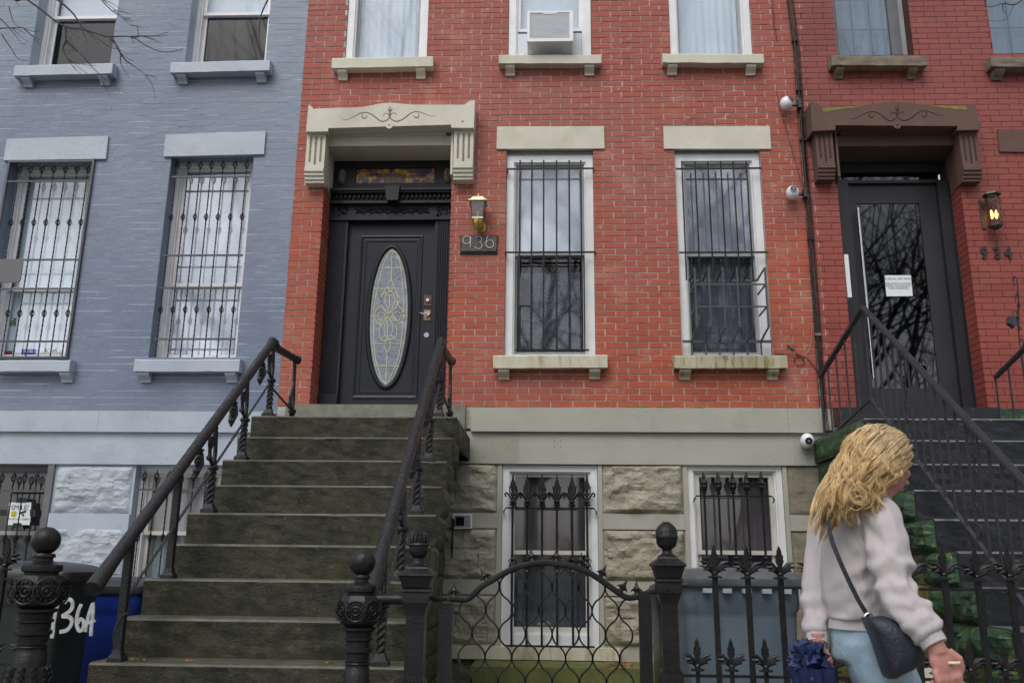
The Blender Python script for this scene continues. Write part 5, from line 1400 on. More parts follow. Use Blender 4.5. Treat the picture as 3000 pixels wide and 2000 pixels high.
# ---- fence
def fence(label, px_hi, px_lo, xa, xb, group):
    f = thing('iron_fence', ((xa+xb)/2, YF, 0), label, 'fence', group)
    for zr in (at(2600, 1724, YF).z, at(2600, 1987, YF).z, .12):
        MB().box(xa, xb, YF-.007, YF+.007, zr-.0055, zr+.0055).build('rail', iron_m, f)
    proto = None; ztp = at(2600, 1694, YF).z; zr = at(2600, 1724, YF).z
    for px in px_hi:
        x = at(px, 1725, YF).x
        if proto is None:
            b = MB().box(x-.0105, x+.0105, YF-.0105, YF+.0105, .02, ztp).build('picket', iron_m, f)
            t = MB(); palmette(t, x, YF, ztp-.005, .136); n_ = t.build('finial', iron_m, b, smooth=True); proto = (b, n_, x)
        else:
            b = share(proto[0], WL[proto[0]]+Vector((x-proto[2], 0, 0)), f); share(proto[1], WL[proto[1]]+Vector((x-proto[2], 0, random.uniform(-.004,.004))), b)
    proto2 = None; zl_ = at(2600, 1968, YF).z
    for px in px_lo:
        x = at(px, 1980, YF).x
        if proto2 is None:
            b = MB().box(x-.008, x+.008, YF-.008, YF+.008, .02, zl_).build('short_picket', iron_m, f)
            t = MB(); palmette(t, x, YF, zl_-.005, .128); n_ = t.build('finial', iron_m, b, smooth=True); proto2 = (b, n_, x)
        else:
            b = share(proto2[0], WL[proto2[0]]+Vector((x-proto2[2], 0, 0)), f); share(proto2[1], WL[proto2[1]]+Vector((x-proto2[2], 0, 0)), b)
sp = 96.3
hi_ = [2096+sp*i for i in range(-0, 14)]; lo_ = [2045+sp*1.04*i for i in range(0, 13)]
fence('black iron fence with leafy finials, behind the walking woman', hi_, lo_, xg1+.05, 2.9, 'iron fence runs along the pavement')
fence('short piece of black iron fence at the left edge, before the dark bin', [4-sp*2, 4-sp, 4], [-40-sp, -40, 60], -3.2, at(85,1700,YF).x, 'iron fence runs along the pavement')

# ================================================================ railings of the black steps
def simple_rail(label, X, top_px, knee_y, wall_y, wall_dz, offt, offb, y_end, decos, group):
    rl = thing('stair_railing', (X, -2.4, .6), label, 'railing', group)
    y0 = knee_y
    path = [(X, wall_y, zline(y0, offt)-wall_dz), (X, y0, zline(y0, offt)), (X, y_end, zline(y_end, offt))]
    t = MB()
    for a, b in zip(path[:-1], path[1:]):
        A, B = Vector(a), Vector(b); d = Vector((0, 0, .012)); w_ = Vector((.021, 0, 0))
        t.hexa([A-w_-d, B-w_-d, B-w_+d, A-w_+d, A+w_-d, B+w_-d, B+w_+d, A+w_+d])
    # ribbed cap
    for o_ in (-.012, 0, .012): t.tube([(a[0]+o_, a[1], a[2]+.013) for a in path], .0035, 4)
    t.build('top_rail', grail_m, rl)
    path = [(X, wall_y, zline(y0, offb)-wall_dz*.55), (X, y0, zline(y0, offb)), (X, y_end, zline(y_end, offb))]
    t = MB()
    for a, b in zip(path[:-1], path[1:]):
        A, B = Vector(a), Vector(b); d = Vector((0, 0, .005)); w_ = Vector((.013, 0, 0))
        t.hexa([A-w_-d, B-w_-d, B-w_+d, A-w_+d, A+w_-d, B+w_-d, B+w_+d, A+w_+d])
    t.build('bottom_rail', grail_m, rl)
    # pickets
    y = y0; k_ = 0; n_ = int((y0-y_end)/.118)
    ys_ = [wall_y+.01+(y0-wall_y)*u for u in (0, .2, .4, .6, .8)]+[y0-.118*(i+.0) for i in range(n_+1)]
    for i, y in enumerate(ys_):
        if y > y0:
            u = (y-y0)/(wall_y-y0); zt_ = zline(y0, offt)-wall_dz*u; zb_ = zline(y0, offb)-wall_dz*.55*u
            if i == 0: zb_ = 2.30
        else: zt_, zb_ = zline(y, offt), zline(y, offb)
        ext = .0 if (i % 4) else -.12
        p = MB().box(X-.0065, X+.0065, y-.0065, y+.0065, zb_+ext, zt_).build('picket', grail_m, rl)
    for yd in decos:                   # S scroll panels between pickets
        zc = zline(yd, (offt+offb)/2); H = .27
        t = MB(); pts = []
        for i in range(41):
            u = i/40*2-1; pts.append((X, yd+.045*math.sin(u*PI*.5)*(1 if 1 else 0)*-1+.0, zc+u*H))
        t.tube(pts, .006, 4)
        for s_ in (-1, 1):
            t.tube([(X, yd-s_*.045+s_*.03*(1-math.cos(g)), zc+s_*H+s_*.035*math.sin(g)) for g in [PI*i/12*1.6 for i in range(13)]], .006, 4)
            for q in (.12, .32): t.tube([(X, yd-s_*.02+.02*math.cos(g), zc+s_*H*q*1.6+.02*math.sin(g)) for g in [2*PI*i/10 for i in range(10)]], .005, 4, closed=True)
        t.build('scroll', grail_m, rl)
    return rl
YK = -1.42
XK = at(2528,900,YK).x
offt = at(2528,900,YK).z-zline(YK,0); offb = at(2552,1166.6,YK).z-zline(YK,0)
simple_rail('thin dark iron railing rising to a point in front of the modern black door', XK, None, YK, -.25, .30, offt, offb, -4.2, [YK-.62, YK-1.45], 'thin iron railings of the black steps')
XK2 = at(2899, 962, -.25).x
rr = simple_rail('thin iron railing at the right edge, with a lock box hung on it', XK2, None, YK, -.25, .30, offt, offb, -3.0, [-.75], 'thin iron railings of the black steps')
pL = at(*Q8(2178, 640), -.62)
t = MB(); t.quad([Q8(2150,618), Q8(2212,640), Q8(2205,672), Q8(2180,690)], -.66, -.60); t.quad([Q8(2150,618), Q8(2205,625), Q8(2180,690), Q8(2140,662)], -.655, -.605)
t.tube([(pL.x-.015, -.63, pL.z+.035), (pL.x-.012, -.63, pL.z+.07), (pL.x+.02, -.63, pL.z+.07), (pL.x+.025, -.63, pL.z+.03)], .006, 6)
tag(t.build('lock_box', mat('dark_lockbox', (.05,.045,.055), None, .45)), 'dark lock box hanging from the railing at the right edge', 'lock box')

# ================================================================ things on the walls
# lantern
def lantern():
    th = thing('wall_lantern', (at(*QL(628,700), -.12).x, 0, at(*QL(628,915), -.1).z), 'brass wall lantern with smoky glass above the 936 number plate', 'wall lamp')
    y = -.13; c = at(*QL(628,700), y); Z = lambda Y: at(*QL(628, Y), y).z; W = lambda X: (at(*QL(628+X, 700), y).x-c.x)
    gold = mat('pale_brass', (.80,.72,.50), (.62,.52,.30), .35, 10, metal=.55)
    MB().lathe([(W(108)*1.35, Z(480)), (W(98)*1.35, Z(452)), (W(78)*1.35, Z(422)), (W(70)*1.35, Z(415))], (c.x, y, 0), 4).build('roof', gold, th)
    MB().lathe([(W(138)*1.40, Z(502)), (W(138)*1.40, Z(480))], (c.x, y, 0), 4).build('brim', gold, th)
    MB().lathe([(W(8), Z(415)), (W(16), Z(400)), (W(8), Z(385)), (W(12), Z(370)), (W(3), Z(348))], (c.x, y, 0), 10).build('tip', gold, th, smooth=True)
    g1, g2 = W(105), W(82); z1_, z2_ = Z(503), Z(735)
    t = MB()
    for sx in (-1, 1):
        for sy in (-1, 1): t.tube([(c.x+sx*g1, y+sy*g1, z1_), (c.x+sx*g2, y+sy*g2, z2_)], .004, 4)
    t.build('cage', iron_m, th)
    P_ = [(sx*g, sy*g, z_) for g, z_ in ((g2, z2_), (g1, z1_)) for sx, sy in ((-1,-1),(1,-1),(1,1),(-1,1))]
    MB().add([(c.x+a, y+b, z_) for a, b, z_ in P_], [(0,1,5,4),(1,2,6,5),(2,3,7,6),(3,0,4,7)]).build('lantern_glass', lglass_m, th)
    MB().lathe([(.012,0),(.016,.03),(.016,.06),(.008,.08)], (c.x, y, z2_+.01), 10).build('bulb', mat('bulb_glass', (.5,.45,.35), None, .3), th, smooth=True)
    MB().lathe([(W(86)*1.38, Z(757)), (W(86)*1.38, Z(735))], (c.x, y, 0), 4).build('base_band', gold, th)
    MB().lathe([(W(8), Z(918)), (W(38), Z(895)), (W(62), Z(850)), (W(78), Z(800)), (W(82), Z(758))], (c.x, y, 0), 16).build('bowl', brass_m, th, smooth=True)
    t = MB(); t.lathe([(.045,0),(.05,.012)], (c.x+W(40), -.012, Z(790)), 20, axis='y'); t.tube([(c.x+W(30), -.01, Z(800)), (c.x+W(20), -.06, Z(830)), (c.x, y+.02, Z(800))], .006, 8)
    t.v = [(a, b, Z(790)+(c_-Z(790))*1.4) for a, b, c_ in t.v]; t.build('back_plate', brass_m, th, smooth=True)
lantern()
# number plate 9.3.6
pl = thing('number_plate', (at(1403,716,-.03).x, 0, at(1403,716,-.03).z-.09), 'dark slate plate with thin pale numerals 936 under the brass lantern', 'house number')
t = MB(); a, b, c, d = [at(*QL(*p), -.035) for p in ((378,1000),(912,1000),(908,1228),(378,1228))]; e, f_, g_, h_ = [at(*QL(*p), -.012) for p in ((362,985),(936,985),(922,1275),(352,1275))]
t.hexa([d, c, b, a, h_, g_, f_, e]); t.hexa([h_, g_, f_, e]+[v+Vector((0,.02,0)) for v in (h_, g_, f_, e)])
t.build('plate', slate_m, pl)
def stroke(pts, r, m, nm, parent, Q, y, ss=4, flat=.6, extra=None):
    P_ = [at(*Q(*p), y) for p in pts]; sm = []
    for i in range(len(P_)-1):
        p0, p1, p2, p3 = P_[max(i-1,0)], P_[i], P_[i+1], P_[min(i+2, len(P_)-1)]
        for s_ in range(ss):
            u = s_/ss; sm.append(.5*((2*p1)+(p2-p0)*u+(2*p0-5*p1+4*p2-p3)*u*u+(3*p1-p0-3*p2+p3)*u**3))
    sm.append(P_[-1]); t = MB(); t.tube([(p.x, y, p.z) for p in sm], r, 6)
    if extra: t.tube([tuple(at(*Q(*p), y)) for p in extra], r, 6)
    return t.build(nm, m, parent)
yn = -.043
cir = lambda cx, cy, rx, ry, a0, a1, n=14: [(cx+rx*math.cos(a0+(a1-a0)*i/n), cy+ry*math.sin(a0+(a1-a0)*i/n)) for i in range(n+1)]
stroke(cir(455,1060,58,58,0,2*PI,18), .0032, numeral_m, 'numeral', pl, QL, yn, extra=[(516,1010),(515,1100),(508,1172)])
stroke(cir(640,1050,46,45,-PI*.85,PI*.42,12)+cir(635,1140,56,54,-PI*.42,PI*.85,14), .0032, numeral_m, 'numeral', pl, QL, yn)
stroke(cir(810,1120,60,58,0,2*PI,18), .0032, numeral_m, 'numeral', pl, QL, yn, extra=[(782,995),(758,1060),(749,1110)])
for X in (553, 730):
    p = at(*QL(X, 1104), yn); MB().ball((p.x, yn+.003, p.z), .004, 8).build('dot', numeral_m, pl)

# lit lantern by the number 934
def lantern2():
    y = -.10; c = at(*Q7(2040,1380), y); Z = lambda Y: at(*Q7(2040, Y), y).z; r = (at(*Q7(2083,1380), y).x-c.x)*1.08
    th = thing('wall_lantern', (c.x, 0, Z(1500)), 'lit dark metal lantern glowing yellow above the number 934', 'wall lamp')
    bm_ = mat('aged_lantern_metal', (.07,.065,.055), None, .5, metal=.4)
    t = MB(); t.box(c.x-r*1.2, c.x-r*.7, -.012, .0, Z(1480), Z(1290)); t.tube([(c.x-r*.9, -.01, Z(1330)), (c.x-.2*r, y+.02, Z(1330))], .009, 6); t.build('back_plate', bm_, th)
    MB().lathe([(r*.9, Z(1282)), (r*1.28, Z(1284)), (r*1.2, Z(1272)), (r*.55, Z(1262)), (r*.1, Z(1258))], (c.x, y, 0), 6).build('roof', bm_, th)
    MB().lathe([(r*.5, Z(1502)), (r*1.0, Z(1488)), (r*1.05, Z(1472)), (r*.9, Z(1470))], (c.x, y, 0), 6).build('base', bm_, th)
    t = MB()
    for k_ in range(6):
        g = 2*PI*(k_+.5)/6; t.tube([(c.x+r*.95*math.cos(g), y+r*.95*math.sin(g), Z(1475)), (c.x+r*.95*math.cos(g), y+r*.95*math.sin(g), Z(1283))], .0035, 4)
        g2 = 2*PI*(k_+1.5)/6; a = Vector((c.x+r*.96*math.cos(g), y+r*.96*math.sin(g), 0)); b = Vector((c.x+r*.96*math.cos(g2), y+r*.96*math.sin(g2), 0))
        for z0_, s_ in ((Z(1440), -1), (Z(1320), 1)):
            t.tube([(a.lerp(b, u).x, a.lerp(b, u).y, z0_+s_*.035*math.sin(u*PI)) for u in [i/6 for i in range(7)]], .002, 4)
            t.tube([(a.lerp(b, u).x, a.lerp(b, u).y, z0_-s_*.03*math.sin(u*PI)) for u in [i/6 for i in range(7)]], .002, 4)
    t.build('cage', bm_, th)
    MB().lathe([(r*.9, Z(1472)), (r*.9, Z(1285))], (c.x, y, 0), 6).build('lantern_glass', glass('lantern2_glass', 1.4, (.8,.75,.6), .1), th)
    em = bpy.data.materials.new('warm_bulb'); em.use_nodes = True; b_ = em.node_tree.nodes['Principled BSDF']; b_.inputs['Emission Color'].default_value = (1,.66,.22,1); b_.inputs['Emission Strength'].default_value = 3.0; b_.inputs['Base Color'].default_value = (1,.8,.5,1)
    for dx in (-.35, .35): MB().lathe([(.008,0),(.016,.02),(.017,.045),(.009,.075),(.001,.09)], (c.x+dx*r, y, Z(1435)), 10).build('bulb', em, th, smooth=True)
lantern2()

# conduit with cables and three dome cameras
cpx = [(2306,-60),(2311,0),(2331,150),(2343,300),(2356,470),(2368,620),(2380,800),(2396,1000),(2404,1100),(2411,1190)]
yc_ = -.03
cd = thing('conduit_pipe', (at(2404,1100,yc_).x, 0, 1.9), 'black conduit pipe with cables running down between the two red houses', 'pipe')
t = MB(); P_ = [tuple(at(x, y, yc_)) for x, y in cpx]+[tuple(at(2416,1262,-.085)), tuple(at(2421,1300,-.05)), tuple(at(2424,1420,-.05)), tuple(at(2424,1500,-.05))]
t.tube(P_, .0125, 10); t.build('pipe', iron_m, cd, smooth=True)
for dx, r in ((7, .0045), (11, .004), (-8,.0035)):
    t = MB(); n = len(P_); t.tube([tuple(at(x+dx+2*math.sin(i*1.3), y, yc_+.012)) for i, (x, y) in enumerate(cpx)]+([tuple(at(2418+dx,1262,-.08)), tuple(at(2424+dx*.5,1330,-.04))] if dx > 0 else []), r, 5); t.build('cable', iron_m, cd)
clip = None
for py in (120, 265, 410, 700, 980):
    i = max(j for j in range(len(cpx)-1) if cpx[j][1] <= py); u = (py-cpx[i][1])/(cpx[i+1][1]-cpx[i][1]); p = at(cpx[i][0]+(cpx[i+1][0]-cpx[i][0])*u, py, yc_)
    MB().box(p.x-.022, p.x+.030, -.046, .0, p.z-.010, p.z+.010).build('clamp', iron_m if py != 980 else steel_m, cd)
def camera_dome(cx, cy, bx, by, lens, label, r=.062, yb=-.035):
    y = -.085
    c = at(cx, cy, y); b = at(bx, by, yb)
    th = thing('security_camera', (c.x, 0, c.z-.06), label, 'camera', 'white dome security cameras')
    t = MB(); t.ball(tuple(c), r, 22, (1,1,1.12)); t.build('housing', plastic_m, th, smooth=True)
    L_ = at(cx+lens[0], cy+lens[1], y)-c; ld = Vector((L_.x, -math.sqrt(max(1e-5, (r*1.02)**2-min(L_.length_squared, (r*.9)**2))), L_.z)).normalized()
    def disc(rad, d0, d1, nm, m):
        q = MB(); q.lathe([(rad*.98, 0), (rad, d1-d0)], (0,0,0), 24)
        rot = ld.to_track_quat('Z', 'Y').to_matrix(); q.v = [tuple(c+ld*d0+rot @ Vector(v)) for v in q.v]; q.build(nm, m, th)
    disc(r*.56, r*.78, r*1.03, 'bezel', mat('grey_bezel', (.35,.35,.36), None, .4)); disc(r*.47, r*.8, r*1.05, 'lens_cover', mat('camera_black', (.006,.006,.008), None, .08)); disc(r*.2, r*.9, r*1.06, 'lens', greyf_m)
    t = MB(); t.tube([(c.x+.03, c.y+.03, c.z-.01), tuple(b)], .009, 8); t.build('arm', iron_m, th)
    MB().box(b.x-.014, b.x+.018, yb-.035, -.002, b.z-.035, b.z+.06).build('junction_box', grail_m, th)
camera_dome(2304, 303, 2340, 309, (10,-8), 'white dome camera on the conduit, highest of the three')
camera_dome(2322, 565, 2357, 570, (-2,-5), 'white dome camera on the conduit, level with the lit window tops')
camera_dome(2365, 1291, 2421, 1291, (-1,3), 'white dome camera on the grey stone band above the rough basement blocks', yb=-.05)
# loose wires
def wire(pts, r, label, m=iron_m, Q=Q8, y=-.012):
    P_ = [at(*Q(*p), y) for p in pts]; sm = []
    for i in range(len(P_)-1):
        p0, p1, p2, p3 = P_[max(i-1,0)], P_[i], P_[i+1], P_[min(i+2, len(P_)-1)]
        for s_ in range(5):
            u = s_/5; sm.append(.5*((2*p1)+(p2-p0)*u+(2*p0-5*p1+4*p2-p3)*u*u+(3*p1-p0-3*p2+p3)*u**3))
    sm.append(P_[-1]); t = MB().tube([tuple(p) for p in sm], r, 5); o = t.build('loose_wire', m); tag(o, label, 'wire'); return o
wire([(605,862),(680,870),(740,872),(800,885),(850,930),(885,985),(905,1030)], .0035, 'slack black wire drooping from the window corner to the conduit')
wire([(690,810),(735,850),(768,880),(790,900),(795,930),(765,945),(735,925),(738,890),(765,885)], .0035, 'coiled black wire end beside the broken brick')
wire([(590,0),(592,60),(600,130),(598,160),(612,220),(615,270)], .004, 'crooked black wire hanging down from above the upper right sill', Q=Q7)
wire([(615,575),(630,680),(690,880),(740,1060),(780,1215)], .0025, 'thin straight wire slanting between the two upper cameras', Q=Q7)
wire([(853,400),(848,600),(846,740),(835,830),(800,870),(760,880)], .0025, 'thin pale wire running beside the conduit', m=lgreyf_m)
# broken brick hollow
p = at(*Q8(715,822), 0); t = MB().box(p.x-.045, p.x+.03, -.006, .0, p.z-.02, p.z+.02); t.build('broken_brick', mat('broken_brick_hollow', (.07,.025,.02), (.25,.15,.12), .9, 60), h936)
# intercom
ic = thing('doorbell_panel', (at(1354,1525,-.04).x, 0, at(1354,1547,-.04).z), 'white intercom panel with a black screen beside the brown steps', 'intercom')
MB().quad([QN(975,313), QN(1117,314), QN(1116,423), QN(978,425)], -.062, .02).build('panel', plastic_m, ic)
MB().quad([QN(990,325), QN(1108,326), QN(1107,414), QN(992,415)], -.065, -.06).build('face', lgreyf_m, ic)
MB().quad([QN(998,335), QN(1062,336), QN(1061,402), QN(999,403)], -.068, -.06).build('screen', mat('black_screen', (.01,.01,.012), None, .1), ic)
MB().quad([QN(1074,355), QN(1090,355), QN(1090,375), QN(1074,375)], -.068, -.06).build('button', steel_m, ic)
t = MB(); t.tube([tuple(at(*QN(x, y), -.07)) for x, y in ((982,350),(985,375),(985,395),(975,470),(970,560),(972,640))], [.004,.012,.008,.008,.012,.006], 6)
tag(t.build('hanging_cable', blackp_m), 'black cable and hose end hanging below the white intercom', 'cable')

# air conditioner
ac = thing('air_conditioner', (at(1611,120,-.17).x, -.05, at(1611,120,-.17).z), 'white window air conditioner over the middle window sill', 'air conditioner')
a = [at(x, y, -.20) for x, y in ((1543.5,31.5),(1679,32.5),(1679,121),(1545,121))]
x0_, x1_, z0_, z1_ = (a[0].x+a[3].x)/2, (a[1].x+a[2].x)/2, (a[2].z+a[3].z)/2, (a[0].z+a[1].z)/2
MB().box(x0_+.004, x1_-.004, -.185, .12, z0_+.003, z1_-.003).build('body', plastic_m, ac)
frame_mb(x0_, x1_, z0_, z1_, -.20, -.183, .028, .036, .020, .034).build('bezel', plastic_m, ac)
t = MB(); n = 22
for i in range(n):
    z = z0_+.036+(z1_-z0_-.058)*i/n; t.box(x0_+.03, x1_-.038, -.192, -.186, z, z+.0045)
t.build('grille_fin', mat('ac_grille', (.72,.74,.78), None, .5), ac, kind='stuff')
MB().box((x0_+x1_)/2-.07, (x0_+x1_)/2+.07, -.197, -.183, z1_-.034, z1_-.018).build('handle_recess', plastic_m, ac)
MB().box(SB[0]+.10, x0_, .045, .06, 6.25, z1_-.1).build('side_filler', curtain_m, ac)
MB().box(x1_, SB[1]-.10, .045, .06, 6.25, z1_-.1).build('side_filler', curtain_m, ac)

# ================================================================ bins
def bin_(name, label, x0, x1, yf, dpt, h, m, lidm, group=None, open_=0, taper=.82):
    b = thing(name, ((x0+x1)/2, yf+dpt/2, .0), label, 'bin', group)
    cx, cy = (x0+x1)/2, yf+dpt/2; w_, d_ = (x1-x0)/2, dpt/2
    t = MB(); vs = []; fs = []
    prof = [(taper*.98, .05), (taper, .08), (.95, h*.80), (.955, h*.82), (1.0, h*.84), (1.0, h*.93)]
    def ring(s_, z, rr=.06):
        o = []
        for sx, sy, a0 in ((1,1,0),(-1,1,PI/2),(-1,-1,PI),(1,-1,3*PI/2)):
            for k_ in range(5):
                g = a0+PI/2*k_/4; o.append((cx+sx*(w_*s_-rr)+rr*math.cos(g), cy+sy*(d_*s_-rr)+rr*math.sin(g), z))
        return o
    for s_, z in prof: vs += ring(s_, z)
    n = 20
    for i in range(len(prof)-1):
        for k_ in range(n): fs.append((i*n+k_, i*n+(k_+1)%n, (i+1)*n+(k_+1)%n, (i+1)*n+k_))
    fs += [tuple(range(n-1,-1,-1)), tuple((len(prof)-1)*n+k_ for k_ in range(n))]
    body = t.add(vs, fs).build('body', m, b, smooth=True)
    t = MB(); vs = []; fs = []                      # slightly domed ribbed lid
    L_ = [(1.06, h*.925), (1.08, h*.94), (1.07, h*.965), (.96, h*.99), (.80, h*1.0), (.5, h*1.01), (.2, h*1.012)]
    for s_, z in L_: vs += ring(s_, z, .06*min(1, s_))
    for i in range(len(L_)-1):
        for k_ in range(n): fs.append((i*n+k_, i*n+(k_+1)%n, (i+1)*n+(k_+1)%n, (i+1)*n+k_))
    fs += [tuple(range(n-1,-1,-1)), tuple((len(L_)-1)*n+k_ for k_ in range(n))]
    lid = t.add(vs, fs).build('lid', lidm, b, smooth=True)
    t = MB(); t.tube([(cx-w_*.5, cy+d_*1.02, h*.95), (cx-w_*.5, cy+d_*1.2, h*.99), (cx+w_*.5, cy+d_*1.2, h*.99), (cx+w_*.5, cy+d_*1.02, h*.95)], .016, 8); t.build('handle', lidm, b)
    for sx in (-1, 1): MB().lathe([(.10,0),(.11,.01),(.11,.04),(.10,.05)], (0,0,0), 16).build('wheel', blackp_m, b)
    for k_, o in enumerate([c for c in bpy.data.objects if c.parent == b and c.name.startswith('wheel')]):
        o.rotation_euler.y = PI/2; o.location = Vector(((-1 if k_ == 0 else 1)*w_*.78, d_*.8, .11))
    return b, body
# grey bin behind the fence
a = at(2000, 1727, -3.3); b_ = at(2330, 1727, -3.3)
greybin = mat('blue_grey_bin_plastic', (.115,.15,.18), (.085,.115,.145), .42, 5, .1, 30, spots=[((.02,.022,.025), 5, .60, .70, 4, .8)], stretch=(1,1,.5))
gb, gbb = bin_('rubbish_bin', 'blue grey wheeled bin with a dark lid and drips, behind the iron fence', a.x, b_.x+.03, -3.3, .62, a.z+.10, greybin, mat('grey_bin_lid', (.05,.055,.06), (.10,.11,.12), .35, 8), group=None, taper=.88)
zz__ = a.z; catch_m = mat('pale_catch', (.30,.34,.38), None, .4)
for i in range(6):
    x = a.x+.12+i*.10; MB().box(x-.022, x+.022, -3.345, -3.30, zz__-.012, zz__+.016).build('lid_catch', catch_m, gb)
t = MB()
for k_ in range(5):   # burnt hole
    p = at(2170+8*math.cos(k_*2.3), 1925+38*math.sin(k_*1.7), -3.26); t.lathe([(.035,0),(.03,.003)], (p.x, -3.272, p.z), 9, axis='y')
t.build('hole', dark_m, gb)
# lid of a second bin hanging open at the left of it
a2 = at(1960, 1700, -3.15)
gb2, _ = bin_('rubbish_bin', 'black lidded bin seen beside the ribbed gate post', at(1930,1740,-2.6).x, at(2060,1740,-2.6).x, -2.6, .55, 1.09, blackp_m, lid_m)
# bin with 136A
y1 = -3.45
xb_ = at(300, 1700, y1+.40).x
zt_ = at(150, 1662, y1+.1).z
dkbin = mat('dark_green_bin_plastic', (.012,.020,.019), (.02,.03,.028), .4, 4, .1, 30)
bb, bbb = bin_('rubbish_bin', 'dark green wheeled bin with 136A sprayed in white, behind the left newel', xb_-.66, xb_, y1, .40, zt_+.02, dkbin, lid_m, taper=.86)
paint = mat('sprayed_white_paint', (.55,.56,.57), (.35,.36,.37), .7, 40)
def spray(pts, r, closed=False):
    P_ = []
    for X, Y in pts:
        p = at(*QB(X, Y), y1+.004)
        # follow the taper of the bin's front
        P_.append(Vector((p.x, y1+.028-.028*min(1, (p.z-.05)/(zt_*.8))*1.0+.006, p.z)))
    sm = []
    for i in range(len(P_)-1):
        p0, p1, p2, p3 = P_[max(i-1,0)], P_[i], P_[i+1], P_[min(i+2, len(P_)-1)]
        for s_ in range(4):
            u = s_/4; sm.append(.5*((2*p1)+(p2-p0)*u+(2*p0-5*p1+4*p2-p3)*u*u+(3*p1-p0-3*p2+p3)*u**3))
    sm.append(P_[-1])
    t = MB(); n = len(sm); vs = []; fs = []
    for i, p in enumerate(sm):
        d = (sm[min(i+1, n-1)]-sm[max(i-1, 0)]); d.y = 0; d.normalize(); nn = Vector((-d.z, 0, d.x)); rr = r*(1+.25*noise.noise(p*40))
        vs += [p+nn*rr+Vector((0,-.012,0)), p-nn*rr+Vector((0,-.012,0)), p-nn*rr+Vector((0,-.004,0)), p+nn*rr+Vector((0,-.004,0))]
    for i in range(n-1):
        for k_ in range(4): fs.append((i*4+k_, i*4+(k_+1)%4, (i+1)*4+(k_+1)%4, (i+1)*4+k_))
    t.add(vs, fs); t.build('sprayed_letter', paint, bb)
spray([(545,790),(515,880),(490,960),(475,1060),(462,1170)], .009)
spray([(575,860),(610,825),(645,850),(640,910),(590,955),(560,975),(620,985),(640,1030),(600,1095),(530,1115)], .009)
spray([(725,870),(695,940),(680,1030),(700,1100),(735,1090),(745,1030),(715,1000),(690,1040)], .009)
spray([(758,1115),(775,1020),(800,930),(828,860),(825,960),(812,1060),(805,1150)], .008); spray([(770,1040),(810,1025),(848,1015)], .007)
# blue bin
y2 = -2.75; xa_ = at(300,1750,y2).x; xb_ = at(415,1750,y2).x
bin_('rubbish_bin', 'bright blue recycling bin between the dark bin and the brown steps', max(xa_-.25, -2.95), -2.375, y2, .5, at(350,1712,y2).z+.03, mat('blue_bin_plastic', (.010,.032,.22), (.008,.025,.16), .38, 4), lid_m, taper=.86)
# white sack behind the right fence
t = MB(); p = at(2745, 1985, -3.7); t.ball((p.x, -3.7, .46), .2, 16, (1,.8,1.5)); 
for i, v in enumerate(t.v):
    n_ = noise.noise(Vector(v)*9)*.035; t.v[i] = (v[0]+n_, v[1]+n_, v[2]+n_)
tag(t.build('white_sack', mat('white_plastic_sack', (.62,.60,.55), (.4,.36,.28), .4, 8), smooth='all'), 'crumpled white sack behind the fence, below the woman\'s hand', 'sack')

# grey back of a street sign reaching in at the left edge
p0 = at(0, 760, -5.0); p1 = at(60, 828, -5.0)
th = thing('street_sign', (p0.x-.32, -5, 0), 'plain grey back of a street sign entering at the left edge', 'sign')
sgm = mat('sign_back_grey', (.15,.15,.16), None, .6)
rr = .012
def rrect(x0, x1, z0, z1, r): return [(x1-r+r*math.cos(g), z1-r+r*math.sin(g)) for g in [0, PI/4, PI/2]]+[(x0+r+r*math.cos(g), z1-r+r*math.sin(g)) for g in [PI/2, 3*PI/4, PI]]+[(x0+r+r*math.cos(g), z0+r+r*math.sin(g)) for g in [PI, 5*PI/4, 3*PI/2]]+[(x1-r+r*math.cos(g), z0+r+r*math.sin(g)) for g in [3*PI/2, 7*PI/4, 2*PI]]
MB().prism(rrect(p0.x-.5, p1.x, p1.z, p0.z, rr), -5.004, -5.0).build('sign_plate', sgm, th)
MB().tube([(p0.x-.32, -4.97, 0), (p0.x-.32, -4.97, p0.z+.3)], .03, 10).build('sign_post', grail_m, th)

# ================================================================ fallen leaves
random.seed(21)
def fallen(c, col_, sz, label, rz):
    t = MB(); n = 8; vs = [(0,0,.004)]; 
    for i in range(n):
        g = 2*PI*i/n; r = sz*(1 if i % 2 else .62); vs.append((r*math.cos(g)*1.4, r*math.sin(g)*.6, .003+random.uniform(0,.008)))
    t.add(vs, [(0, 1+i, 1+(i+1)%n) for i in range(n)])
    t.v = [(c[0]+a*math.cos(rz)-b*math.sin(rz), c[1]+a*math.sin(rz)+b*math.cos(rz), c[2]+z) for a, b, z in t.v]
    o = t.build('fallen_leaf', col_); tag(o, label, 'leaf', 'fallen leaves on the brown steps'); return o
lo_ = mat('orange_leaf', (.45,.11,.02), None, .6); ly_ = mat('yellow_leaf', (.45,.38,.10), None, .6); lb_ = mat('brown_leaf', (.20,.09,.04), None, .7)
for (px, py, n_, m_, sz, lab) in ((545,1592,5,lo_,.022,'orange brown leaf on the left end of a middle step'), (555,1930,8,lo_,.018,'small orange leaf on the lowest full step'), (352,1943,8,lo_,.016,'orange leaf at the foot of the left handrail post'),
    (392,1930,8,ly_,.022,'pale yellow leaf stem beside the left handrail foot'), (412,1934,8,ly_,.022,'longer pale yellow twig beside the left handrail foot'), (968,1945,8,ly_,.024,'yellow twig on the lowest step near the right newel'), (482,1700,6,ly_,.012,'tiny yellow leaf beside the baluster base')):
    zz0 = 2.302-.2005*n_; y = -1.325-.2615*n_+.08
    p = at(px, py, y); fallen((p.x, y, zz0+.003), m_, sz, lab, random.uniform(-.5,.5))
t = MB(); random.seed(4)
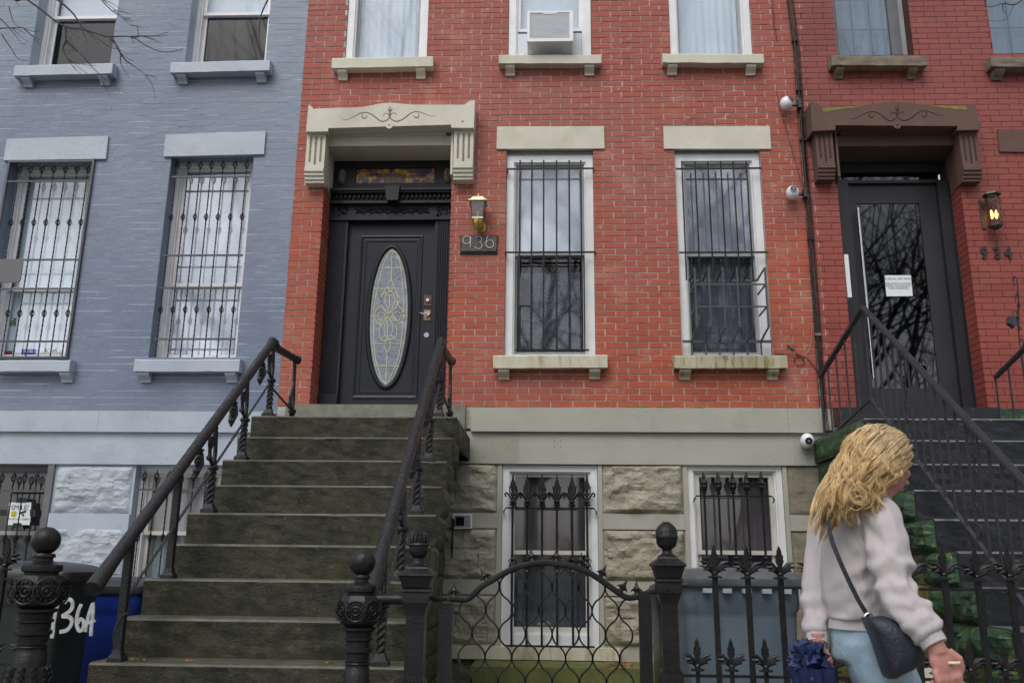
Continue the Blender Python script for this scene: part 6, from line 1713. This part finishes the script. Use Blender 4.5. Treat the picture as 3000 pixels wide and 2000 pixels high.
for i in range(70):
    x = random.uniform(.45, 1.15); y = random.uniform(-.55, -.04) ; s_ = random.uniform(.012, .03); g = random.random()*6; z = at(1700,1958,-.55).z+.003 if x < 1.2 else .06
    t.add([(x+s_*math.cos(g+a), y+s_*math.sin(g+a)*.6, z+random.uniform(0,.012)) for a in (0, 1.3, 2.6, 4.2)], [(0,1,2,3)])
t.build('leaf_litter', lo_, kind='stuff')

# ================================================================ overhanging bare twigs, top left and top right
def bough(px_paths, y, label, root, nm='street_tree'):
    th = thing(nm, (root[0], root[1], 0), label, 'tree')
    t = MB(); t.tube([(root[0], root[1], 0), (root[0]+.05, root[1], 2), (root[0]-.03, root[1]+.05, 4), (root[0]+.1, root[1], 6.3)], [.16,.13,.11,.07], 10); t.build('trunk', bark_m, th, smooth=True)
    t = MB()
    for j, (pts, r0, r1, yo) in enumerate(px_paths):
        P_ = [at(*p, y+yo) for p in pts]
        if j == 0: P_ = [Vector((root[0]+.05, root[1], 5.6)), Vector(((root[0]+P_[0].x*3)/4, (root[1]+y)/2, 5.2)), P_[0]+Vector((-.08,0,.7))]+P_
        sm = []
        for i in range(len(P_)-1):
            p0, p1, p2, p3 = P_[max(i-1,0)], P_[i], P_[i+1], P_[min(i+2, len(P_)-1)]
            for s_ in range(4):
                u = s_/4; q = .5*((2*p1)+(p2-p0)*u+(2*p0-5*p1+4*p2-p3)*u*u+(3*p1-p0-3*p2+p3)*u**3)
                sm.append(q+Vector((noise.noise(q*9), 0, noise.noise(q*9+Vector((5,5,5)))))*.008)
        sm.append(P_[-1]); n = len(sm); t.tube(sm, [r0+(r1-r0)*i/(n-1) for i in range(n)], 5)
    t.build('branches', twig_m, th)
    return th
q = lambda *a: [Q1(*p) for p in a]
TW = [(q((60,-90),(180,0),(270,65),(350,128),(435,175),(560,200),(700,240),(850,250),(960,300),(1080,340),(1200,320)), .0065, .0014, 0),
      (q((435,175),(440,260),(415,320),(440,370),(465,400)), .005, .0015, 0), (q((440,260),(520,340),(600,430),(665,497)), .004, .0012, 0),
      (q((380,0),(470,80),(520,150),(580,210),(650,260),(740,320)), .005, .0015, .05), (q((720,250),(790,340),(800,420),(845,515)), .004, .001, 0),
      (q((740,260),(800,360),(880,430),(950,490)), .0035, .001, 0), (q((850,250),(930,240),(1030,235),(1110,210)), .003, .001, 0),
      (q((670,0),(740,70),(800,120),(850,165)), .003, .001, .1), (q((0,190),(80,185),(155,183)), .003, .0012, .05), (q((0,120),(60,180),(110,240),(165,300)), .003, .001, .05),
      (q((20,230),(60,300),(120,380),(180,400)), .003, .001, .05), (q((530,180),(560,240),(570,290)), .003, .001, 0), (q((905,240),(900,200),(898,165)), .002, .001, 0),
      (q((415,320),(440,370),(470,420),(530,485)), .0025, .001, 0), (q((1760,0),(1720,90),(1710,200),(1705,300),(1735,385)), .004, .0015, .1), (q((60,40),(75,110),(100,160),(150,190)), .0025, .001, .1)]
random.seed(9)
for k in range(46):
    b = random.choice(TW[:9])[0]; p = random.choice(b); a = random.uniform(.1, 1.2); L_ = random.uniform(25, 80)
    TW.append(([p, (p[0]+L_*.5*math.cos(a)+random.uniform(-6,6), p[1]+L_*.5*math.sin(a)), (p[0]+L_*math.cos(a), p[1]+L_*math.sin(a)+random.uniform(-8,8))], .0018, .0008, 0))
bough(TW, -4.6, 'leafless street tree whose thin twigs hang over the blue house, top left', (-4.2, -5.4))
q = lambda *a: [Q7(*p) for p in a]
TW = [(q((2400,-120),(2260,-20),(2180,30),(2105,20),(2040,45),(1975,45)), .006, .001, 0), (q((2105,20),(2105,60),(2125,88)), .003, .001, 0), (q((2180,30),(2130,120),(2050,140),(1960,130),(1940,190)), .0015, .0007, 0)]
bough(TW, -4.4, 'leafless street tree with twig tips in the top right corner', (4.6, -5.2))

# ================================================================ the walking woman
def merge(parts, voxel, name, m, parent, smooth_it=3, disp=None):
    t = MB()
    for p in parts: t.add(p.v, p.f)
    me = bpy.data.meshes.new(name); me.from_pydata(t.v, [], t.f)
    bm = bmesh.new(); bm.from_mesh(me); bmesh.ops.recalc_face_normals(bm, faces=bm.faces[:]); bm.to_mesh(me); bm.free()
    o = bpy.data.objects.new(name, me); col.objects.link(o)
    md = o.modifiers.new('r', 'REMESH'); md.mode = 'VOXEL'; md.voxel_size = voxel
    sm = o.modifiers.new('s', 'SMOOTH'); sm.factor = .6; sm.iterations = smooth_it
    dg = bpy.context.evaluated_depsgraph_get(); dg.update()
    me2 = bpy.data.meshes.new_from_object(o.evaluated_get(dg)); bpy.data.objects.remove(o)
    if disp:
        ns = [v.normal.copy() for v in me2.vertices]
        for v, n in zip(me2.vertices, ns): v.co += n*disp(v.co, n)
    c = Vector([(min(v.co[i] for v in me2.vertices)+max(v.co[i] for v in me2.vertices))/2 for i in range(3)])
    me2.transform(Matrix.Translation(-c)); me2.name = name
    me2.polygons.foreach_set('use_smooth', [True]*len(me2.polygons))
    me2.materials.clear(); me2.materials.append(m)
    ob = bpy.data.objects.new(name, me2); col.objects.link(ob); place(ob, c, parent); return ob
def T(pts, r, flat=1.0, n=16):
    """limb through (px, py, y) points with radii in metres"""
    P_ = [at(a, b, c) if len((a, b, c)) == 3 else None for a, b, c in pts]; sm = []; rr = []
    for i in range(len(P_)-1):
        p0, p1, p2, p3 = P_[max(i-1,0)], P_[i], P_[i+1], P_[min(i+2, len(P_)-1)]
        for s_ in range(4):
            u = s_/4; sm.append(.5*((2*p1)+(p2-p0)*u+(2*p0-5*p1+4*p2-p3)*u*u+(3*p1-p0-3*p2+p3)*u**3)); rr.append(r[i]+(r[i+1]-r[i])*u)
    sm.append(P_[-1]); rr.append(r[-1])
    return MB().tube(sm, rr, n, flat=flat)
wp = at(2530, 1830, -5.0)
wm = thing('person', (wp.x+.02, -5.0, 0), 'woman with long wavy blond hair walking past in a pale grey sweater and light jeans', 'person')
skin = mat('skin', (.52,.25,.20), (.44,.19,.155), .5, 10, .1, 60)
skin.node_tree.nodes['Principled BSDF'].inputs['Subsurface Weight'].default_value = .12
skin.node_tree.nodes['Principled BSDF'].inputs['Subsurface Radius'].default_value = (.02,.008,.005)
skin.node_tree.nodes['Principled BSDF'].inputs['Subsurface Scale'].default_value = .3
knit = mat('pale_grey_knit', (.53,.49,.495), (.48,.445,.45), .95, 5, .35, 260)
denim = mat('light_blue_denim', (.24,.34,.43), (.33,.43,.51), .85, 6, .35, 130, spots=[((.45,.53,.60), 3, .55, .75, 4, .6)], stretch=(1,1,.5))
hairm = mat('blond_hair', (.84,.62,.33), (.48,.31,.13), .55, 16, .0, 50, island=.22, spec=.3, zg=((.80,.68,.48), 1.42, 1.72, .8), lo=.36, hi=.64, stretch=(1.6,1,.5))
GZ = .0
# continuous body
hc = at(2590, 1350, -5.0)
def hm(pts_r):      # head features in local x right, y forward, z up
    return pts_r
fa = R(22)          # facing: mostly +x, a little away from the camera
fw = Vector((math.cos(fa), math.sin(fa), 0)); rt = Vector((math.sin(fa), -math.cos(fa), 0))
pitch_d = R(24); fwp = (fw*math.cos(pitch_d)-Vector((0,0,1))*math.sin(pitch_d)); upp = (Vector((0,0,1))*math.cos(pitch_d)+fw*math.sin(pitch_d))
def L2W(x, y, z): return hc+rt*x+fwp*y+upp*z
def hball(x, y, z, r, sx=1, sy=1, sz=1, n=16):
    t = MB().ball((0,0,0), 1, n); t.v = [tuple(L2W(x+a*r*sx, y+b*r*sy, z+c*r*sz)) for a, b, c in t.v]; return t
parts = [hball(0,-.012,.015,.088,.83,1.08,1.0), hball(0,.025,-.03,.070,.82,.95,1.25), hball(0,.048,-.083,.028,1.1,.9,.75), hball(0,.035,-.062,.050,.9,.9,.8),
         hball(0,.088,-.012,.012,.8,1.1,2.4), hball(0,.103,-.030,.0115,1.05,1.1,.9), hball(.010,.095,-.034,.007), hball(-.010,.095,-.034,.007),
         hball(0,.084,-.058,.010,2.0,.8,.5), hball(0,.082,-.068,.010,1.8,.8,.55), hball(0,.078,.024,.020,2.4,.6,.5), hball(.036,.062,-.022,.022,1,.7,.9), hball(-.036,.062,-.022,.022,1,.7,.9),
         hball(.074,-.005,-.012,.018,.35,.8,1.5), hball(-.074,-.005,-.012,.018,.35,.8,1.5)]
parts += [T([(2582,1400,-5.0),(2566,1450,-5.0),(2545,1500,-5.0)], [.050,.050,.060])]
parts += [T([(2540,1500,-5.0),(2520,1600,-5.0),(2515,1700,-5.0),(2520,1800,-5.0),(2530,1900,-5.0)], [.085,.095,.080,.074,.076], flat=.95)]
# arms
RA = [(2575,1512,-5.10),(2600,1600,-5.16),(2618,1712,-5.20),(2680,1800,-5.26),(2738,1886,-5.30)]
LA = [(2430,1530,-4.88),(2412,1620,-4.87),(2402,1710,-4.88),(2396,1790,-4.93),(2394,1872,-4.98)]
parts += [T([(2530,1500,-5.02)]+RA, [.06,.052,.046,.042,.034,.024]), T([(2500,1505,-4.98)]+LA, [.05,.045,.040,.034,.026,.022])]
hipR, hipL = at(2555, 1905, -5.04), at(2545, 1900, -4.95)
kR = Vector((hipR.x+.10, -5.06, .50)); kL = Vector((hipL.x+.22, -4.93, .54)); aR = Vector((hipR.x-.02, -5.06, .10)); aL = Vector((hipL.x+.30, -4.93, .10))
for h_, k_, a_ in ((hipR, kR, aR), (hipL, kL, aL)):
    parts.append(MB().tube([h_+Vector((0,0,.06)), h_.lerp(k_, .5), k_, k_.lerp(a_, .4), a_], [.062,.060,.050,.048,.034], 16))
    parts.append(MB().tube([a_+Vector((-.03,0,-.02)), a_+Vector((.05,.005,-.055)), a_+Vector((.13,.01,-.075))], [.034,.034,.024], 12))
# right hand: palm, four curled fingers, thumb
wr = at(2742, 1893, -5.30); pc = at(2755, 1925, -5.31)
hd = (at(2768, 1962, -5.31)-wr).normalized(); sd_ = Vector((.10, -.97, .2)).normalized(); pl_ = hd.cross(sd_).normalized()
if pl_.x > 0: pl_ = -pl_
def HP(a, b, c): return wr+hd*a+sd_*b+pl_*c
t = MB().ball((0,0,0), 1, 16); t.v = [tuple(HP(.042+a*.046, b*.022+.0, c*.035)) for a, b, c in t.v]; parts.append(t)
parts.append(MB().tube([HP(-.03,0,0), HP(.02,0,0)], [.026,.027], 12))
for k_, (c0, ln) in enumerate(((-.030,.85),(-.010,1.0),(.011,.98),(.031,.85))):
    c_ = c0
    pts = [HP(.060,.002,c_*1.0), HP(.088,-.008*0+.006,c_*1.03), HP(.108*(.9+.1*ln),.000,c_*1.05), HP(.106,.026*-1,c_*1.0+.0), HP(.088,.034*-1,c_*.95)]
    parts.append(MB().tube(pts, [.0115,.0108,.0098,.0092,.0080], 10)); parts.append(MB().ball(tuple(pts[-1]), .0080, 8)); parts.append(MB().ball(tuple(pts[1]), .0122, 8))
pts = [HP(.02,.008,-.026), HP(.045,.014,-.046), HP(.070,.006,-.048), HP(.090,-.006,-.036)]
parts.append(MB().tube(pts, [.014,.0125,.0105,.0085], 10)); parts.append(MB().ball(tuple(pts[-1]), .0088, 8))
# left hand closed on the umbrella handle
wl = at(2396, 1880, -4.99)
for k_ in range(4):
    z_ = -.050-.018*k_; parts.append(MB().tube([wl+Vector((-.012,.01,z_)), wl+Vector((.022,-.012,z_)), wl+Vector((.030,-.030,z_-.004)), wl+Vector((.008,-.040,z_-.004))], [.010,.0098,.009,.008], 10))
t = MB().ball((0,0,0), 1, 14); t.v = [tuple(wl+Vector((a*.024, b*.020+.004, -.055+c*.052))) for a, b, c in t.v]; parts.append(t)
parts.append(MB().tube([wl+Vector((0,0,.03)), wl+Vector((0,0,-.03))], [.025,.026], 10))
parts.append(MB().tube([wl+Vector((.01,.01,-.03)), wl+Vector((.026,-.02,-.04)), wl+Vector((.018,-.038,-.05))], [.012,.010,.009], 8))
merge(parts, .0048, 'body', skin, wm, 2)
# sweater
def knitd(co, n):
    p = co
    d = .007*noise.noise(p*6)+.001*noise.noise(p*16)
    if n.y < -.2 and p.z > 1.05: d += .010*noise.noise(Vector((p.x*20+p.z*5, p.y*6, p.z*2.6+p.x*3)))+.004*noise.noise(Vector((p.x*40, p.y*10, p.z*6)))
    # folds gather at the elbows, cuffs and hem
    for c_, rad, am, fr_ in ((at(2625,1712,-5.2), .15, .017, (26,8,38)), (at(2735,1850,-5.28), .10, .013, (30,10,55)), (at(2398,1820,-4.95), .13, .013, (12,8,42)), (at(2520,1770,-5.1), .13, .005, (22,8,14)), (at(2590,1530,-5.12), .12, .006, (30,8,10))):
        w_ = math.exp(-((p-c_).length/rad)**2)
        d += w_*am*noise.noise(Vector((p.x*fr_[0]+p.z*14, p.y*fr_[1], p.z*fr_[2]*.6-p.x*16)))*1.5
    return d
sp_ = [T([(2556,1462,-5.0),(2535,1520,-5.0),(2518,1600,-5.01),(2512,1680,-5.01),(2515,1750,-5.01),(2522,1812,-5.01)], [.064,.108,.117,.115,.114,.108], flat=.92),
       T([(2500,1510,-4.97),(2440,1535,-4.90)], [.09,.075]), T([(2545,1500,-5.02),(2580,1525,-5.09)], [.09,.072]),
       T([(2560,1505,-5.07)]+RA[:-1]+[(2722,1862,-5.29)], [.068,.066,.062,.057,.053,.043], n=18),
       T([(2470,1520,-4.93)]+LA[:-1]+[(2394,1856,-4.97)], [.068,.064,.060,.057,.052,.038], n=18)]
merge(sp_, .0075, 'sweater', knit, wm, 3, knitd)
sc_ = [T([(2716,1852,-5.285),(2740,1888,-5.30)], [.040,.037]), T([(2394,1846,-4.965),(2395,1884,-4.985)], [.036,.034])]
for q_ in sc_: q_.build('cuff', knit, wm, smooth=True)
T([(2521,1790,-5.0),(2524,1842,-5.0)], [.103,.106], flat=.95).build('hem', knit, wm, smooth=True)
# jeans
def dend(co, n): return .004*noise.noise(Vector((co.x*9, co.y*5, co.z*22)))+.003*noise.noise(co*26)
jp = [T([(2522,1800,-5.0),(2532,1865,-5.0),(2540,1930,-5.0)], [.093,.108,.112], flat=.95)]
for h_, k_, a_ in ((hipR, kR, aR), (hipL, kL, aL)):
    jp.append(MB().tube([h_+Vector((0,0,.04)), h_.lerp(k_, .5), k_, k_.lerp(a_, .5), a_+Vector((0,0,.02))], [.098,.086,.066,.06,.052], 18))
merge(jp, .009, 'jeans', denim, wm, 3, dend)
shoe = mat('white_sneaker', (.6,.6,.58), None, .6)
for a_ in (aR, aL): MB().tube([a_+Vector((-.05,0,-.055)), a_+Vector((.02,0,-.05)), a_+Vector((.10,.01,-.065)), a_+Vector((.16,.01,-.07))], [.042,.046,.036,.022], 14).build('shoe', shoe, wm, smooth=True)
# hair: a cap and several hundred wavy locks swept back to the left
cap = hball(-.002,-.018,.016,.086,.88,1.06,1.0, 24); hcap = MB().add(cap.v, cap.f)
hcap.build('hair_cap', mat('hair_base', (.36,.24,.11), (.22,.14,.06), .6, 20), wm, smooth=True)
H_ = MB(); rnd = random.Random(5)
N_ = 230
for i in range(N_):
    # root on the skull
    while True:
        d = Vector((rnd.gauss(0,1), rnd.gauss(0,1), rnd.gauss(0,1))).normalized()
        if d.z > -.35 and not (d.y > .55 and d.z < .62) and d.y < .86: break
    root = L2W(-.002+d.x*.082, -.020+d.y*.097, .018+d.z*.092)
    s_ = rnd.random()
    side = (root-hc).dot(Vector((1,0,0)))
    # where it ends
    if d.y > .1 or side > .035:      # front locks fall along the cheek onto the near shoulder
        ex, ey, ez = rnd.gauss(2540, 22), rnd.gauss(1455, 24), -5.15-rnd.random()*.03
    else:
        u = rnd.random()**.8; ex = 2385+u*130+rnd.gauss(0, 10); ey = 1545-u*85+rnd.gauss(0, 24)-(8 if ex < 2385 else 0); ez = -5.10-rnd.random()*.07
    end = at(ex, ey, ez)
    down = (end-root)
    L_ = down.length
    outd = (root-hc).normalized()
    c1 = root+outd*.016+Vector((-.030,-.01,-.03 if d.z < .3 else .006)); c2 = root.lerp(end, .55)+outd*.016+Vector((-.010, -.022, .012))
    n = 20; pts = []
    cell = Vector((ex*.022, ey*.03, root.z*8)); h1 = rnd.random(); ph = noise.noise(cell)*9+rnd.gauss(0,.7); fq = 2.1+noise.noise(cell+Vector((3,3,3)))*.9; am = max(.005, .017+.014*noise.noise(cell+Vector((8,1,4))))
    for k_ in range(n+1):
        u = k_/n; p = root*(1-u)**3+c1*3*u*(1-u)**2+c2*3*u*u*(1-u)+end*u**3
        w_ = am*min(1, (u*1.8)**1.2)
        p += Vector((math.cos(ph+u*fq*2*PI)*w_, math.sin(ph+u*fq*2*PI)*w_*.6, math.sin(ph+u*fq*2*PI+.8)*w_*.5))
        # keep outside the skull
        q_ = p-L2W(0,-.018,.02); 
        if q_.length < .085+.007*h1: p = L2W(0,-.018,.02)+q_.normalized()*(.085+.007*h1)
        pts.append(p)
    # every guide carries a tress of fine strands that gather towards the tip
    L2 = max(.05, L_); rad0 = rnd.uniform(.010, .016)
    for q2 in range(22):
        a_ = rnd.uniform(0, 2*PI); rr = rad0*math.sqrt(rnd.random()); jit = rnd.gauss(0, .12); cut = rnd.uniform(.86, 1.04); tw = rnd.uniform(-1.2, 1.2); P2 = []
        for k_, p in enumerate(pts):
            u = k_/n*cut; kk = min(n-1, int(u*n)); g_ = pts[kk].lerp(pts[min(n, kk+1)], u*n-kk)
            w2 = rr*(1-.62*u)+.0025*math.sin(u*9+jit*20)*u
            P2.append(g_+Vector((math.cos(a_+tw*u)*w2, math.sin(a_+tw*u)*w2*.8, math.sin(a_*1.7)*w2*.5)))
        r0 = rnd.uniform(.0007, .0015)
        H_.tube(P2, [r0*(.7+.4*math.sin(PI*min(1, .15+k_/n*.95))) for k_ in range(n+1)], 3)
H_.build('hair', hairm, wm, smooth='all', kind='stuff')
# curl on the near shoulder
t = MB()
for k_ in range(26):
    c_ = at(2518+rnd.gauss(0,9), 1452+rnd.gauss(0,9), -5.180+rnd.uniform(-.014,.014)); rr = rnd.uniform(.010, .032); a0 = rnd.random()*6
    t.tube([c_+Vector((rr*math.cos(a0+g), 0, rr*math.sin(a0+g)*1.1)) for g in [i*.4 for i in range(13)]], [.0014]*13, 4)
t.build('hair_curl', hairm, wm, smooth='all')
# eye line, brow and lips in profile
MB().add(hball(.030,.078,.010,.009,1.5,.5,.5,10).v, hball(.030,.078,.010,.009,1.5,.5,.5,10).f).build('eye', mat('closed_eye_lashes', (.10,.05,.035), None, .6), wm)
lp = hball(0,.0905,-.063,.008,2.2,.7,.9,12); MB().add(lp.v, lp.f).build('lips', mat('lips', (.50,.20,.17), None, .45), wm, smooth=True)
# cigarette
tag(MB().tube([tuple(at(2778, 1941, -5.33)), tuple(at(2812, 1940, -5.33))], .0042, 8).build('cigarette', mat('cigarette_paper', (.75,.70,.52), None, .7)), 'thin cigarette between the fingers of the woman', 'cigarette')
# shoulder bag with strap
bagm = mat('dark_navy_leather', (.018,.022,.033), (.028,.033,.047), .42, 6, .5, 90)
bg_ = thing('shoulder_bag', (at(2640,1850,-5.24).x, -5.24, at(2640,1995,-5.24).z), 'dark navy soft shoulder bag hanging at the woman\'s hip', 'bag')
bo = [(478,1192),(540,1188),(592,1184),(650,1215),(720,1272),(780,1325),(808,1370),(812,1420),(800,1460),(740,1500),(680,1528),(640,1552),(615,1550),(596,1500),(572,1420),(540,1330),(505,1250)]
bp_ = [at(*QP(*p), -5.24) for p in bo]; cb = sum(bp_, Vector())/len(bp_); nb = len(bp_)
t = MB(); vs = []; fs = []
lay = [(.3,-.075),(.6,-.072),(.84,-.060),(.96,-.040),(1.0,-.010),(.98,.03),(.9,.05)]
for sc, dy in lay:
    for p in bp_:
        q_ = cb+(p-cb)*sc; vs.append((q_.x, -5.20+dy+.006*noise.noise(q_*18), q_.z))
for i in range(len(lay)-1):
    for k_ in range(nb): fs.append((i*nb+k_, i*nb+(k_+1)%nb, (i+1)*nb+(k_+1)%nb, (i+1)*nb+k_))
fs += [tuple(range(nb)), tuple((len(lay)-1)*nb+k_ for k_ in range(nb))]
t.add(vs, fs).build('bag_body', bagm, bg_, smooth='all')
def YS(px): return -5.155
stp = [(246,600),(252,690),(275,770),(320,880),(370,990),(420,1090),(465,1165),(480,1195)]
t = MB(); t.tube([tuple(at(*QP(*p), -5.155-.012*math.sin(i/7*PI))) for i, p in enumerate(stp)], .0075, 8, flat=.5); t.build('strap', bagm, bg_, smooth=True)
t = MB(); p = at(*QP(478,1190), -5.17); t.tube([(p.x+.012*math.cos(g), -5.175, p.z+.012*math.sin(g)) for g in [2*PI*i/12 for i in range(12)]], .003, 5, closed=True); t.build('ring', steel_m, bg_)
# folded blue umbrella
um = thing('folded_umbrella', (at(2390,1960,-5.03).x, -5.03, .55), 'loosely folded navy blue umbrella in the woman\'s far hand', 'umbrella')
blu = mat('navy_umbrella_cloth', (.012,.026,.11), (.008,.016,.06), .55, 12, .3, 50)
t = MB(); rnd = random.Random(12); cu = at(2368, 1932, -5.06)
for i in range(90):
    a = rnd.uniform(0, 2*PI); b = rnd.uniform(-.9, .9); r_ = .044*math.sqrt(max(.05, 1-b*b*.8))
    p = cu+Vector((r_*math.cos(a), r_*math.sin(a)*.8, b*.055)); o_ = (p-cu).normalized(); q1 = o_.cross(Vector((rnd.uniform(-1,1), rnd.uniform(-1,1), rnd.uniform(-1,1)))).normalized(); q2 = o_.cross(q1)
    s_ = rnd.uniform(.010, .022)
    t.add([p-q1*s_, p+o_*.012+q2*s_*.3, p+q1*s_, p+o_*s_*1.3+q2*s_, p+q2*s_*1.6-o_*.004], [(0,1,3),(1,2,3),(0,3,4),(3,2,4)])
t.ball(tuple(cu), .042, 12, (1,.8,1.1)); t.build('cloth_ruffle', blu, um)
t = MB(); vs = []; fs = []; n = 36; rows_ = 12
ax0, ax1 = cu+Vector((.01,0,-.02)), Vector((cu.x+.10, -5.0, .42))
for j in range(rows_+1):
    u = j/rows_; c_ = ax0.lerp(ax1, u); r_ = .050*(1-u)**.7+.010
    for k_ in range(n):
        g = 2*PI*k_/n; rr = r_*(1+.28*math.cos(8*g+u*2)); vs.append((c_.x+rr*math.cos(g), c_.y+rr*math.sin(g), c_.z))
for j in range(rows_):
    for k_ in range(n): fs.append((j*n+k_, j*n+(k_+1)%n, (j+1)*n+(k_+1)%n, (j+1)*n+k_))
t.add(vs, fs).build('folded_cloth', blu, um, smooth='all')
MB().tube([wl+Vector((0,-.015,.02)), wl+Vector((0,-.02,-.12)), Vector((cu.x+.03, -5.03, .80))], .008, 8).build('shaft', blackp_m, um)
